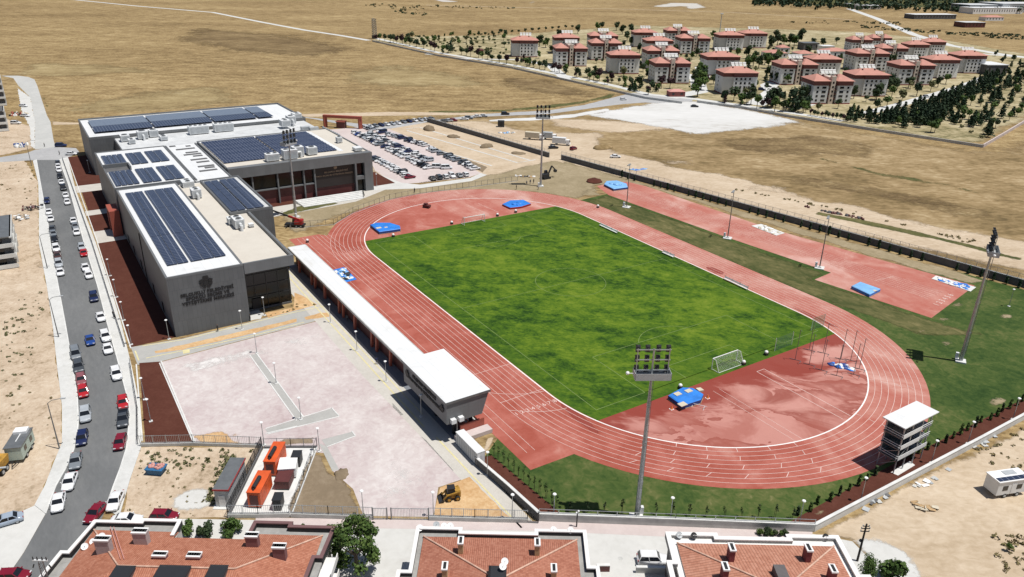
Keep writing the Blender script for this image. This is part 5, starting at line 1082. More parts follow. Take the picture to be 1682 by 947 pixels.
obj('boom', MB().bar((1.0, -.2, 1.5), (2.6, -.2, 4.6), .4, .5).bar((2.6, -.2, 4.6), (4.2, -.2, 3.0), .32, .4), 'blackm', t); obj('bucket', MB().frus((3.9, -.7, 4.7, .3), (3.7, -.7, 4.9, .3), 2.0, 2.9), 'blackm', t)
# caravan-like container trailer on the left lot
def cabin_trailer(name, label, base, rz, L, W, H, wallm, roofm, solar=False):
    t = thing(name, label, 'trailer cabin', (*P(*base), .03), rz)
    obj('cabin', MB().box(-L / 2, -W / 2, .7, L / 2, W / 2, H), wallm, t); obj('roof', MB().box(-L / 2 - .12, -W / 2 - .12, H, L / 2 + .12, W / 2 + .12, H + .14), roofm, t)
    for x in (-L * .2, L * .2):
        for y in (-W / 2 + .1, W / 2 - .1): wheel(t, x, y, .42, .25)
    obj('drawbar', MB().bar((L / 2, -.5, .55), (L / 2 + 1.6, 0, .5), .12).bar((L / 2, .5, .55), (L / 2 + 1.6, 0, .5), .12), 'blackm', t)
    for s in (-1, 1): 
        for x in (-.25, .2): wn = obj('window', MB().box(x * L - .5, s * W / 2 - .02, 1.5, x * L + .5, s * W / 2 + .03, 2.4), 'glass', t)
    obj('door', MB().box(-L * .05, -W / 2 - .04, .8, L * .1, -W / 2 - .0, 2.6), 'acwhite', t)
    if solar: 
        obj('solar_panel', MB().box(-L / 2 + .1, -W / 2 + .1, H + .15, L / 2 - .1, -W / 2 + .95, H + .22), 'solar', t); obj('roof_hatch', MB().box(-L * .1, .1, H + .15, L * .28, W / 2 - .2, H + .2), 'acgrey', t)
    else: obj('roof_seam', MB().bar((-L / 2, 0, H + .17), (L * .2, 0, H + .17), .12, .06), 'white', t); obj('roof_box', MB().box(-L / 2 + .2, -W / 2 + .1, H + .15, -L / 2 + 1.7, W / 2 - .3, H + .6), 'white', t)
    return t
cabin_trailer('caravan', 'pale green trailer cabin with grey roof on the left building lot', (37, 745), -.35, 5.6, 2.4, 3.0, flat('pale_green_panel', (.42, .50, .44), .6, var=.1), 'steel_d')
cabin_trailer('site_cabin', 'white trailer cabin with roof solar panels on the bare land at right', (1648, 808), 1.22, 5.8, 2.6, 3.2, 'acwhite', 'white', True)
t = thing('tipper_truck', 'yellow tipper truck cut off by the left photo edge', 'truck', (*P(-12, 788), .03), -.5)
obj('tipper_body', MB().frus((-3.2, -1.1, 1.2, 1.1), (-3.4, -1.25, 1.4, 1.25), 1.1, 2.6), 'yellow', t); obj('cab', MB().frus((1.6, -1.15, 3.4, 1.15), (1.7, -1.1, 3.1, 1.1), .9, 2.8), 'yellow', t); obj('chassis', MB().box(-3.2, -.8, .6, 3.4, .8, 1.1), 'black', t)
for x in (-2.4, -1.2, 2.5):
    for y in (-1, 1): wheel(t, x, y, .52, .35)
def box_truck(label, px, rz, col, L=7.0):
    t = thing('box_truck', label, 'truck', (*P(*px), .03), rz, 'trucks parked on the dirt road')
    obj('cargo_box', MB().box(-L / 2, -1.2, .9, L / 2 - 2.1, 1.2, 3.4), col, t); obj('cab', MB().frus((L / 2 - 1.9, -1.1, L / 2, 1.1), (L / 2 - 1.9, -1.0, L / 2 - .5, 1.0), .6, 2.6), 'white', t)
    obj('windscreen', MB().add([(L / 2 - .12, -.95, 1.65), (L / 2 - .12, .95, 1.65), (L / 2 - .42, .9, 2.45), (L / 2 - .42, -.9, 2.45)], [(0, 1, 2, 3)]), 'glass', t)
    for x in (-L * .28, L * .36):
        for y in (-1.0, 1.0): wheel(t, x, y, .45, .3)
box_truck('beige box truck, left of three parked on the dirt road', (878, 229), A1 - .25, 'buff', 8.6)
box_truck('grey box truck, middle of three parked on the dirt road', (902, 229), A1 - .25, 'acgrey', 7)
box_truck('white box truck, right of three parked on the dirt road', (922, 238), A1 - .25, 'acwhite', 8)
t = thing('dark_container', 'small black container standing alone beyond the boundary wall', 'container', (*P(823, 208), .03), A1); obj('body', MB().box(-1.6, -1.3, .2, 1.6, 1.3, 3.0), 'blackm', t); obj('skid', MB().box(-1.6, -1.2, 0, 1.6, 1.2, .2), 'concrete_w', t); obj('door', MB().box(-.5, -1.34, .3, .5, -1.3, 2.4), 'black', t)
# heaps
def mound(name, label, px, rx, ry, h, mat, seed, cat='soil heap', grp=None):
    R = random.Random(seed); m = MB(); m.ell((0, 0, -.02), rx, ry, h, 16, 8, 0, .16, R); o = obj(name, m, mat, loc=(*P(*px), 0), rz=R.uniform(0, 3)); tag(o, label, cat, grp); return o
mound('soil_heap', 'reddish soil heap farthest left behind the car park', (705, 213), 3.4, 2.6, 2.2, 'brown_dirt', 1); mound('soil_heap', 'soil heap in the middle of the bare strip behind the car park', (745, 225), 3.2, 2.0, 1.2, 'brown_dirt', 2)
mound('soil_heap', 'soil heap beside the long pale kerb', (799, 241), 3.2, 2.2, 1.5, 'brown_dirt', 3); mound('soil_heap', 'flat soil heap nearest the end of the boundary wall', (851, 252), 3.2, 2.0, .8, 'brown_dirt', 4)
mound('soil_heap', 'dark brown soil heap by the far end of the sprint area', (976, 297), 4.2, 3.0, .5, 'mulch', 6); mound('soil_heap', 'grassy earth heap beyond the dirt road, above the white car', (990, 243), 5, 3, 1.6, 'scrubfield', 7)
mound('soil_heap', 'trodden brown heap at the tip of the paved finger', (561, 779), 1.6, 1.2, .35, 'brown_dirt', 9)
heap('rubble_pile', 'dark pile of broken slabs along the dirt road', 'rubble', (1380, 352), 9, 1.2, .9, ['darkred', 'concrete_d'], 16, 21, A1 * .2 + .1)
heap('rubble_pile', 'single dark clump of rubble left of the slab pile', 'rubble', (1325, 340), 1.2, .9, .9, ['darkred'], 5, 22)
heap('board_stack', 'loose grey and white boards in front of the building shell on the left lot', 'boards', (38, 358), 2.6, 2.2, .8, ['concrete', 'white', 'acgrey'], 7, 23, 0, .03, True)
heap('board_stack', 'stack of scaffold tables and grey boards by the left pavement', 'boards', (56, 344), 1.7, 3.0, 1.6, ['darkred', 'acgrey', 'concrete_d'], 7, 24, 0, .03, True)
heap('timber_pile', 'loose yellow timber on the bare land below the judges tower', 'timber', (1520, 834), 2.2, .9, .5, ['timber', 'buff'], 7, 25, .7, .03, True)
heap('debris_strip', 'strewn grey and white packaging along the outside of the right wall, lower end', 'debris', (1440, 822), 4.5, .5, .15, ['concrete', 'acgrey', 'concrete_d'], 3, 26, A1 + .65, .03, True)
heap('debris_strip', 'strewn white sheets along the outside of the right wall, middle', 'debris', (1530, 787), 5.0, .5, .15, ['white', 'acgrey', 'concrete'], 3, 27, A1 + .55, .03, True)
heap('debris_strip', 'strewn boards along the outside of the right wall, upper end', 'debris', (1612, 730), 5.4, .5, .15, ['acgrey', 'concrete_d', 'concrete'], 3, 28, A1 + .55, .03, True)
heap('material_pile', 'building material pile with white sacks and green mesh left of the crossing', 'materials', (35, 240), 3.4, 2.6, 1.4, ['white', 'acgrey', 'navyv', 'buff'], 7, 29)
heap('material_pile', 'white sacks and boards on the far left lot', 'materials', (30, 188), 4.4, 4.0, 1.4, ['white', 'black', 'terracotta', 'buff'], 7, 30)
heap('material_pile', 'small white and blue stacks beyond the boundary wall', 'materials', (832, 218), 4.2, 1.3, .8, ['white', 'paleblue', 'acgrey'], 5, 31, A1)
heap('material_pile', 'pallets lying beside the fence by the far floodlight', 'materials', (860, 290), 4.2, .9, .7, ['blackm', 'white', 'timber'], 5, 32, A1)

# ------------------------------------------------------------------ cars
CARPAINT = {}
def paint(name, col, rough=.32, met=0.0):
    m, nt, b = newmat(name); b.inputs['Base Color'].default_value = (*col, 1); b.inputs['Roughness'].default_value = rough; b.inputs['Metallic'].default_value = met
    b.inputs['Coat Weight'].default_value = .35; b.inputs['Coat Roughness'].default_value = .12
    n = noise(nt, coords(nt), .8, 3); lnk(nt, ramp(nt, n, [(.3, tuple(c * .88 for c in col)), (.7, tuple(min(1, c * 1.08) for c in col))]), b.inputs['Base Color']); CARPAINT[name.split('_paint')[0]] = m; return m
for n, c in (('white', (.74, .745, .75)), ('silver', (.40, .43, .46)), ('grey', (.19, .21, .23)), ('dark_grey', (.060, .068, .078)), ('black', (.014, .015, .018)), ('navy', (.012, .020, .075)), ('blue', (.018, .060, .25)), ('red', (.42, .016, .022)), ('dark_red', (.19, .008, .022)), ('brown', (.075, .035, .030)), ('pale_blue', (.32, .38, .46)), ('rose', (.26, .09, .10))): paint(n + '_paint', c)
MT['headl'] = flat('headlamp_glass', (.62, .64, .66), .2); MT['taill'] = flat('tail_lamp_plastic', (.30, .012, .012), .3); MT['tyre'] = flat('tyre_rubber', (.018, .018, .019), .8)
# (length, width, height, belt, cabin base x0, x1, cabin top x0, x1)
STY = {'sedan': (4.5, 1.78, 1.45, .93, -1.60, 1.02, -1.02, .35), 'hatchback': (4.05, 1.75, 1.50, .95, -1.92, .95, -1.62, .32), 'suv': (4.5, 1.88, 1.72, 1.05, -2.12, 1.0, -1.85, .45), 'van': (4.6, 1.86, 1.90, 1.05, -2.22, 1.35, -2.1, .80), 'pickup': (5.1, 1.88, 1.78, 1.05, -.55, 1.25, -.35, .70)}
def car_meshes(style):
    L, W, H, bz, bx0, bx1, tx0, tx1 = STY[style]; h = L / 2; w = W / 2
    st = [(-h, .42, .72, .80), (-h + .12, .32, bz - .10, .92), (-h + .5, .25, bz, .985), (bx0 + .1, .24, bz + .01, 1), (0, .24, bz, 1), (bx1, .24, bz, 1), (bx1 + .35, .25, bz - .07, .985), (h - .45, .27, bz - .16, .96), (h - .12, .33, bz - .26, .87), (h, .42, .62, .74)]
    m = MB(); vs = []
    for x, zl, zt, k in st:
        a = w * k; vs += [(x, -a * .93, zl), (x, -a, zl + .18), (x, -a, zl + (zt - zl) * .62), (x, -a * .93, zt - .03), (x, -a * .72, zt), (x, a * .72, zt), (x, a * .93, zt - .03), (x, a, zl + (zt - zl) * .62), (x, a, zl + .18), (x, a * .93, zl)]
    n = 10; f = []
    for i in range(len(st) - 1):
        for j in range(n): f.append((i * n + j, i * n + (j + 1) % n, (i + 1) * n + (j + 1) % n, (i + 1) * n + j))
    m.add(vs, f, 0, True); m.add(vs[:n], [tuple(range(n - 1, -1, -1))]); m.add(vs[-n:], [tuple(range(n))])
    # roof and pillars in body colour
    tw, bw = w * .76, w * .92
    m.frus((tx0 - .02, -tw, tx1 + .02, tw), (tx0 + .12, -tw * .9, tx1 - .14, tw * .9), H - .07, H)
    for s in (-1, 1):
        for a, b in ((bx0, tx0), (bx1, tx1), ((bx0 + bx1) / 2 - .1, (tx0 + tx1) / 2 - .1)): m.bar((a, s * bw, bz - .02), (b, s * tw, H - .05), .09, .09)
    if style == 'pickup': m.box(-h + .15, -w * .9, bz, -.6, -w * .82, bz + .22); m.box(-h + .15, w * .82, bz, -.6, w * .9, bz + .22); m.box(-h + .1, -w * .9, bz, -h + .2, w * .9, bz + .22)
    for s in (-1, 1): m.bar((bx1 - .25, s * w, bz + .12), (bx1 - .25, s * (w + .2), bz + .14), .12, .14)
    g = MB().frus((bx0 + .03, -bw + .02, bx1 - .03, bw - .02), (tx0 + .03, -tw + .02, tx1 - .03, tw - .02), bz - .03, H - .068)
    if style == 'pickup': g.box(-h + .25, -w * .8, bz + .02, -.62, w * .8, bz + .05)
    wh = MB().tube((0, -.11, 0), (0, .11, 0), .32, n=14); wh.tube((0, -.12, 0), (0, -.11, 0), .19, n=10, mi=1); wh.tube((0, .11, 0), (0, .12, 0), .19, n=10, mi=1)
    hl = MB().box(h - .16, -.20, 0, h - .02, .20, .16); tl_ = MB().box(-h - .01, -.12, 0, -h + .1, .12, .24)
    return m, g, wh, hl, tl_
CARM = {}
def car_mesh(style, col):
    k = (style, col)
    if k not in CARM:
        m, g, wh, hl, tl_ = car_meshes(style)
        CARM[k] = (m.mesh('car_body', CARPAINT[col]), g.mesh('car_windows', 'glass'), wh.mesh('car_wheel', ['tyre', 'acgrey']), hl.mesh('car_headlight', 'headl'), tl_.mesh('car_taillight', 'taill'))
    return CARM[k]
def car(style, col, loc, rz, label, group):
    L, W, H, bz = STY[style][:4]; bm, gm, wm, hm, tm = car_mesh(style, col)
    t = thing('parked_car', label, {'suv': 'suv', 'van': 'van', 'pickup': 'pickup'}.get(style, 'car'), loc, rz, group)
    link(bpy.data.objects.new('body', bm), t); link(bpy.data.objects.new('windows', gm), t)
    for x in (-L * .31, L * .31):
        for y in (-1, 1): o = link(bpy.data.objects.new('wheel', wm), t); o.location = (x, y * (W / 2 - .12), .32)
    for y in (-1, 1):
        o = link(bpy.data.objects.new('headlight', hm), t); o.location = (0, y * W * .30, bz - .38)
        o = link(bpy.data.objects.new('taillight', tm), t); o.location = (0, y * W * .34, bz - .32)
    return t
CARF = {}
def far_car(style, col, loc, rz, label, group):           # a few pixels long in the photograph: one mesh
    k = (style, col)
    if k not in CARF:
        m, g, wh, hl, tl_ = car_meshes(style); L, W = STY[style][:2]; o = len(m.v)
        q = MB(); q.add(m.v, m.f, 0); q.add(g.v, g.f, 1)
        for x in (-L * .31, L * .31):
            for y in (-1, 1): q.add([(a + x, b + y * (W / 2 - .12), c + .32) for a, b, c in wh.v], wh.f, 2)
        CARF[k] = q.mesh('small_car', [CARPAINT[col], 'glass', 'tyre'])
    o = obj('parked_car', CARF[k], None, loc=loc, rz=rz); tag(o, label, {'suv': 'suv', 'van': 'van', 'pickup': 'pickup'}.get(style, 'car'), group); return o
NAMEC = lambda c: c.replace('_', ' ')
RIGHT = [(95, 267, 'dark_grey', 'hatchback'), (95.5, 272.5, 'white', 'hatchback'), (96.5, 278, 'white', 'sedan'), (98.3, 288, 'black', 'sedan'), (101, 298, 'white', 'sedan'), (104, 307.5, 'black', 'suv'), (107.8, 319.5, 'white', 'sedan'), (110.4, 331, 'white', 'hatchback'), (120.5, 361.5, 'white', 'sedan'),
         (123.6, 370.5, 'grey', 'hatchback'), (126, 380, 'white', 'sedan'), (134, 404.5, 'silver', 'hatchback'), (137.4, 414, 'red', 'sedan'), (140, 438, 'white', 'sedan'), (145.6, 450.5, 'white', 'hatchback'), (154, 487, 'navy', 'suv'), (165, 519, 'white', 'sedan'), (173, 551.5, 'white', 'suv'), (176.5, 571, 'white', 'sedan'),
         (191, 613, 'white', 'suv'), (201.5, 659.5, 'red', 'hatchback'), (202, 686.5, 'dark_grey', 'pickup'), (197, 725, 'dark_red', 'hatchback')]
LEFT = [(77, 329, 'navy', 'hatchback'), (80, 347, 'white', 'sedan'), (83, 358, 'white', 'sedan'), (85.8, 375, 'dark_grey', 'sedan'), (87.3, 382.5, 'grey', 'sedan'), (89.3, 391.5, 'black', 'sedan'), (92, 407, 'white', 'suv'), (94.4, 419, 'brown', 'hatchback'), (96.3, 432, 'silver', 'suv'), (98.7, 445.5, 'white', 'sedan'),
        (124, 580, 'grey', 'van'), (128.8, 601, 'dark_grey', 'suv'), (133, 622, 'rose', 'hatchback'), (136.2, 641.5, 'red', 'hatchback'), (140, 680, 'silver', 'suv'), (134.5, 718, 'navy', 'hatchback'), (124, 755, 'grey', 'sedan'), (114, 789, 'white', 'sedan'), (95.5, 823, 'white', 'sedan')]
def road_dir(u, v):
    best = None; pts = PL(*L_EDGE)
    for a, b in zip(pts, pts[1:]):
        mx, my = (a[0] + b[0]) / 2, (a[1] + b[1]) / 2; d = (mx - u) ** 2 + (my - v) ** 2
        if best is None or d < best[0]: best = (d, math.atan2(b[1] - a[1], b[0] - a[0]))
    return best[1]
def near_words(i, lst):
    return lst[i][2]
for lst, side in ((RIGHT, 'building side'), (LEFT, 'lot side')):
    n = len(lst)
    for i, (x, y, c, s) in enumerate(lst):
        u, v = P(x, y, .75); du = sum((a[2] == c and a[3] == s) for a in lst[:i])
        tot = sum((a[2] == c and a[3] == s) for a in lst)
        lab = '%s %s, %s from the far end in the %s row of the street' % (NAMEC(c), s, ORD[i], side)
        if tot == 1: lab = 'only %s %s in the row parked on the %s of the street' % (NAMEC(c), s, side)
        a = road_dir(u, v); car(s, c, (u, v, .031), a + rnd.uniform(-.04, .04) + (.12 if y > 740 and side == 'lot side' else 0), lab, 'cars parked along the %s of the street' % side)
car('sedan', 'blue', (*P(147.6, 557, .75), .031), road_dir(*P(147.6, 557)), 'blue car driving in the middle of the street', None)
car('sedan', 'white', (*P(189, 821, .75), .04), road_dir(*P(175, 800)) - .12, 'white saloon half on the right pavement near the street bend', None)
car('sedan', 'dark_red', (*P(157, 840, .75), .031), road_dir(*P(120, 790)) - .25, 'dark red saloon driving round the street bend beside the tiled roof', None)
car('sedan', 'pale_blue', (*P(9, 853, .75), .04), A1 + PI + .55, 'pale blue saloon cut by the left photo edge on the concrete corner', None)
car('hatchback', 'dark_red', (*P(22, 944, .75), .04), A1 + .1, 'dark red car cut by the bottom left photo edge', None)
car('hatchback', 'dark_red', (*P(270, 846, .75), .04), A1, 'dark red car half hidden behind the parapet of the left tiled house', None)
car('sedan', 'white', (*P(207, 852, .75), .04), A1 + .1, 'white saloon half hidden behind the parapet of the left tiled house', None)
car('suv', 'white', (*P(1073, 917, .8), .04), A1, 'white car parked on the bottom street between two tiled houses', None)
# the car park: rows run along u
COLS = ['white'] * 11 + ['silver'] * 3 + ['grey'] * 2 + ['dark_grey'] * 2 + ['black'] * 1 + ['navy'] * 1
def lot_row(a, b, step, name, seed, special={}, rz=None, jit=.12, skip=()):
    R = random.Random(seed); A = Vector((*a, 0)); B = Vector((*b, 0)); L = (B - A).length; n = int(L / step) + 1; d = (B - A).normalized(); ang = math.atan2(d.y, d.x) + PI / 2
    for i in range(n):
        c = R.choice(COLS); s = R.choice(['sedan', 'sedan', 'hatchback', 'suv', 'hatchback'])
        fl = R.random() < .5; jt = R.uniform(-jit, jit); gap = R.random() < .06
        if i in special: c, s = special[i]
        elif gap or i in skip: continue
        q = A + d * (i * step) + Vector((-d.y, d.x, 0)) * R.uniform(-.3, .3)
        far_car(s, c, (q.x, q.y, .034), ang + (PI if fl else 0) + jt * .3, '%s %s, %s bay from the gate, %s of the car park' % (NAMEC(c), s, ORD[i % 50], name), 'cars in the %s of the car park' % name)
lot_row((-198, 26.6), (-152.0, 34.8), 2.55, 'far row', 1, {5: ('navy', 'van'), 11: ('navy', 'suv'), 16: ('black', 'sedan')}, skip=(6, 12))
lot_row((-146, 33.6), (-107.5, 34.2), 2.5, 'far row near end', 2, {6: ('dark_grey', 'suv')}, skip=(5, 10))
lot_row((-191, 17.6), (-118.5, 18.4), 2.5, 'left middle row', 3, {2: ('blue', 'sedan'), 27: ('black', 'suv'), 28: ('black', 'hatchback')})
lot_row((-186, 22.6), (-128.5, 23.8), 2.5, 'right middle row', 4, {12: ('navy', 'suv')})
lot_row((-142, 6.6), (-108.5, 6.6), 2.5, 'left row', 5, {13: ('dark_red', 'sedan'), 10: ('black', 'suv')})
lot_row((-104.3, 10.2), (-102.6, 27.0), 2.7, 'cross row', 6, {1: ('black', 'sedan'), 2: ('dark_grey', 'suv')}, )
far_car('van', 'white', (-117.5, 22.2, .034), A1, 'white van standing at the near end of the middle double row', None); far_car('van', 'white', (-114.8, 24.8, .034), A1 + .2, 'white high van beside the white van at the near end of the middle row', None)
OUT = [(909, 241, 'black', 'sedan', .2, 'black car parked in front of the trucks on the dirt road'), (942, 243, 'dark_red', 'hatchback', .9, 'dark red and white car right of the trucks on the dirt road'), (1011, 256, 'white', 'sedan', .1, 'white car alone on the dirt road, right of the trucks'),
       (730, 198, 'dark_grey', 'hatchback', .1, 'dark grey car at the far road above the boundary wall end'), (737, 197, 'silver', 'sedan', .2, 'silver car right of the dark grey car at the far road'), (745, 196.5, 'dark_red', 'hatchback', .1, 'dark red car at the far road above the car park'), (763, 194.5, 'white', 'sedan', .1, 'white car at the far road, left of the grey one'), (770, 193, 'grey', 'suv', .1, 'grey car at the far road above the boundary wall'),
       (784, 190, 'white', 'sedan', .1, 'white car on the grey far road, left of the black one'), (794, 189.5, 'silver', 'sedan', .1, 'silver car on the grey far road beside the white one'), (830, 186, 'black', 'suv', .1, 'black car on the grey far road, farther right'), (1141, 173.5, 'black', 'sedan', .0, 'black car on the white gravel yard'),
       (1024, 162, 'white', 'hatchback', .4, 'white car at the corner of the far road and estate road'), (1164, 129, 'red', 'sedan', 0, 'red car on the estate road between the front apartment blocks'), (1251, 146, 'navy', 'suv', -.3, 'dark blue car beside the front flat-faced apartment block'), (1275, 146, 'brown', 'sedan', 0, 'brown car in the estate parking court'), (1262, 141, 'dark_grey', 'sedan', 0, 'dark car at the back of the estate parking court'),
       (1515, 160, 'white', 'sedan', .4, 'white car on the lane beside the pine wood, left one'), (1521, 158, 'silver', 'suv', .4, 'silver car on the lane beside the pine wood, right one'), (100, 238, 'navy', 'suv', .2, 'dark blue car standing at the crossing corner'), (117, 251.5, 'white', 'sedan', .1, 'white car turning in beside the end of the sports centre'),
       (38.5, 173, 'white', 'hatchback', .0, 'upper white car beside the far left lot'), (41, 189, 'white', 'sedan', .1, 'lower white car beside the far left lot'), (26, 201, 'white', 'suv', .1, 'white car beside the rubbish on the far left lot')]
for x, y, c, s, a, lab in OUT: far_car(s, c, (*P(x, y, .7), .05), A1 + a, lab, None)
for i in range(13):
    x = 598 + i * 9.2; c = ['silver', 'white', 'grey', 'navy', 'white'][i % 5]
    far_car('sedan', c, (*P(x, 207.5 - 1.05 * i - (1 if i > 6 else 0), .7), .05), math.atan2(12, 40) + PI * .0, '%s car parked along the far road above the car park, %s from the gate' % (c, ORD[i]), 'cars parked along the far road')

# ------------------------------------------------------------------ people
def person_mesh(name, top, legs, pose=0):
    me = bpy.data.meshes.new(name)
    s = .12 if pose else .03
    V = [(0, 0, .95), (0, 0, 1.18), (0, 0, 1.42), (0, 0, 1.52), (.02, 0, 1.64), (.01, 0, 1.74), (s, .1, .88), (s * 1.2 + .02, .11, .48), (-s * .2, .11, .07), (.13 - s * .2, .12, .03), (-s, -.1, .88), (-s * .8 + .03, -.11, .48), (-s * 1.6, -.11, .07), (.13 - s * 1.6, -.12, .03),
         (0, .19, 1.40), (-s * .8, .24, 1.13), (.03 + s, .25, .87), (.06 + s, .25, .78), (0, -.19, 1.40), (s * .8, -.24, 1.13), (.05 + s * .5, -.25, .87), (.08 + s * .5, -.25, .78)]
    Ed = [(0, 1), (1, 2), (2, 3), (3, 4), (4, 5), (0, 6), (6, 7), (7, 8), (8, 9), (0, 10), (10, 11), (11, 12), (12, 13), (2, 14), (14, 15), (15, 16), (16, 17), (2, 18), (18, 19), (19, 20), (20, 21)]
    Rr = [.15, .14, .15, .06, .105, .085, .095, .07, .045, .04, .095, .07, .045, .04, .065, .05, .038, .035, .065, .05, .038, .035]
    me.from_pydata(V, Ed, []); me.update(); o = bpy.data.objects.new(name, me); COL.objects.link(o)
    md = o.modifiers.new('skin', 'SKIN'); sv = me.skin_vertices[0].data
    for i, r in enumerate(Rr): sv[i].radius = (r, r)
    sv[0].use_root = True
    sb = o.modifiers.new('sub', 'SUBSURF'); sb.levels = 1
    dg = bpy.context.evaluated_depsgraph_get(); out = bpy.data.meshes.new_from_object(o.evaluated_get(dg)); bpy.data.objects.remove(o)
    out.materials.clear(); 
    for m in (top, legs, MT['skin'], MT['hair']): out.materials.append(m)
    for p in out.polygons:
        z = p.center.z; y = abs(p.center.y); p.use_smooth = True
        p.material_index = 2 if (1.5 < z <= 1.69 and p.normal.x > -.3) or (y > .2 and z < .86) else 3 if z > 1.5 else 0 if z > .92 else 1
    return out
MT['skin'] = flat('skin', (.36, .20, .13), .6); MT['hair'] = flat('dark_hair', (.02, .014, .010), .7)
CL = [flat('black_cloth', (.015, .015, .017), .9), flat('navy_cloth', (.02, .03, .08), .9), flat('white_cloth', (.62, .62, .62), .9), flat('grey_cloth', (.14, .15, .16), .9), flat('red_cloth', (.35, .03, .03), .9)]
PM = [person_mesh('person_body', CL[0], CL[0]), person_mesh('person_body', CL[1], CL[3], 1), person_mesh('person_body', CL[2], CL[1], 1), person_mesh('person_body', CL[3], CL[0])]
for i, (x, y, k, a, lab) in enumerate(((358, 544, 0, 0, 'person in black standing against the wall below the building name'), (411.5, 527, 0, .5, 'person in black standing at the corner of the glass front'), (187, 522, 0, 1, 'person in black walking on the right pavement, left of two'), (189, 524, 3, 1, 'person in grey walking on the right pavement, right of two'),
    (871, 302, 1, 2, 'person in navy top left of the far floodlight mast'), (876.5, 301, 0, 2.4, 'person in black right beside the far floodlight mast'), (865, 304, 3, 1.4, 'person in grey near the wire fence end by the far mast'), (848, 311, 0, .4, 'person in black alone at the edge of the far bend'), (884, 311, 2, 1, 'person in white at the edge of the far bend'), (681, 316, 0, 1, 'person in black behind the far bend, left of the red cart'),
    (73.4, 241, 0, 0, 'person in black crossing the street junction'), (98, 254, 3, 0, 'person in grey standing by the crossing corner'), (571, 528, 3, 2, 'person in grey beside the grandstand path'), (619, 598, 1, 2, 'person in navy beside the grandstand path near the plaza'))):
    o = obj('person', PM[k], None, loc=(*P(x, y), .05), rz=a + A1); tag(o, lab, 'person')

AW, AD, AE = 21.5, 15.0, 13.2
APT = [('F', 841, 885, 66, 'flat-faced apartment block standing alone at the left end of the estate'), ('S', 913, 966, 79, 'apartment block with stair tower, second from the left in the front row'), ('F', 911, 953, 61.5, 'apartment block directly behind the second front block from the left'), ('S', 972, 1022, 70.5, 'apartment block with stair tower right of the second front block'),
       ('S', 970, 1016, 58.5, 'apartment block half hidden in the second row above the tower block'), ('F', 1003, 1053, 90, 'flat-faced apartment block in the front row above the dry field corner'), ('S', 1064, 1117, 83, 'apartment block behind the front tower block near the gatehouse'), ('S', 1077, 1136, 103.5, 'apartment block with stair tower just behind the gatehouse'), ('F', 1043, 1081, 53, 'flat-faced apartment block at the back left of the centre group'), ('F', 1063, 1107, 66.5, 'apartment block in the middle of the centre group'),
       ('S', 1097, 1135, 50, 'rearmost apartment block of the centre group'), ('S', 1119, 1168, 62.5, 'apartment block with stair tower left of the tall light pole'), ('F', 1183, 1224, 57.5, 'flat-faced apartment block right of the tall light pole, left of the pair'), ('F', 1222, 1262, 54.5, 'flat-faced apartment block, right of the pair beyond the light pole'), ('F', 1163, 1218, 93, 'flat-faced apartment block behind the front one at the gravel yard'), ('F', 1190, 1248, 119.5, 'flat-faced apartment block nearest the white gravel yard'),
       ('S', 1285, 1345, 106, 'apartment block with brown recess beside the parking court'), ('F', 1335, 1385, 97, 'flat-faced apartment block behind the brown recess block'), ('S', 1338, 1404, 133, 'apartment block with stair tower nearest the pine wood row'), ('F', 1405, 1464, 123, 'flat-faced apartment block right of the front stair tower block'), ('S', 1480, 1538, 107, 'apartment block with stair tower beside the pine wood lane'), ('F', 1532, 1580, 98, 'flat-faced apartment block, second from the right in the right-hand row'),
       ('F', 1577, 1624, 91, 'flat-faced apartment block at the right end of the estate'), ('S', 1408, 1463, 87.5, 'apartment block with brown recess behind the right-hand row'), ('S', 1450, 1493, 79, 'apartment block in the third row of the right group'), ('S', 1402, 1433, 65, 'rear apartment block of the right group, leftmost'), ('S', 1436, 1464, 62, 'rear apartment block of the right group, second from left'), ('F', 1497, 1526, 73, 'small-looking apartment block before the far road, left one'), ('F', 1525, 1554, 68.5, 'small-looking apartment block before the far road, right one')]

# ------------------------------------------------------------------ plants
def leafmat(name, dark, mid, light):
    m, nt, b = newmat(name)
    v = coords(nt); n1 = noise(nt, v, 1.1, 3); 
    oi = nt.nodes.new('ShaderNodeObjectInfo'); gi = nt.nodes.new('ShaderNodeNewGeometry')
    f = mth(nt, 'ADD', mth(nt, 'MULTIPLY', n1, .45), mth(nt, 'MULTIPLY', gi.outputs['Random Per Island'], .45)); f = mth(nt, 'ADD', f, mth(nt, 'MULTIPLY', oi.outputs['Random'], .22))
    lnk(nt, ramp(nt, f, [(.2, dark), (.5, mid), (.85, light)]), b.inputs['Base Color']); b.inputs['Roughness'].default_value = .75; b.inputs['Specular IOR Level'].default_value = .2; MT[name] = m
leafmat('leaf_green', (.020, .042, .010), (.050, .092, .020), (.10, .145, .036)); leafmat('leaf_dark', (.013, .024, .010), (.028, .048, .019), (.060, .084, .034)); leafmat('leaf_purple', (.014, .007, .009), (.032, .015, .018), (.062, .030, .032))
leafmat('leaf_conifer', (.009, .021, .010), (.020, .042, .020), (.044, .070, .034)); leafmat('leaf_olive', (.055, .060, .024), (.115, .12, .05), (.19, .185, .09)); leafmat('leaf_bright', (.035, .07, .012), (.075, .14, .022), (.13, .19, .04)); leafmat('leaf_dry', (.09, .085, .035), (.18, .15, .065), (.28, .22, .11))
MT['bark'] = flat('bark', (.085, .062, .045), .9, var=.3, vs=3)
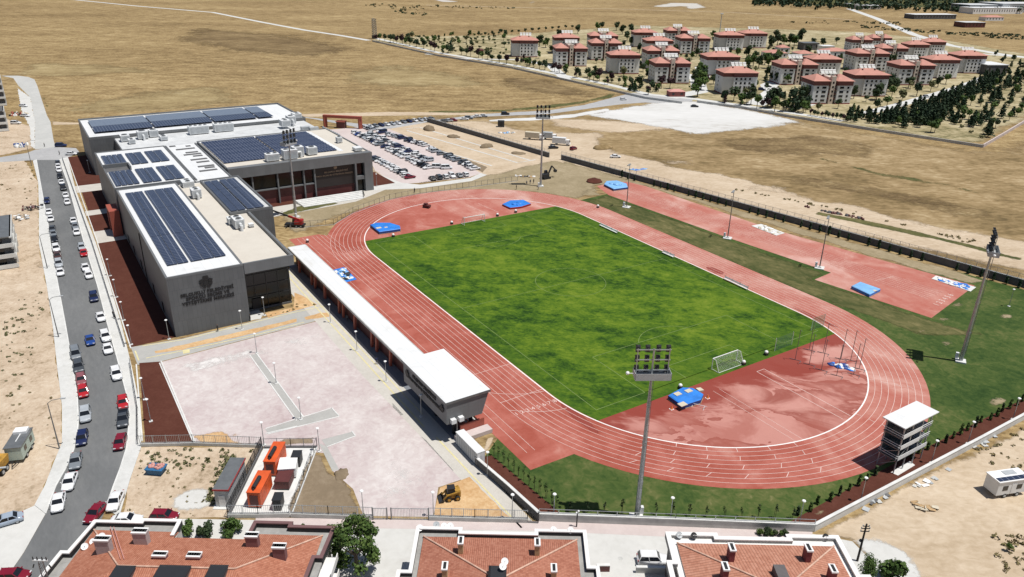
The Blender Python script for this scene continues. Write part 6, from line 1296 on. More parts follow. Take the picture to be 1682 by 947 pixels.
def leaves(m, c, r, n, s, R, mi=0, shell=.5):
    # n small leaf clusters spread through an ellipsoid
    for i in range(n):
        a = R.uniform(0, 2 * PI); z = R.uniform(-1, 1); q = (shell + (1 - shell) * R.random()) if R.random() < .8 else R.random() * shell; k = math.sqrt(1 - z * z)
        p = Vector((c[0] + r[0] * q * k * math.cos(a), c[1] + r[1] * q * k * math.sin(a), c[2] + r[2] * q * z))
        n_ = Vector((math.cos(a) * k + R.uniform(-.7, .7), math.sin(a) * k + R.uniform(-.7, .7), z + R.uniform(-.3, .9))).normalized(); t = n_.orthogonal().normalized(); t = (Matrix.Rotation(R.uniform(0, 6.28), 3, n_) @ t); b = n_.cross(t); w = s * R.uniform(.6, 1.3)
        m.add([p - t * w - b * w * .5, p + t * w * .3 - b * w * .8, p + t * w + b * w * .3, p - t * w * .2 + b * w * .8], [(0, 1, 2, 3)], mi)
def plant_meshes(kind, seed, fine=False):
    R = random.Random(seed); cr = MB(); tr = MB()
    if kind == 'round':
        h = R.uniform(4.4, 5.8); w = R.uniform(1.5, 2.1); n = 900 if fine else 110; s = .16 if fine else .42
        tr.tube((0, 0, 0), (.1, 0, h * .5), .14, .09, 7)
        for k in range(4): a = k * 1.57 + R.random(); tr.tube((.05, 0, h * .4), (math.cos(a) * w * .6, math.sin(a) * w * .6, h * .7), .07, .03, 5)
        for k in range(6): a = R.uniform(0, 6.28); q = R.uniform(0, .5) * w; leaves(cr, (math.cos(a) * q, math.sin(a) * q, h * R.uniform(.55, .8)), (w * R.uniform(.55, .8), w * R.uniform(.55, .8), h * R.uniform(.17, .26)), n // 3, s, R)
    elif kind == 'conifer':
        h = R.uniform(5.0, 7.6); w = R.uniform(1.9, 2.7); tr.tube((0, 0, 0), (0, 0, h * .9), .14, .04, 6)
        for k in range(9): f = k / 9; leaves(cr, (R.uniform(-.2, .2), R.uniform(-.2, .2), h * (.16 + .78 * f)), (w * (1 - f * .88), w * (1 - f * .88), h * .075), int(38 * (1 - f * .7)), .46, R, 0, .4)
    elif kind == 'big':
        h = R.uniform(7.5, 9.5); w = R.uniform(2.6, 3.4); tr.tube((0, 0, 0), (.2, 0, h * .5), .25, .15, 8)
        for k in range(5): a = k * 1.26 + R.random(); tr.tube((.1, 0, h * .38), (math.cos(a) * w * .6, math.sin(a) * w * .6, h * .7), .1, .04, 5)
        for k in range(9): a = R.uniform(0, 6.28); q = R.uniform(.1, .62) * w; leaves(cr, (math.cos(a) * q, math.sin(a) * q, h * R.uniform(.4, .85)), (w * R.uniform(.4, .6), w * R.uniform(.4, .6), h * R.uniform(.12, .2)), 320 if fine else 60, .17 if fine else .5, R)
    elif kind == 'dense':
        h = 8.0; tr.tube((0, 0, 0), (.2, 0, 3.6), .28, .18, 8)
        for k in range(6): a = k * 1.05 + R.random(); tr.tube((.1, 0, 2.4), (math.cos(a) * 2, math.sin(a) * 2, 5), .12, .05, 5)
        for k in range(46):
            a = R.uniform(0, 6.28); z = R.uniform(-.85, 1); q = math.sqrt(1 - z * z) * R.uniform(.6, 1) * 2.7; r = R.uniform(.6, 1.15)
            leaves(cr, (math.cos(a) * q, math.sin(a) * q, 3.7 + z * 3.1), (r, r, r * .85), 150, .16, R, 0, .3)
    elif kind == 'shrub':
        h = R.uniform(1.4, 2.4); w = R.uniform(.8, 1.3); tr.tube((0, 0, 0), (0, 0, h * .5), .07, .04, 5)
        for k in range(4): a = R.uniform(0, 6.28); q = R.uniform(.2, .85); leaves(cr, (math.cos(a) * w * q, math.sin(a) * w * q, h * R.uniform(.3, .7)), (w * R.uniform(.4, .7), w * R.uniform(.4, .7), h * R.uniform(.22, .4)), 260 if fine else 26, .13 if fine else .34, R, 0, .2)
    elif kind == 'column':
        h = R.uniform(2.2, 3.1); w = R.uniform(.32, .45); tr.tube((0, 0, 0), (0, 0, h * .8), .05, .03, 5)
        for k in range(6): f = k / 6; leaves(cr, (R.uniform(-.05, .05), R.uniform(-.05, .05), h * (.16 + .74 * f)), (w * (1 - f * .6), w * (1 - f * .6), h * .1), 20, .24, R)
    elif kind == 'sapling':
        h = R.uniform(2.2, 3.0); tr.tube((0, 0, 0), (0, 0, h), .035, .02, 5); tr.tube((.22, 0, 0), (.22, 0, h * .75), .03, .03, 5)
        for k in range(4): leaves(cr, (R.uniform(-.15, .15), R.uniform(-.15, .15), h * (.5 + k * .13)), (.30, .30, .3), 9, .13, R)
    return cr, tr
PV = {}
def plant(kind, leaf, px, label, cat, group, sc=1.0, parts=False, z=.02, uv=None, var=5, name=None, fine=False):
    k = (kind, leaf, rnd.randrange(var), parts, fine)
    if k not in PV:
        cr, tr = plant_meshes(kind, hash((kind, leaf)) % 1 + len(PV) * 7 + 3, fine)
        if parts: PV[k] = (cr.mesh('crown', leaf), tr.mesh('trunk', 'bark'))
        else: q = MB(); q.add(cr.v, cr.f, 0); q.add(tr.v, tr.f, 1); PV[k] = q.mesh('small_plant', [leaf, 'bark'])
    u, v = uv or P(*px); nm = name or {'round': 'street_tree', 'conifer': 'conifer_tree', 'big': 'broadleaf_tree', 'shrub': 'shrub', 'column': 'juniper', 'sapling': 'sapling'}[kind]
    s = sc * rnd.uniform(.88, 1.14)
    if parts:
        t = thing(nm, label, cat, (u, v, z), rnd.uniform(0, 6.28), group); t.scale = (s, s, s)
        link(bpy.data.objects.new('crown', PV[k][0]), t); link(bpy.data.objects.new('trunk', PV[k][1]), t); return t
    o = obj(nm, PV[k], None, loc=(u, v, z), rz=rnd.uniform(0, 6.28)); o.scale = (s, s, s); tag(o, label, cat, group); return o
def inpoly(x, y, p):
    c = False; j = len(p) - 1
    for i in range(len(p)):
        if (p[i][1] > y) != (p[j][1] > y) and x < (p[j][0] - p[i][0]) * (y - p[i][1]) / (p[j][1] - p[i][1]) + p[i][0]: c = not c
        j = i
    return c
# street trees along the estate wall
ROW = [(618, 68), (624, 68.5), (632, 68.5), (641, 70), (646, 71), (652, 72), (661, 73), (667, 75), (673, 76), (684, 78), (696, 81), (708, 83), (714, 85), (728, 88), (736, 88), (758, 91), (766, 92), (773, 94), (786, 96), (792, 99), (801, 98), (808, 102), (820, 104), (832, 106), (849, 108), (865, 111), (877, 112), (886, 114), (895, 116), (911, 119), (919, 121), (929, 122), (947, 128), (965, 128), (975, 132), (984, 134), (1004, 136), (1025, 141), (1036, 142), (1050, 146), (1072, 152), (1086, 146), (1100, 146)]
for i, (x, y) in enumerate(ROW):
    lf = ['leaf_purple', 'leaf_dark', 'leaf_dark', 'leaf_green'][(i * 7 + i // 3) % 4]
    plant('round', lf, (x, y - 1), '%s round tree along the estate wall beside the dry field, %s from the left' % ({'leaf_purple': 'dark purple', 'leaf_dark': 'dark green', 'leaf_green': 'mid green'}[lf], ORD[i]), 'tree', 'street trees along the estate wall', 1.5, True)
ROW2 = [(1145, 160), (1151, 148), (1189, 169), (1205, 167), (1217, 174), (1226, 172), (1233, 173), (1243, 179), (1260, 178), (1266, 177), (1272, 184), (1280, 171), (1286, 184), (1292, 180), (1304, 184), (1312, 180), (1319, 187), (1324, 178)]
for i, (x, y) in enumerate(ROW2):
    lf = ['leaf_dark', 'leaf_green', 'leaf_conifer'][i % 3] if i > 1 else 'leaf_green'
    plant('big' if i < 2 or i in (9, 14) else 'round', lf, (x, y - 1), '%s tree behind the white gravel yard wall, %s from the left' % ({'leaf_dark': 'dark', 'leaf_green': 'green', 'leaf_conifer': 'blackish green'}[lf], ORD[i]), 'tree', 'trees along the gravel yard wall', 1.5, True)
R10 = random.Random(31)
for i in range(70):
    x = R10.uniform(850, 1330); yw = 112 + (x - 850) * .232 if x < 1060 else 161 + (x - 1060) * .115
    if 1085 < x < 1185 : continue
    lf = R10.choice(['leaf_dark', 'leaf_conifer', 'leaf_green', 'leaf_purple']); plant('round' if i % 3 else 'conifer', lf, (x, yw - R10.uniform(5, 13)), '%s tree in the planted verge behind the estate wall' % {'leaf_dark': 'dark', 'leaf_green': 'green', 'leaf_conifer': 'blackish', 'leaf_purple': 'purple'}[lf], 'tree', 'verge trees behind the estate wall (%s)' % lf[5:], R10.uniform(.7, 1.1))
for i in range(12):
    plant('round', 'leaf_dark' if i % 3 else 'leaf_purple', (1331 + i * 6.0, 189.5 + i * 1.0), 'small clipped tree in the row before the pine wood, %s from the left' % ORD[i], 'tree', 'small clipped trees before the pine wood', .72)
for i, (x, y, k, lf, s) in enumerate(((1228, 112, 'big', 'leaf_green', .9), (1237, 108, 'big', 'leaf_green', 1), (1246, 112, 'big', 'leaf_dark', .9), (1256, 106, 'big', 'leaf_green', .9), (1262, 112, 'big', 'leaf_green', 1), (1272, 108, 'big', 'leaf_dark', .9), (1277, 100, 'big', 'leaf_green', .8), (1226, 96, 'big', 'leaf_dark', .8), (1240, 96, 'round', 'leaf_dark', 1),
      (1266, 78, 'big', 'leaf_dark', 1), (1276, 76, 'big', 'leaf_dark', 1.1), (1287, 74, 'big', 'leaf_green', 1.1), (1297, 75, 'big', 'leaf_dark', 1.2), (1304, 77, 'big', 'leaf_green', .9), (1311, 74, 'big', 'leaf_dark', 1.3), (1336, 75, 'big', 'leaf_dark', .8), (1352, 76, 'big', 'leaf_dark', .7), (1374, 72, 'round', 'leaf_dark', .9),
      (886, 76, 'big', 'leaf_dark', 1), (896, 78, 'big', 'leaf_green', .8), (919, 62, 'big', 'leaf_dark', .9), (949, 55, 'big', 'leaf_dark', .8), (981, 49, 'big', 'leaf_green', .9), (988, 48, 'round', 'leaf_dark', 1.2), (1012, 50, 'big', 'leaf_dark', .9), (1022, 56, 'big', 'leaf_dark', 1), (1037, 54, 'big', 'leaf_dark', .9), (1030, 66, 'big', 'leaf_dark', .9), (1036, 76, 'big', 'leaf_dark', .8), (970, 70, 'big', 'leaf_dark', .7),
      (1066, 113, 'big', 'leaf_bright', .7), (885, 96, 'big', 'leaf_bright', .55), (905, 88, 'round', 'leaf_dark', 1), (1150, 130, 'big', 'leaf_green', .9), (1143, 135, 'big', 'leaf_dark', .9), (1170, 62, 'big', 'leaf_green', .7), (1174, 72, 'big', 'leaf_dark', .7), (1110, 88, 'big', 'leaf_dark', .7), (1136, 97, 'big', 'leaf_green', .7), (1144, 92, 'big', 'leaf_dark', .7), (1186, 112, 'big', 'leaf_dark', .7),
      (1268, 134, 'big', 'leaf_dark', .7), (1276, 137, 'big', 'leaf_dark', .8), (1290, 139, 'round', 'leaf_green', 1), (1316, 168, 'big', 'leaf_dark', .9), (1392, 112, 'big', 'leaf_bright', .5), (1402, 162, 'big', 'leaf_dark', .7), (1470, 150, 'big', 'leaf_dark', .8), (1464, 160, 'round', 'leaf_green', 1.2), (1492, 144, 'round', 'leaf_dark', 1.2), (1505, 158, 'round', 'leaf_conifer', 1.2), (1540, 143, 'big', 'leaf_dark', .6), (1528, 150, 'round', 'leaf_olive', 1), (1553, 138, 'round', 'leaf_green', 1), (1480, 170, 'round', 'leaf_olive', 1), (1456, 176, 'round', 'leaf_green', 1), (1440, 182, 'round', 'leaf_dark', 1), (1206, 120, 'round', 'leaf_dark', 1), (1007, 100, 'big', 'leaf_dark', .6), (1056, 118, 'round', 'leaf_dark', 1), (1064, 130, 'big', 'leaf_dark', .7), (1158, 142, 'round', 'leaf_purple', 1))):
    plant(k, lf, (x, y), '%s tree among the apartment blocks' % {'leaf_green': 'green', 'leaf_dark': 'dark', 'leaf_bright': 'bright green', 'leaf_olive': 'olive', 'leaf_conifer': 'blackish', 'leaf_purple': 'purple'}[lf], 'tree', 'trees among the apartment blocks (%s)' % lf[5:], s * 1.4, True)
# young orchard at the left end of the estate
R6 = random.Random(3); n = 0
for r in range(9):
    for k in range(18):
        x = 655 + k * 10.4 + R6.uniform(-3, 3) + r * 1.5; yl = 66 + (x - 612) * .193; yt = 62 - (x - 640) * .03
        y = yt + (yl - yt - 6) * (r / 8.5)
        if x > 838 or y > yl - 6 or R6.random() < .2 or n > 120: continue
        n += 1; plant('shrub' if R6.random() < .75 else 'round', R6.choice(['leaf_olive', 'leaf_olive', 'leaf_dark', 'leaf_green']), (x, y), 'small young tree in the dry orchard at the left end of the estate', 'tree', 'young orchard trees', 1.15 if r > 3 else 1.4)
for i in range(16): plant('round', 'leaf_dark', (786 + i * 11, 60.5 - i * .95), 'dark tree in the row along the rear edge of the estate', 'tree', 'trees along the rear edge of the estate', 1.0)
plant('conifer', 'leaf_conifer', (741, 86), 'tall dark cypress standing above the young orchard', 'tree', None, 1.5, True)
plant('big', 'leaf_conifer', (727, 88), 'broad dark bush beside the cypress in the orchard', 'tree', None, .6, True)
# pine wood
R9 = random.Random(21); k = 0; foot = []
for kind_, x0_, x1_, y_, lab_ in APT: a_ = P((x0_ + x1_) / 2, y_, AE); foot.append((a_[0] - math.sin(math.radians(63)) * 8, a_[1] + math.cos(math.radians(63)) * 8))
est = PL((850, 108), (900, 112), (1060, 150), (1150, 160), (1300, 182), (1440, 186), (1560, 140), (1620, 118), (1560, 80), (1420, 62), (1270, 60), (1040, 48), (890, 62))
for _ in range(4000):
    if k >= 170: break
    u_, v_ = R9.uniform(-420, -60), R9.uniform(190, 520)
    if not inpoly(u_, v_, est) or any(abs(u_ - a_) < 12 and abs(v_ - b_) < 14 for a_, b_ in foot): continue
    lf = R9.choice(['leaf_dark', 'leaf_dark', 'leaf_green', 'leaf_conifer', 'leaf_olive']); k += 1
    plant(R9.choice(['round', 'round', 'big', 'conifer']), lf, None, '%s garden tree in the planted grounds between the apartment blocks' % {'leaf_dark': 'dark', 'leaf_green': 'green', 'leaf_conifer': 'blackish', 'leaf_olive': 'olive'}[lf], 'tree', 'garden trees between the apartment blocks (%s)' % lf[5:], R9.uniform(.7, 1.15), uv=(u_, v_))
n = 0; R7 = random.Random(8)
dense = PL((1380, 192), (1440, 190), (1520, 171), (1590, 141), (1640, 121), (1652, 128), (1600, 158), (1570, 180), (1560, 210), (1520, 208), (1450, 204), (1395, 202)); sparse = PL((1440, 206), (1560, 180), (1600, 158), (1660, 126), (1700, 110), (1690, 150), (1680, 190), (1612, 232), (1520, 218))
for poly, cnt, kinds, sc in ((dense, 150, [('conifer', 'leaf_conifer')] * 5 + [('conifer', 'leaf_dark')], 1.0), (sparse, 125, [('conifer', 'leaf_conifer')] * 3 + [('round', 'leaf_dark'), ('round', 'leaf_green'), ('shrub', 'leaf_olive')], 1.1)):
    xs = [p[0] for p in poly]; ys = [p[1] for p in poly]; k = 0; placed = []
    while k < cnt:
        x = R7.uniform(min(xs), max(xs)); y = R7.uniform(min(ys), max(ys))
        if not inpoly(x, y, poly) or any((x - a) ** 2 + (y - b) ** 2 < (4 if cnt > 100 else 9) for a, b in placed): continue
        placed.append((x, y)); k += 1; kd, lf = R7.choice(kinds)
        plant(kd, lf, None, {'conifer': 'dark green conifer in the planted pine wood beside the apartment blocks', 'round': 'leafy tree on the open edge of the pine wood', 'shrub': 'olive shrub on the open edge of the pine wood'}[kd], 'tree', {'conifer': 'conifers of the pine wood', 'round': 'leafy trees of the pine wood', 'shrub': 'shrubs of the pine wood'}[kd], sc, uv=(x, y))
for i, (x, y) in enumerate(((1634, 92), (1650, 96), (1664, 101), (1674, 106), (1645, 104), (1660, 110), (1676, 115), (1640, 122), (1655, 124), (1672, 124), (1680, 130), (1668, 134))): plant('conifer' if i % 2 else 'big', 'leaf_dark', (x, y), 'dark tree behind the white-roofed shed at the right edge', 'tree', 'trees behind the white-roofed shed', .8)
for i, (x, y) in enumerate(((1617, 238), (1622, 233), (1628, 229), (1634, 225), (1641, 222))): pass
# junipers inside the right boundary wall
jl = [(-72 + i * 3.05) for i in range(45)]
W0, W1 = Vector((-105.3, 73.2)), Vector((63.7, 101.2))
k = 0
for i, u in enumerate(jl):
    if i in (3, 4, 9, 16, 17, 23, 30, 37, 38): continue
    q = W0 + (W1 - W0) * ((u + 105.3) / 169.0); plant('column', 'leaf_conifer', None, 'dark columnar juniper inside the right boundary wall, %s from the far end' % ORD[k % 50], 'juniper', 'junipers inside the right boundary wall', 1.12, uv=(q.x + .2, q.y - 1.25)); k += 1
k = 0
for i in range(34):
    v = -24 + i * 2.4
    if i in (9, 10, 11): continue
    plant('column', 'leaf_green' if i % 4 else 'leaf_dark', None, 'slim upright shrub in the right mulch strip, %s from the wall corner' % ORD[k], 'shrub', 'upright shrubs in the right mulch strip', .8, uv=(91.2 + .02 * v + rnd.uniform(-.3, .3), v)); k += 1
for i in range(13): 
    plant('sapling', 'leaf_green', None, 'staked sapling in the mulch beside the diagonal path, %s from the container' % ORD[i], 'sapling', 'staked saplings beside the diagonal path', 1.0, parts=True, uv=(53.6 + i * 1.38, -55.9 + i * .11))
for i in range(15): 
    f = i / 15; plant('sapling', 'leaf_dark', None, 'thin staked sapling on the lawn behind the bottom wall, %s from the left' % ORD[i], 'sapling', 'thin saplings behind the bottom wall', .9, parts=True, uv=(71.5 + 21.5 * f - .9, -56.0 + 32.5 * f + .4))
# foreground shrubs and trees
plant('dense', 'leaf_green', None, 'large dense green tree beside the left tiled house', 'tree', None, 1.08, True, uv=(66.6, -85.6), fine=True, var=1, name='broadleaf_tree')
for x, y, s, lf, lab in ((312, 873, 1.4, 'leaf_green', 'green bush in the garden gap of the left tiled house, leftmost'), (333, 874, 1.1, 'leaf_dark', 'sparse bush in the garden gap of the left house, middle'), (349, 872, 1.3, 'leaf_dark', 'dark bush in the garden gap of the left house, right of middle'), (371, 873, 1.6, 'leaf_green', 'green bush in the garden gap of the left house, rightmost'), (497, 861, .5, 'leaf_green', 'small shrub beside the footway, left of the big tree'), (542, 862, .6, 'leaf_green', 'small shrub beside the footway near the big tree')): plant('shrub', lf, (x, y + 6), lab, 'bush', None, s, True, fine=True)
plant('big', 'leaf_green', (1421, 957), 'leafy tree at the right corner of the right tiled house', 'tree', None, .52, True, fine=True); plant('shrub', 'leaf_green', (1462, 955), 'small round tree right of the leafy corner tree', 'tree', None, 1.9, True, fine=True)
for i in range(6): plant('shrub', 'leaf_dark' if i % 2 else 'leaf_green', (1247 + i * 8.5, 879), 'dark hedge bush along the footway before the right tiled house, %s from the left' % ORD[i], 'bush', 'hedge bushes before the right tiled house', .62, True, fine=True)
plant('round', 'leaf_green', (1655, 905), 'low dry bush at the right edge of the bare land', 'bush', None, .3, True)
# weeds nobody could count
def weeds(name, regions, leaf, seed, z=.03):
    R = random.Random(seed); m = MB()
    for pts, cnt, s in regions:
        poly = PL(*pts); xs = [p[0] for p in poly]; ys = [p[1] for p in poly]; k = 0
        while k < cnt:
            x = R.uniform(min(xs), max(xs)); y = R.uniform(min(ys), max(ys))
            if not inpoly(x, y, poly): continue
            k += 1; q = s * R.uniform(.4, 1.4); leaves(m, (x, y, z + q * .3), (q, q, q * .5), 14, q * .38, R)
    o = obj(name, m, leaf); o['kind'] = 'stuff'; tag(o, {'weeds': 'grey-green weeds growing on the weedy lot and left building lot', 'dry_scrub': 'dry tufts scattered over the bare lots', 'far_scrub': 'dark scrub dots scattered over the distant plain'}[name], 'weeds', None, 'stuff'); return o
weeds('weeds', [(((240, 738), (420, 737), (395, 770), (350, 800), (330, 775), (250, 765)), 85, .42), (((350, 770), (390, 745), (352, 830), (335, 850)), 45, .5), (((20, 495), (70, 480), (78, 505), (60, 540), (0, 560)), 40, .42), (((0, 560), (60, 545), (50, 600), (30, 660), (0, 670)), 26, .36)], 'leaf_olive', 41)
weeds('dry_scrub', [(((0, 270), (55, 270), (60, 330), (0, 330)), 30, .36), (((1630, 880), (1690, 880), (1690, 950), (1640, 950)), 26, .5), (((1600, 735), (1690, 700), (1690, 780), (1650, 790)), 26, .42), (((0, 640), (90, 640), (95, 720), (0, 720)), 16, .3), (((230, 740), (330, 770), (340, 850), (210, 840)), 36, .26), (((1200, 310), (1400, 345), (1660, 420), (1600, 395), (1300, 330)), 60, .6), (((440, 520), (480, 510), (520, 500), (480, 500)), 20, .3)], 'leaf_dry', 42)
weeds('far_scrub', [(((1415, 42), (1520, 50), (1682, 58), (1682, 66), (1415, 46)), 130, 2.2), (((640, 10), (700, 14), (700, 26), (650, 22)), 60, 2.0), (((600, 6), (860, 12), (860, 15), (600, 11)), 50, 2.0), (((1290, 34), (1480, 36), (1480, 42), (1290, 38)), 40, 2.0), (((1290, 80), (1400, 88), (1620, 85), (1620, 92), (1300, 84)), 1, 1.0)], 'leaf_dark', 43)
def far_wood():
    R = random.Random(77); m = MB()
    for k in range(1100):
        x = R.uniform(1236, 1900); y = R.uniform(-9, 15) + (x - 1240) * .018
        if x < 1330: y = R.uniform(-2, 10 + (x - 1240) * .04)
        u, v = P(x, y); h = R.uniform(7, 13); w = R.uniform(3, 5)
        leaves(m, (u, v, h * .55), (w, w, h * .5), 12, 2.2, R)
    o = obj('distant_wood', m, 'leaf_conifer'); tag(o, 'dark distant tree belt along the top right edge of the plain', 'wood', None, 'stuff')
far_wood()

# ------------------------------------------------------------------ the apartment estate
MT['apt_wall'] = flat('grey_render', (.60, .605, .61), .85, var=.06, vs=.15); MT['apt_light'] = flat('pale_render', (.72, .72, .71), .85, var=.05, vs=.15); MT['apt_band'] = flat('maroon_render', (.155, .060, .056), .85, var=.1, vs=.2); MT['apt_cream'] = flat('cream_render', (.58, .49, .42), .85, var=.05)
MT['apt_recess'] = flat('brown_render', (.15, .10, .09), .85, var=.1); MT['apt_roof'] = flat('salmon_roof_tiles', (.47, .225, .175), .85, var=.12, vs=.25); MT['apt_plinth'] = flat('red_plinth', (.26, .085, .075), .85, var=.1)
def apt_proto(kind):
    t = thing('apartment_block', '-', 'apartment block'); hw, hd = AW / 2, AD / 2
    m = MB(); b = MB(); pl = MB()
    if kind == 'F':
        m.box(-hw, -hd + 1.6, .7, -hw + 6.3, hd, 10.6, 0); m.box(-hw + 6.3, -hd, .7, hw - 3.6, hd, 10.6, 0); m.box(hw - 3.6, -hd + .9, .7, hw, hd, 10.6, 1)
        b.box(-hw - .1, -hd + 1.5, 10.6, -hw + 6.3, hd + .1, AE); b.box(-hw + 6.3, -hd - .1, 10.6, hw - 3.6, hd + .1, AE); b.box(hw - 3.6, -hd + .8, 10.6, hw + .1, hd + .1, AE)
        pl.box(-hw - .05, -hd + 1.55, 0, -hw + 6.3, hd, .7); pl.box(-hw + 6.3, -hd - .05, 0, hw - 3.6, hd, .7); pl.box(hw - 3.6, -hd + .85, 0, hw + .05, hd, .7)
    else:
        for x0, x1 in ((-hw, -2.6), (2.6, hw)):
            m.box(x0, -hd, .7, x1, hd, 10.6, 0); b.box(x0 - .1, -hd - .1, 10.6, x1 + .1, hd + .1, AE); pl.box(x0 - .05, -hd - .05, 0, x1 + .05, hd, .7)
        m.box(-2.6, -hd + 2.6, 0, 2.6, hd, AE, 2)
    obj('wall', m, ['apt_wall', 'apt_light', 'apt_recess'], t); obj('upper_storey', b, 'apt_band', t); obj('plinth', pl, 'apt_plinth', t)
    r = MB(); e = .7; z = AE; hz = 3.0
    def hip(x0, y0, x1, y1, mi=0):
        w = (y1 - y0) / 2; a = min(w, (x1 - x0) / 2 - .2)
        r.add([(x0, y0, z), (x1, y0, z), (x1, y1, z), (x0, y1, z), (x0 + a, (y0 + y1) / 2, z + hz), (x1 - a, (y0 + y1) / 2, z + hz)], [(0, 1, 5, 4), (1, 2, 5), (2, 3, 4, 5), (3, 0, 4), (3, 2, 1, 0)], mi)
    if kind == 'F': hip(-hw - e, -hd - e, hw + e, hd + e)
    else: hip(-hw - e, -hd - e, -1.7, hd + e); hip(1.7, -hd - e, hw + e, hd + e)
    rf = obj('roof', r, 'apt_roof', t)
    if kind == 'S':
        m = MB().box(-1.2, -hd + .4, 0, 1.2, -hd + 2.6, AE + 2.6); m.box(-1.7, -hd + 2.6, AE, 1.7, hd, AE + 1.8); st = obj('stair_tower', m, 'apt_cream', t)
        for k in range(5): obj('window', MB().box(-.45, -hd + .36, 1.6 + k * 2.5, .45, -hd + .42, 2.8 + k * 2.5), 'glass', st)
        m = MB(); [m.box(s * 1.9 - .6, -hd + .9, 2.6 + k * 2.6, s * 1.9 + .6, -hd + 2.6, 3.5 + k * 2.6) for s in (-1, 1) for k in range(4)]; obj('balcony', m, 'apt_band', t)
    for c in ((-4, -2), (3.5, -2.2)): obj('chimney', MB().box(c[0] - .35, c[1] - .35, AE + 1.2, c[0] + .35, c[1] + .35, AE + 3.0), 'apt_band', rf)
    for k in range(4):
        x = -3.4 + k * 2.5 if kind == 'F' else -3.2 + k * 2.2; m = MB(); m.add([(x, 1.5, z + 1.6 + 1.2), (x + 1.9, 1.5, z + 2.8), (x + 1.9, 3.4, z + 4.4), (x, 3.4, z + 4.4)], [(0, 1, 2, 3)], 0); m.tube((x - .1, 3.7, z + 4.5), (x + 2.0, 3.7, z + 4.5), .42, n=8, mi=1); m.bar((x + .2, 3.4, z + 1.5), (x + .2, 3.6, z + 4.4), .1, mi=1); m.bar((x + 1.7, 3.4, z + 1.5), (x + 1.7, 3.6, z + 4.4), .1, mi=1); obj('water_heater', m, ['pave_white', 'white'], rf)
    wm = {}
    def win(x, y, z0, w, h, side=0):
        k = (w, h, side)
        if k not in wm:
            q = MB(); q.box(-w / 2, -.05, 0, w / 2, .05, h) if not side else q.box(-.05, -w / 2, 0, .05, w / 2, h); wm[k] = q.mesh('apartment_window', 'glass')
        o = link(bpy.data.objects.new('window', wm[k]), t); o.location = (x, y, z0)
    for f in range(4):
        z0 = 1.6 + f * 2.42
        if kind == 'F':
            for x in (-2.9, .1, 2.7, 5.6): win(x, -hd - .02, z0, 1.15, 1.25)
        else:
            for x, w in ((-8.4, 1.1), (-4.9, 2.2), (4.9, 2.2), (8.4, 1.1)): win(x, -hd - .02, z0, w, 1.2)
        for y in (-4, 0.5, 4.5) if kind == 'S' else (2.0,): win(-hw - .02, y, z0, .9, 1.1, 1)
    return t
AP = {}
for kind, x0, x1, y, lab in APT:
    if kind not in AP: o = AP[kind] = apt_proto(kind)
    else: o = copy_tree(AP[kind])
    a = Vector((*P(x0, y, AE), 0)); b = Vector((*P(x1, y, AE), 0)); c = (a + b) / 2; an = math.radians(63); ax = Vector((math.cos(an), math.sin(an), 0)); W = (b - a).dot(ax); k = max(.86, min(1.2, W / (AW + 1.0)))
    c += Vector((-math.sin(an), math.cos(an), 0)) * (AD / 2 + .3) * k; o.location = (c.x, c.y, .02); o.rotation_euler.z = an; o.scale = (k, k, 1); o['label'] = lab; o['group'] = 'apartment blocks of the estate'; o['category'] = 'apartment block'
def low_house(label, x0, x1, y, z, D, wallm='apt_wall', roofm='apt_roof', hz=2.2, flatr=False, name='low_building'):
    a = Vector((*P(x0, y, z), 0)); b = Vector((*P(x1, y, z), 0)); c = (a + b) / 2; ax = (b - a).normalized(); W = (b - a).length; an = math.atan2(ax.y, ax.x); c += Vector((-ax.y, ax.x, 0)) * D / 2
    t = thing(name, label, 'building', (c.x, c.y, .02), an); obj('wall', MB().box(-W / 2 + .3, -D / 2 + .3, 0, W / 2 - .3, D / 2 - .3, z), wallm, t)
    q = min(W, D) / 2
    if flatr: obj('roof', MB().box(-W / 2, -D / 2, z, W / 2, D / 2, z + .4), roofm, t)
    else: r = MB(); r.add([(-W / 2, -D / 2, z), (W / 2, -D / 2, z), (W / 2, D / 2, z), (-W / 2, D / 2, z), (-W / 2 + q * .95, 0, z + hz), (W / 2 - q * .95, 0, z + hz)], [(0, 1, 5, 4), (1, 2, 5), (2, 3, 4, 5), (3, 0, 4), (3, 2, 1, 0)]); obj('roof', r, roofm, t)
    nw = max(2, int(W / 5))
    for i in range(nw): x = -W / 2 + (i + .5) * W / nw; obj('window', MB().box(x - .7, -D / 2 + .24, z * .35, x + .7, -D / 2 + .29, z * .75), 'glass', t)
    return t
low_house('low red-roofed school building behind the parking court, right one', 1359, 1397, 84, 6, 16); low_house('low red-roofed building in the middle of the estate, front wing', 1262, 1295, 87, 4, 14); low_house('low red-roofed building in the middle of the estate, rear wing', 1281, 1299, 78, 5, 10); low_house('low red-roofed wing left of the school building', 1313, 1340, 88, 5, 14)
low_house('small gatehouse with dark pink roof at the estate entrance', 1100, 1127, 150.5, 3, 7, 'apt_plinth', 'pinkpanel', 1.2, name='gatehouse'); low_house('shed with white flat roof at the right end of the estate', 1622, 1658, 107, 7, 20, 'concrete_d', 'roofwhite', flatr=True, name='shed')
low_house('dark flat building behind the green trees at the back of the estate', 1321, 1347, 71, 6, 12, 'concrete_d', 'steel_d', flatr=True); low_house('white flat-roofed building at the back of the estate', 1352, 1372, 76, 6, 10, 'apt_light', 'roofwhite', flatr=True)
low_house('small brown kiosk in the orchard at the left of the estate', 785, 795, 82, 3, 6, 'apt_plinth', 'darkred', 1, name='kiosk')
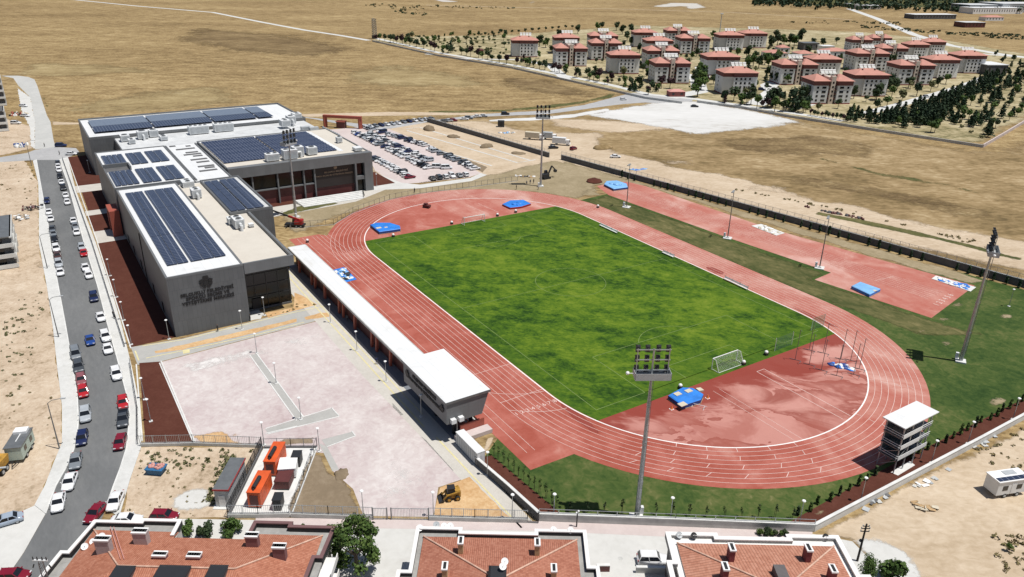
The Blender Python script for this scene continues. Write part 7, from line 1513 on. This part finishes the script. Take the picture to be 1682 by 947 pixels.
for i, (x0, x1, y, z, D, wm_, rm, lab) in enumerate(((1503, 1572, 24, 6, 22, 'concrete_d', 'roofwhite', 'long white-roofed barn on the distant plain'), (1586, 1620, 37, 6, 20, 'darkred', 'roofgrey', 'low brown shed on the distant plain'), (1594, 1640, 8, 12, 40, 'steel_d', 'roofgrey', 'grey industrial hall at the top right edge'), (1600, 1682, 13, 9, 30, 'white', 'roofwhite', 'white industrial hall in front of the grey hall'), (1648, 1740, 6, 14, 50, 'acgrey', 'roofgrey', 'tall industrial hall at the top right corner'), (1416, 1448, 9, 6, 20, 'concrete', 'roofwhite', 'white shed within the distant tree belt'), (1395, 1410, 6, 6, 16, 'concrete', 'roofgrey', 'small grey shed within the distant tree belt'), (1620, 1650, 28, 5, 14, 'apt_light', 'apt_roof', 'low red-roofed farmhouse on the distant plain'))): low_house(lab, x0, x1, y, z, D, wm_, rm, flatr=i != 7, name='distant_building')
# lattice mast at the left end and tall light pole inside the estate
t = thing('lattice_mast', 'grey steel lattice mast at the left corner of the estate', 'mast', (*P(615.5, 63), 0)); m = MB(); H_m = 18
for sx in (-1, 1):
    for sy in (-1, 1): m.bar((sx * 1.7, sy * 1.7, 0), (sx * 1.4, sy * 1.4, H_m), .32)
for k in range(9):
    for sx in (-1, 1): m.bar((sx * 1.6, -1.6, k * 2), (sx * 1.55, 1.6, k * 2 + 2), .2).bar((-1.6, sx * 1.6, k * 2), (1.6, sx * 1.55, k * 2 + 2), .2); m.bar((sx * 1.6, -1.6, k * 2 + 2), (sx * 1.6, 1.6, k * 2 + 2), .18)
obj('lattice', m, 'steel_d', t); obj('equipment_cabin', MB().box(-2.2, -2, 0, 2.2, 2, 3), 'blackm', t); obj('antenna', MB().box(-2.0, -.3, 15.5, -1.6, .3, 18.5), 'acgrey', t)
t = thing('light_pole', 'very tall pole with round white lamp head rising above the apartments', 'light pole', (*P(1180.5, 66), 0)); obj('pole', MB().tube((0, 0, 0), (0, 0, 25), .5, .3, 8), 'acgrey', t); obj('lamp_head', MB().tube((0, 0, 25), (0, 0, 26), 1.4, 1.7, 12), 'acwhite', t)

# ------------------------------------------------------------------ building shells at the left photo edge
def shell_block(label, pxr, ztop, rz, W, D, floors, roofm, back=None):
    # front-right upper corner given in the photograph
    u, v = P(pxr[0], pxr[1], ztop)
    if back: ub, vb = P(*back, ztop); rz = math.atan2(vb - v, ub - u) - PI / 2
    ax = Vector((math.cos(rz), math.sin(rz), 0)); ay = Vector((-ax.y, ax.x, 0)); c = Vector((u, v, 0)) - ax * W / 2 + ay * D / 2
    t = thing('unfinished_block', label, 'building', (c.x, c.y, .02), rz); fh = ztop / floors
    obj('wall', MB().box(-W / 2 + .4, -D / 2 + 1.4, 0, W / 2 - .6, D / 2 - .4, ztop - .3), 'concrete_d', t)
    obj('roof', MB().box(-W / 2, -D / 2 + .8, ztop - .3, W / 2 - .3, D / 2, ztop), roofm, t)
    for k in range(floors):
        z = k * fh; obj('balcony', MB().box(-W / 2, -D / 2, z + .15, W / 2, -D / 2 + 1.5, z + .35).box(-W / 2, -D / 2, z + .35, W / 2, -D / 2 + .12, z + 1.25), 'concrete_w', t)
        obj('side_slab', MB().box(W / 2 - .62, -D / 2, z + fh - .25, W / 2, D / 2, z + fh), 'concrete', t)
        for x in (-W * .3, 0, W * .27): obj('window', MB().box(x - 1.2, -D / 2 + 1.3, z + .5, x + 1.2, -D / 2 + 1.39, z + fh - .5), 'glass', t)
    for y in (-D * .3, D * .1, D * .35): obj('side_column', MB().box(W / 2 - .7, y, 0, W / 2 - .05, y + .4, ztop - .3), 'concrete_w', t)
    return t
shell_block('unfinished apartment block with grey roof and pale balconies at the left edge', (19, 389), 8.5, A1 - .08, 16, 21, 3, 'steel_d', (19.5, 318))
shell_block('dark unfinished block cut by the left edge below the far road bend', (7, 182), 9.0, A1 - .05, 18, 14, 3, 'concrete_d', (5, 160))
shell_block('tall pale and red block cut by the upper left photo edge', (1, 128), 14.0, A1 - .05, 18, 14, 4, 'roofgrey', (-1, 110))

# ------------------------------------------------------------------ tiled houses in the foreground
def tile_mat(name, c0, c1, c2, rw=.26):
    m, nt, b = newmat(name); t = nt.nodes.new('ShaderNodeTexCoord'); uv = t.outputs['UV']; x = sepxyz(nt, uv)
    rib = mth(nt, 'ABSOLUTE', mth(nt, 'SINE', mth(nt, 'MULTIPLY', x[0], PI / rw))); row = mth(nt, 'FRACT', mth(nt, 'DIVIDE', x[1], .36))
    br = nt.nodes.new('ShaderNodeTexBrick'); lnk(nt, uv, br.inputs['Vector']); br.offset = 0; br.inputs['Brick Width'].default_value = rw; br.inputs['Row Height'].default_value = .36; br.inputs['Scale'].default_value = 1; br.inputs['Mortar Size'].default_value = 0
    br.inputs['Color1'].default_value = (0, 0, 0, 1); br.inputs['Color2'].default_value = (1, 1, 1, 1)
    n1 = noise(nt, coords(nt), .5, 5, .65); n2 = noise(nt, coords(nt), 3.5, 3)
    f = mth(nt, 'ADD', mth(nt, 'MULTIPLY', n1, .5), mth(nt, 'MULTIPLY', br.outputs['Color'], .22)); f = mth(nt, 'ADD', f, mth(nt, 'MULTIPLY', n2, .25))
    c = ramp(nt, f, [(.25, c0), (.5, c1), (.8, c2)])
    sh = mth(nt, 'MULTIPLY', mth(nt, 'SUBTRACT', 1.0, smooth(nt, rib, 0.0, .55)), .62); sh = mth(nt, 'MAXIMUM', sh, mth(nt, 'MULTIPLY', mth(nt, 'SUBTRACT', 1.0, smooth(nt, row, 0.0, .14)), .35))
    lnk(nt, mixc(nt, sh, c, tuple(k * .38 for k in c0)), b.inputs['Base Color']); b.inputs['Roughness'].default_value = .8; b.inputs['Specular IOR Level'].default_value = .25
    bp = nt.nodes.new('ShaderNodeBump'); bp.inputs['Distance'].default_value = .06; bp.inputs['Strength'].default_value = .6; lnk(nt, mth(nt, 'MULTIPLY', rib, .8), bp.inputs['Height']); lnk(nt, bp.outputs[0], b.inputs['Normal']); return m
MT['tile1'] = tile_mat('clay_roof_tiles', (.30, .105, .062), (.42, .170, .105), (.52, .255, .175)); MT['tile2'] = tile_mat('clay_roof_tiles_worn', (.28, .095, .060), (.40, .165, .108), (.49, .235, .165)); MT['tile3'] = tile_mat('clay_roof_tiles_pale', (.34, .135, .085), (.46, .215, .145), (.54, .285, .205), .42)
MT['house_wall'] = flat('house_render', (.52, .49, .45), .85, var=.08, vs=.4); MT['house_dark'] = flat('house_dark_render', (.11, .10, .10), .85, var=.1); MT['par_white'] = flat('white_parapet', (.72, .71, .69), .75, var=.06, vs=.5); MT['par_plum'] = flat('plum_parapet', (.150, .078, .078), .75, var=.1, vs=.5)
MT['gutter'], _, _ = terrain('gutter_concrete', [(0, (.19, .185, .175)), (.5, (.30, .295, .28)), (1, (.42, .41, .39))], scales=(1.5, .5, .1)); MT['ridge'] = flat('mortar_ridge', (.56, .36, .27), .85, var=.25, vs=1.5)
MT['chim_plum'] = flat('plum_chimney', (.21, .105, .105), .8, var=.12); MT['chim_tan'] = flat('tan_chimney', (.46, .33, .18), .8, var=.1); MT['chim_red'] = flat('maroon_chimney', (.19, .045, .050), .8, var=.12); MT['chim_grey'] = flat('grey_chimney', (.40, .34, .33), .8, var=.1)
ZP = 7.0
def roof_face(mb, pts):
    # a planar roof face with UVs in metres: x along the eave, y up the slope
    a, b = Vector(pts[0]), Vector(pts[1]); n = (b - a).cross(Vector(pts[2]) - a).normalized(); ex = (b - a).normalized(); ey = n.cross(ex); mb['f'].append((len(mb['v']), len(pts)))
    for p in pts: q = Vector(p) - a; mb['v'].append(tuple(p)); mb['uv'].append((q.dot(ex), q.dot(ey)))
def roof_obj(name, mb, mat, parent):
    me = bpy.data.meshes.new(name); me.from_pydata(mb['v'], [], [tuple(range(s, s + n)) for s, n in mb['f']]); uvl = me.uv_layers.new(name='UVMap')
    for i, l in enumerate(me.loops): uvl.data[i].uv = mb['uv'][l.vertex_index]
    me.materials.append(MT[mat]); me.update(); o = bpy.data.objects.new(name, me); return link(o, parent)
def house(label, pl_, pr_, depth, tile, front, parm, wallm, pitch=.34, steps=(), inset=1.5, wings=()):
    # pl_, pr_: front corners of the parapet in the photograph; local x to the right, y away from the viewer, front parapet at y = 0
    a = Vector((*P(*pl_, ZP), 0)); b = Vector((*P(*pr_, ZP), 0)); d = (b - a); W = d.length; an = math.atan2(d.y, d.x)
    t = thing('tiled_house', label, 'house', (a.x, a.y, .03), an); return t, W
def parapet_line(pr, pts, w=.5, h=1.0, z=ZP):
    # mitred at the corners so that no two pieces overlap
    V2 = [Vector(p) for p in pts]; l = []; r = []; n = len(V2)
    for i in range(n):
        d0 = (V2[i] - V2[i - 1]).normalized() if i else (V2[1] - V2[0]).normalized(); d1 = (V2[i + 1] - V2[i]).normalized() if i < n - 1 else d0
        n0 = Vector((-d0.y, d0.x)); n1 = Vector((-d1.y, d1.x)); k = (n0 + n1).normalized(); k = k * (w / 2) / max(.35, k.dot(n0)); l.append(V2[i] + k); r.append(V2[i] - k)
    vs = [(q.x, q.y, zz) for zz in (z - h, z) for q in l + r]; m2 = 2 * n
    fs = []
    for i in range(n - 1): fs += [(m2 + n + i, m2 + n + i + 1, m2 + i + 1, m2 + i), (i, i + 1, n + i + 1, n + i), (l_ := i, m2 + i, m2 + i + 1, i + 1), (n + i, n + i + 1, m2 + n + i + 1, m2 + n + i)]
    fs += [(0, n, m2 + n, m2), (n - 1, m2 + n - 1, m2 + 2 * n - 1, 2 * n - 1)]; pr.add(vs, fs)
def parapet_pair(t, runs, cap, body='bitumen', w=.5):
    a = MB(); b = MB()
    for pts in runs: parapet_line(a, pts, w, .16, ZP); parapet_line(b, pts, w - .06, .84, ZP - .162)
    c = obj('parapet', b, body, t); obj('coping', a, cap, c); return c
MT['bitumen'] = flat('bitumen_upstand', (.022, .022, .023), .8, var=.3)
def chimney(t, x, y, z, sx, sy, h, mat, cap='white', pots=3, lab=None):
    c = obj('chimney', MB().box(x - sx / 2, y - sy / 2, z - .6, x + sx / 2, y + sy / 2, z + h), mat, t)
    m = MB(); m.box(x - sx / 2 - .08, y - sy / 2 - .08, z + h, x + sx / 2 + .08, y + sy / 2 + .08, z + h + .22); obj('chimney_cap', m, cap, c)
    for k in range(pots):
        f = (k + .5) / pots - .5; px_, py_ = (x + f * (sx - .1), y) if sx > sy else (x, y + f * (sy - .1)); q = min(sx, sy) * .3; obj('flue', MB().box(px_ - q, py_ - q, z + h + .22, px_ + q, py_ + q, z + h + .235), 'black', c)
    return c
def to_local(t, px, py, z):
    u, v = P(px, py, z); d = Vector((u - t.location.x, v - t.location.y, 0)); c, s = math.cos(-t.rotation_euler.z), math.sin(-t.rotation_euler.z); return (d.x * c - d.y * s, d.x * s + d.y * c)
def hip_roof(t, tile, x0, x1, y0, y1, z, pitch, rname='roof', ridge=True):
    # hipped roof over x0..x1, y1 (front, far) .. y0 (near the viewer); ridge along x if wider than deep
    w, d = x1 - x0, y1 - y0; q = min(w, d) / 2; zt = z + q * pitch; mb = {'v': [], 'f': [], 'uv': []}; cx, cy = (x0 + x1) / 2, (y0 + y1) / 2
    if w >= d: A, B = (x0 + q, cy, zt), (x1 - q, cy, zt)
    else: A, B = (cx, y1 - q, zt), (cx, y0 + q, zt)
    c = [(x0, y0, z), (x1, y0, z), (x1, y1, z), (x0, y1, z)]
    if w >= d: roof_face(mb, [c[2], c[3], A, B]); roof_face(mb, [c[3], c[0], A]); roof_face(mb, [c[1], c[2], B]); roof_face(mb, [c[0], c[1], B, A])
    else: roof_face(mb, [c[2], c[3], A]); roof_face(mb, [c[3], c[0], B, A]); roof_face(mb, [c[1], c[2], A, B]); roof_face(mb, [c[0], c[1], B])
    r = roof_obj(rname, mb, tile, t)
    rd = MB()
    for e0, e1 in ((c[3], A), (c[2], A if w < d else B), (A, B)): rd.tube((e0[0], e0[1], e0[2] + .05), (e1[0], e1[1], e1[2] + .05), .13, n=6)
    obj('ridge_tiles', rd, 'ridge', r); e = MB(); e.box(x0, y0, z - .35, x1, y1, z - .01); obj('eaves', e, 'house_wall', t)
    def zat(x, y): return z + pitch * max(0, min(x - x0, x1 - x, y - y0, y1 - y))
    return r, zat
# --- middle house
t, W = house('house with brick-red hipped roof and white parapet at the bottom centre', (684, 864), (963, 870), 0, '', 0, '', ''); D = W * 1.0
pa = MB(); fx = W / 279.0
f1, f2 = (757 - 684) * fx, (881 - 684) * fx; yb = -.75
parapet_pair(t, [[(-1.2, -D), (-1.2, -8.2), (.25, -8.2), (.25, -.25), (f1, -.25), (f1, yb - .25), (f2, yb - .25), (f2, -.25), (W - .25, -.25), (W - .25, -6.8), (W + .9, -6.8), (W + .9, -D)]], 'par_white'); gm = MB(); gm.box(.45, -D + .1, ZP - 1.2, W - .45, -1.05, ZP - .75); gm.box(.45, -1.05, ZP - 1.2, f1 - .2, -.45, ZP - .75); gm.box(f2 + .2, -1.05, ZP - 1.2, W - .45, -.45, ZP - .75); gm.box(-1.0, -D, ZP - 1.2, .45, -8.4, ZP - .75); gm.box(W - .45, -D, ZP - 1.2, W + .7, -7.0, ZP - .75); obj('gutter', gm, 'gutter', t)
wm_ = MB(); wm_.box(.3, -D, 0, W - .3, -1.0, ZP - 1.2); wm_.box(.3, -1.0, 0, f1 - .1, -.3, ZP - 1.2); wm_.box(f2 + .1, -1.0, 0, W - .3, -.3, ZP - 1.2); wm_.box(-1.2, -D, 0, .3, -8.3, ZP - 1.2); wm_.box(W - .3, -D, 0, W + .9, -6.9, ZP - 1.2); obj('wall', wm_, 'house_wall', t)
rf, za = hip_roof(t, 'tile2', 1.1, W - 1.3, -D + .5, -1.35, ZP - .55, .27)
for x, y in ((757, 905), (882, 908), (731, 947), (909, 950)): lx, ly = to_local(t, x, y, ZP + .6); chimney(t, lx, ly, za(lx, ly), .62, 1.25, 1.75, 'chim_tan')
lx, ly = to_local(t, 817, 942, ZP + 2.4); dz = za(lx, ly); dm = obj('roof_hatch', MB().box(lx - 1.0, ly - 1.6, dz - 1, lx + 1.0, ly + .9, dz + .7).frus((lx - 1.1, ly - 1.7, lx + 1.1, ly + 1.0), (lx - .8, ly - 1.5, lx + .8, ly + .6), dz + .7, dz + 1.0), 'blackm', t)
DISH = [(717, 869, 'grey', t), (730, 871, 'white', t), (740, 871, 'white', t), (690, 874, 'white', t), (909, 877, 'white', t), (937, 878, 'white', t), (829, 930, 'white', t), (826, 938, 'white', t)]
LAST = t
# --- right house
t3, W3 = house('house with pale clay hipped roof and wide white parapet at the bottom right', (1093, 873), (1377, 879), 0, '', 0, '', ''); t = t3; W = W3; D = W; fx = W / 284.0; f1, f2 = (1174 - 1093) * fx, (1294 - 1093) * fx
pa = MB(); parapet_pair(t, [[(-.5, -D), (-.5, -5.6), (.3, -5.6), (.3, -.3), (f1, -.3), (f1, -.95), (f2, -.95), (f2, -.3), (W - .3, -.3), (W - .3, -7.4), (W + 1.0, -7.4), (W + 1.0, -D)]], 'par_white', 'gutter', .65)
gm = MB(); gm.box(.5, -D, ZP - 1.0, W - .5, -1.2, ZP - .6); gm.box(.5, -1.2, ZP - 1.0, f1 - .2, -.5, ZP - .6); gm.box(f2 + .2, -1.2, ZP - 1.0, W - .5, -.5, ZP - .6); gm.box(W - .5, -D, ZP - 1.0, W + .8, -7.6, ZP - .6); obj('gutter', gm, 'par_white', t)
wm_ = MB(); wm_.box(.5, -D, 0, W - .4, -1.15, ZP - 1.0); wm_.box(.5, -1.15, 0, f1 - .1, -.4, ZP - 1.0); wm_.box(f2 + .1, -1.15, 0, W - .4, -.4, ZP - 1.0); wm_.box(W - .4, -D, 0, W + 1.0, -7.5, ZP - 1.0); obj('wall', wm_, 'house_dark', t)
rf, za = hip_roof(t, 'tile3', 1.25, W - 1.2, -D + .5, -1.75, ZP - .35, .25)
for x, y in ((1199, 919), (1188, 952), (1324, 919), (1364, 953)): lx, ly = to_local(t, x, y, ZP + .6); chimney(t, lx, ly, za(lx, ly), .66, 1.3, 1.9, 'chim_red')
lx, ly = to_local(t, 1283, 944, ZP + 2.0); dz = za(lx, ly); obj('roof_hatch', MB().box(lx - .7, ly - 2.2, dz - .8, lx + .7, ly + 1.2, dz + .9), 'house_dark', t)
DISH += [(1115, 886, 'grey', t), (1139, 887, 'black', t), (1355, 889, 'black', t)]
# --- left pair of houses under one roof
t, W = house('pair of houses under one long clay roof at the bottom left, white and plum parapets', (155, 853), (552, 863), 0, '', 0, '', ''); D = W * .62; fx = W / 397.0
X = lambda px: (px - 155) * fx
parapet_pair(t, [[(-1.5, -D), (-1.1, -6.1), (-.2, -6.1), (.25, -.25), (X(234), -.25), (X(234), .25), (X(294), .25), (X(296), -2.6)]], 'par_white')
o = parapet_pair(t, [[(X(417), -2.2), (X(418), .35), (X(477), .35), (X(477), -.3), (W - .25, -.3), (W - .6, -5.8), (W - 1.6, -5.8), (W - 1.9, -D)]], 'par_plum'); o['label'] = 'plum coloured parapet of the right-hand half'
gm = MB(); gm.box(.3, -D, ZP - 1.2, X(296), -.5, ZP - .8); gm.box(X(236), -.5, ZP - 1.2, X(294), .1, ZP - .8); gm.box(X(296), -D, ZP - 1.2, X(417), -2.6, ZP - .8); gm.box(X(417), -D, ZP - 1.2, W - .5, -.55, ZP - .8); gm.box(X(418), -.55, ZP - 1.2, X(476), .1, ZP - .8); gm.box(-1.3, -D, ZP - 1.2, .3, -6.3, ZP - .8); obj('gutter', gm, 'gutter', t)
wm_ = MB(); wm_.box(.2, -D, 0, X(296), -.4, ZP - 1.2); wm_.box(X(236), -.4, 0, X(294), .2, ZP - 1.2); wm_.box(X(296), -D, 0, X(417), -2.7, ZP - 1.2); wm_.box(X(417), -D, 0, W - .9, -.45, ZP - 1.2); wm_.box(X(418), -.45, 0, X(476), .2, ZP - 1.2); wm_.box(-1.2, -D, 0, .2, -6.2, ZP - 1.2); obj('wall', wm_, 'house_wall', t)
for k in range(2): obj('balcony', MB().box(W - .8, -7.5 - k * .4, ZP - 2.2 - k * 2.7, W + 1.0, -3.8, ZP - 2.0 - k * 2.7).box(W + .9, -7.5, ZP - 2.0 - k * 2.7, W + 1.0, -3.8, ZP - 1.2 - k * 2.7), 'par_white', t)
# main roof with a recess over the garden gap
z0 = ZP - .6; mb = {'v': [], 'f': [], 'uv': []}; q = D / 2 - 1; zt = z0 + q * .30; x0, x1 = .55, W - 1.5; yf = -1.35; yc = yf - q; xr0, xr1 = X(300), X(412); yr = -2.9; zr = z0 + (yf - yr) * .30
A = (x0 + q * .9, yc, zt); B = (x1 - q * .9, yc, zt)
roof_face(mb, [(xr0, yf, z0), (x0, yf, z0), A, (xr0, yc, zt)]); roof_face(mb, [(xr1, yr, zr), (xr0, yr, zr), (xr0, yc, zt), (xr1, yc, zt)]); roof_face(mb, [(x1, yf, z0), (xr1, yf, z0), (xr1, yc, zt), B]); roof_face(mb, [(x0, yf, z0), (x0, yf - 2 * q, z0), A]); roof_face(mb, [(x1, yf - 2 * q, z0), (x1, yf, z0), B]); roof_face(mb, [(x0, yf - 2 * q, z0), (x1, yf - 2 * q, z0), B, A])
rf = roof_obj('roof', mb, 'tile1', t); rd = MB()
for e0, e1 in (((x1, yf, z0), B), (A, B), ((x0, yf, z0), A)): rd.tube((e0[0], e0[1], e0[2] + .05), (e1[0], e1[1], e1[2] + .05), .12, n=6)
obj('ridge_tiles', rd, 'ridge', rf); e = MB(); e.box(x0, yf - 2 * q, z0 - .3, xr0, yf, z0 - .01); e.box(xr0, yf - 2 * q, z0 - .3, xr1, yr, z0 - .01); e.box(xr1, yf - 2 * q, z0 - .3, x1, yf, z0 - .01); obj('eaves', e, 'house_wall', t)
def za1(x, y): return z0 + .30 * max(0, min(yf - y, (x - x0) / .9, (x1 - x) / .9, y - (yf - 2 * q)))
for x, y, sx, sy, h, mt in ((174, 909, 1.75, .9, 1.9, 'chim_grey'), (234, 891, 1.75, .9, 1.9, 'chim_grey'), (416, 895, 1.55, .85, 1.7, 'chim_plum'), (461, 917, 1.55, .85, 1.7, 'chim_plum'), (266, 926, 1.6, .8, .5, 'chim_plum'), (322, 927, 1.6, .8, .5, 'chim_plum')): lx, ly = to_local(t, x, y, ZP + .5); chimney(t, lx, ly, za1(lx, ly), sx, sy, h, mt, pots=5)
for x, w in ((202, 2.2), (284, 3.6), (357, 2.0)):
    lx, ly = to_local(t, x, 942, ZP + 2.2); dz = za1(lx, ly); dm = obj('dormer', MB().box(lx - w / 2, ly - 1.6, dz - .8, lx + w / 2, ly + .9, dz + .75), 'house_dark', t); obj('dormer_roof', MB().frus((lx - w / 2 - .12, ly - 1.7, lx + w / 2 + .12, ly + 1.0), (lx - w / 2 + .1, ly - 1.5, lx + w / 2 - .1, ly + .5), dz + .75, dz + 1.0), 'blackm', dm)
m = MB()
for k in (0, .45): a = to_local(t, 181, 864, ZP - .3); b = to_local(t, 198, 918, ZP + 1.8); m.bar((a[0] + k, a[1], za1(*a) + .14), (b[0] + k, b[1], za1(*b) + .14), .09)
obj('cable_duct', m, 'pinkpanel', t)
DISH += [(169, 888, 'white', t), (155, 897, 'white', t), (141, 905, 'white', t)]
MT['grey'] = MT['acgrey']
DL = ['grey dish leftmost on the front parapet of the middle house', 'white dish right of the grey one on the middle house', 'white dish third from the left on the middle house parapet', 'white dish at the left corner of the middle house roof', 'white dish left of two at the right front parapet of the middle house', 'white dish right of two at the right front parapet of the middle house', 'upper white dish on the roof hatch of the middle house', 'lower white dish on the roof hatch of the middle house', 'grey dish left of two in the gutter of the right house', 'black dish right of two in the gutter of the right house', 'black box-like dish at the right gutter of the right house', 'upper white dish on the left parapet of the left house', 'middle white dish on the left parapet of the left house', 'lowest white dish on the left parapet of the left house']
for (x, y, c, hs), lab in zip(DISH, DL):
    zb = ZP - .75 if 'hatch' not in lab else ZP + 2.9; m = MB(); r = .45; nrm = (E2 * -.62 + E1 * .2 + Vector((0, 0, .75))).normalized(); cc = Vector((0, 0, .8)); ax = nrm.orthogonal().normalized(); ay = nrm.cross(ax); v = [cc - nrm * .12] + [cc + ax * math.cos(2 * PI * k / 16) * r + ay * math.sin(2 * PI * k / 16) * r for k in range(16)]
    dt = thing('satellite_dish', lab, 'satellite dish', (*P(x, y, zb), zb)); m.add(v, [(0, 1 + k, 1 + (k + 1) % 16) for k in range(16)], 0, True); obj('reflector', m, c, dt); obj('stand', MB().bar((0, 0, 0), cc - nrm * .12, .07).bar(cc - nrm * .1, cc + nrm * .4, .04), 'steel_d', dt)
# low garden walls and gates of the bottom street
wall('garden_wall', 'low dark red garden wall with pillar right of the middle house', 'wall', PL((979, 938), (1001, 938)), 1.1, .3, 'darkred', 'concrete_w'); wall('garden_wall', 'low pale garden wall below the white parked car', 'wall', PL((1044, 940), (1093, 941)), 1.0, .3, 'concrete', 'concrete_w')
for x, y, lab in ((897, 845, 1), ): pass
t = thing('utility_pole', 'dark wooden utility pole with crossarms beside the right tiled house', 'utility pole', (*P(1408, 921), .03)); obj('pole', MB().tube((0, 0, 0), (0, 0, 6.6), .17, .12, 8), flat('tarred_wood', (.035, .030, .026), .9, var=.2), t)
for z, w in ((5.3, 1.2), (5.8, 1.2), (6.2, .9)): ca = obj('crossarm', MB().bar(E1 * -w * .5 + Vector((0, 0, z)), E1 * w * .5 + Vector((0, 0, z)), .1), 'blackm', t); obj('insulator', MB().tube(E1 * w * .48 + Vector((0, 0, z)), E1 * w * .48 + Vector((0, 0, z + .25)), .07, n=6).tube(E1 * -w * .48 + Vector((0, 0, z)), E1 * -w * .48 + Vector((0, 0, z + .25)), .07, n=6), 'acgrey', ca)
obj('transformer_clamp', MB().box(-.35, -.25, 3.4, -.05, .1, 3.7), 'blackm', t)
t = thing('lattice_pole', 'steel lattice power pole with pale crossbeam at the bottom left corner', 'utility pole', (*P(66, 921, 10.0), .03)); m = MB()
for sx in (-1, 1):
    for sy in (-1, 1): m.bar((sx * .42, sy * .42, 0), (sx * .22, sy * .22, 10), .09)
for k in range(14):
    w0, w1 = .42 - k * .0143, .42 - (k + 1) * .0143
    for s in (-1, 1): m.bar((s * w0, -w0, k * .71), (s * w1, w1, (k + 1) * .71), .05).bar((-w0, s * w0, k * .71), (w1, s * w1, (k + 1) * .71), .05)
obj('lattice', m, 'steel_d', t); obj('crossbeam', MB().bar(E1 * -.9 + Vector((0, 0, 10.05)), E1 * .9 + Vector((0, 0, 10.05)), .2, .16), 'acwhite', t)
for k in (-.8, -.3, .3, .8): obj('insulator', MB().tube(E1 * k + Vector((0, 0, 10.13)), E1 * k + Vector((0, 0, 10.6)), .08, .05, 6), 'blackm', t)
for k in (-1, 1): obj('fuse_holder', MB().bar(E1 * k * .9 + Vector((0, 0, 9.4)), E1 * k * 1.1 + Vector((0, 0, 8.9)), .12), 'blackm', t)
t = thing('manhole_cover', 'round manhole cover on the bottom street between two houses', 'manhole cover', (*P(1019, 917), .036)); obj('lid', MB().tube((0, 0, 0), (0, 0, .012), .35, n=18), 'concrete', t)
t = thing('wall_post_light', 'dark post with two white globe lamps on the bottom wall', 'lamp post', (*P(947, 865), .03)); obj('pole', MB().tube((0, 0, 0), (0, 0, 2.6), .1, n=8), 'blackm', t)
for k, z in ((-.12, 2.6), (.15, 2.9)): obj('globe', MB().ell((E1.x * k, E1.y * k, z), .16, .16, .16), 'white', t)

# ------------------------------------------------------------------ light and camera
sun_dir = Vector((0.245, 0.205, 0.95)).normalized()
el = math.asin(sun_dir.z); az = math.atan2(sun_dir.y, sun_dir.x)
w = bpy.data.worlds.new('World'); SC.world = w; w.use_nodes = True
nt = w.node_tree; bg = nt.nodes['Background']; sky = nt.nodes.new('ShaderNodeTexSky'); sky.sky_type = 'NISHITA'; sky.sun_disc = False
sky.sun_elevation = el; sky.sun_rotation = PI / 2 - az; sky.altitude = 1000; sky.dust_density = 1.5
nt.links.new(sky.outputs[0], bg.inputs[0]); bg.inputs[1].default_value = 0.065
L = bpy.data.lights.new('sun', 'SUN'); L.energy = 4.7; L.angle = math.radians(.5); L.color = (1.0, .965, .91)
lo = bpy.data.objects.new('sun', L); COL.objects.link(lo); lo.rotation_euler = sun_dir.to_track_quat('Z', 'Y').to_euler(); lo.location = (0, 0, 150)
cam = bpy.data.cameras.new('camera'); co = bpy.data.objects.new('camera', cam); COL.objects.link(co)
cp, sp, cr, sr = math.cos(PITCH), math.sin(PITCH), math.cos(ROLL), math.sin(ROLL)
Rv, Uv, Fv = Vector((1, 0, 0)), Vector((0, sp, cp)), Vector((0, cp, -sp))
X = rotdir(Rv * cr + Uv * sr); Y = rotdir(Rv * -sr + Uv * cr); Z = -rotdir(Fv)
p = to_track(0, 0)
co.matrix_world = Matrix(((X.x, Y.x, Z.x, p[0]), (X.y, Y.y, Z.y, p[1]), (X.z, Y.z, Z.z, HC), (0, 0, 0, 1)))
cam.sensor_width = 36; cam.lens = F_ / W_ * 36; cam.clip_end = 20000; cam.clip_start = 1
SC.camera = co
SC.view_settings.view_transform = 'Standard'; SC.view_settings.look = 'None'; SC.view_settings.exposure = 0
SC.render.resolution_x = 1024; SC.render.resolution_y = 577
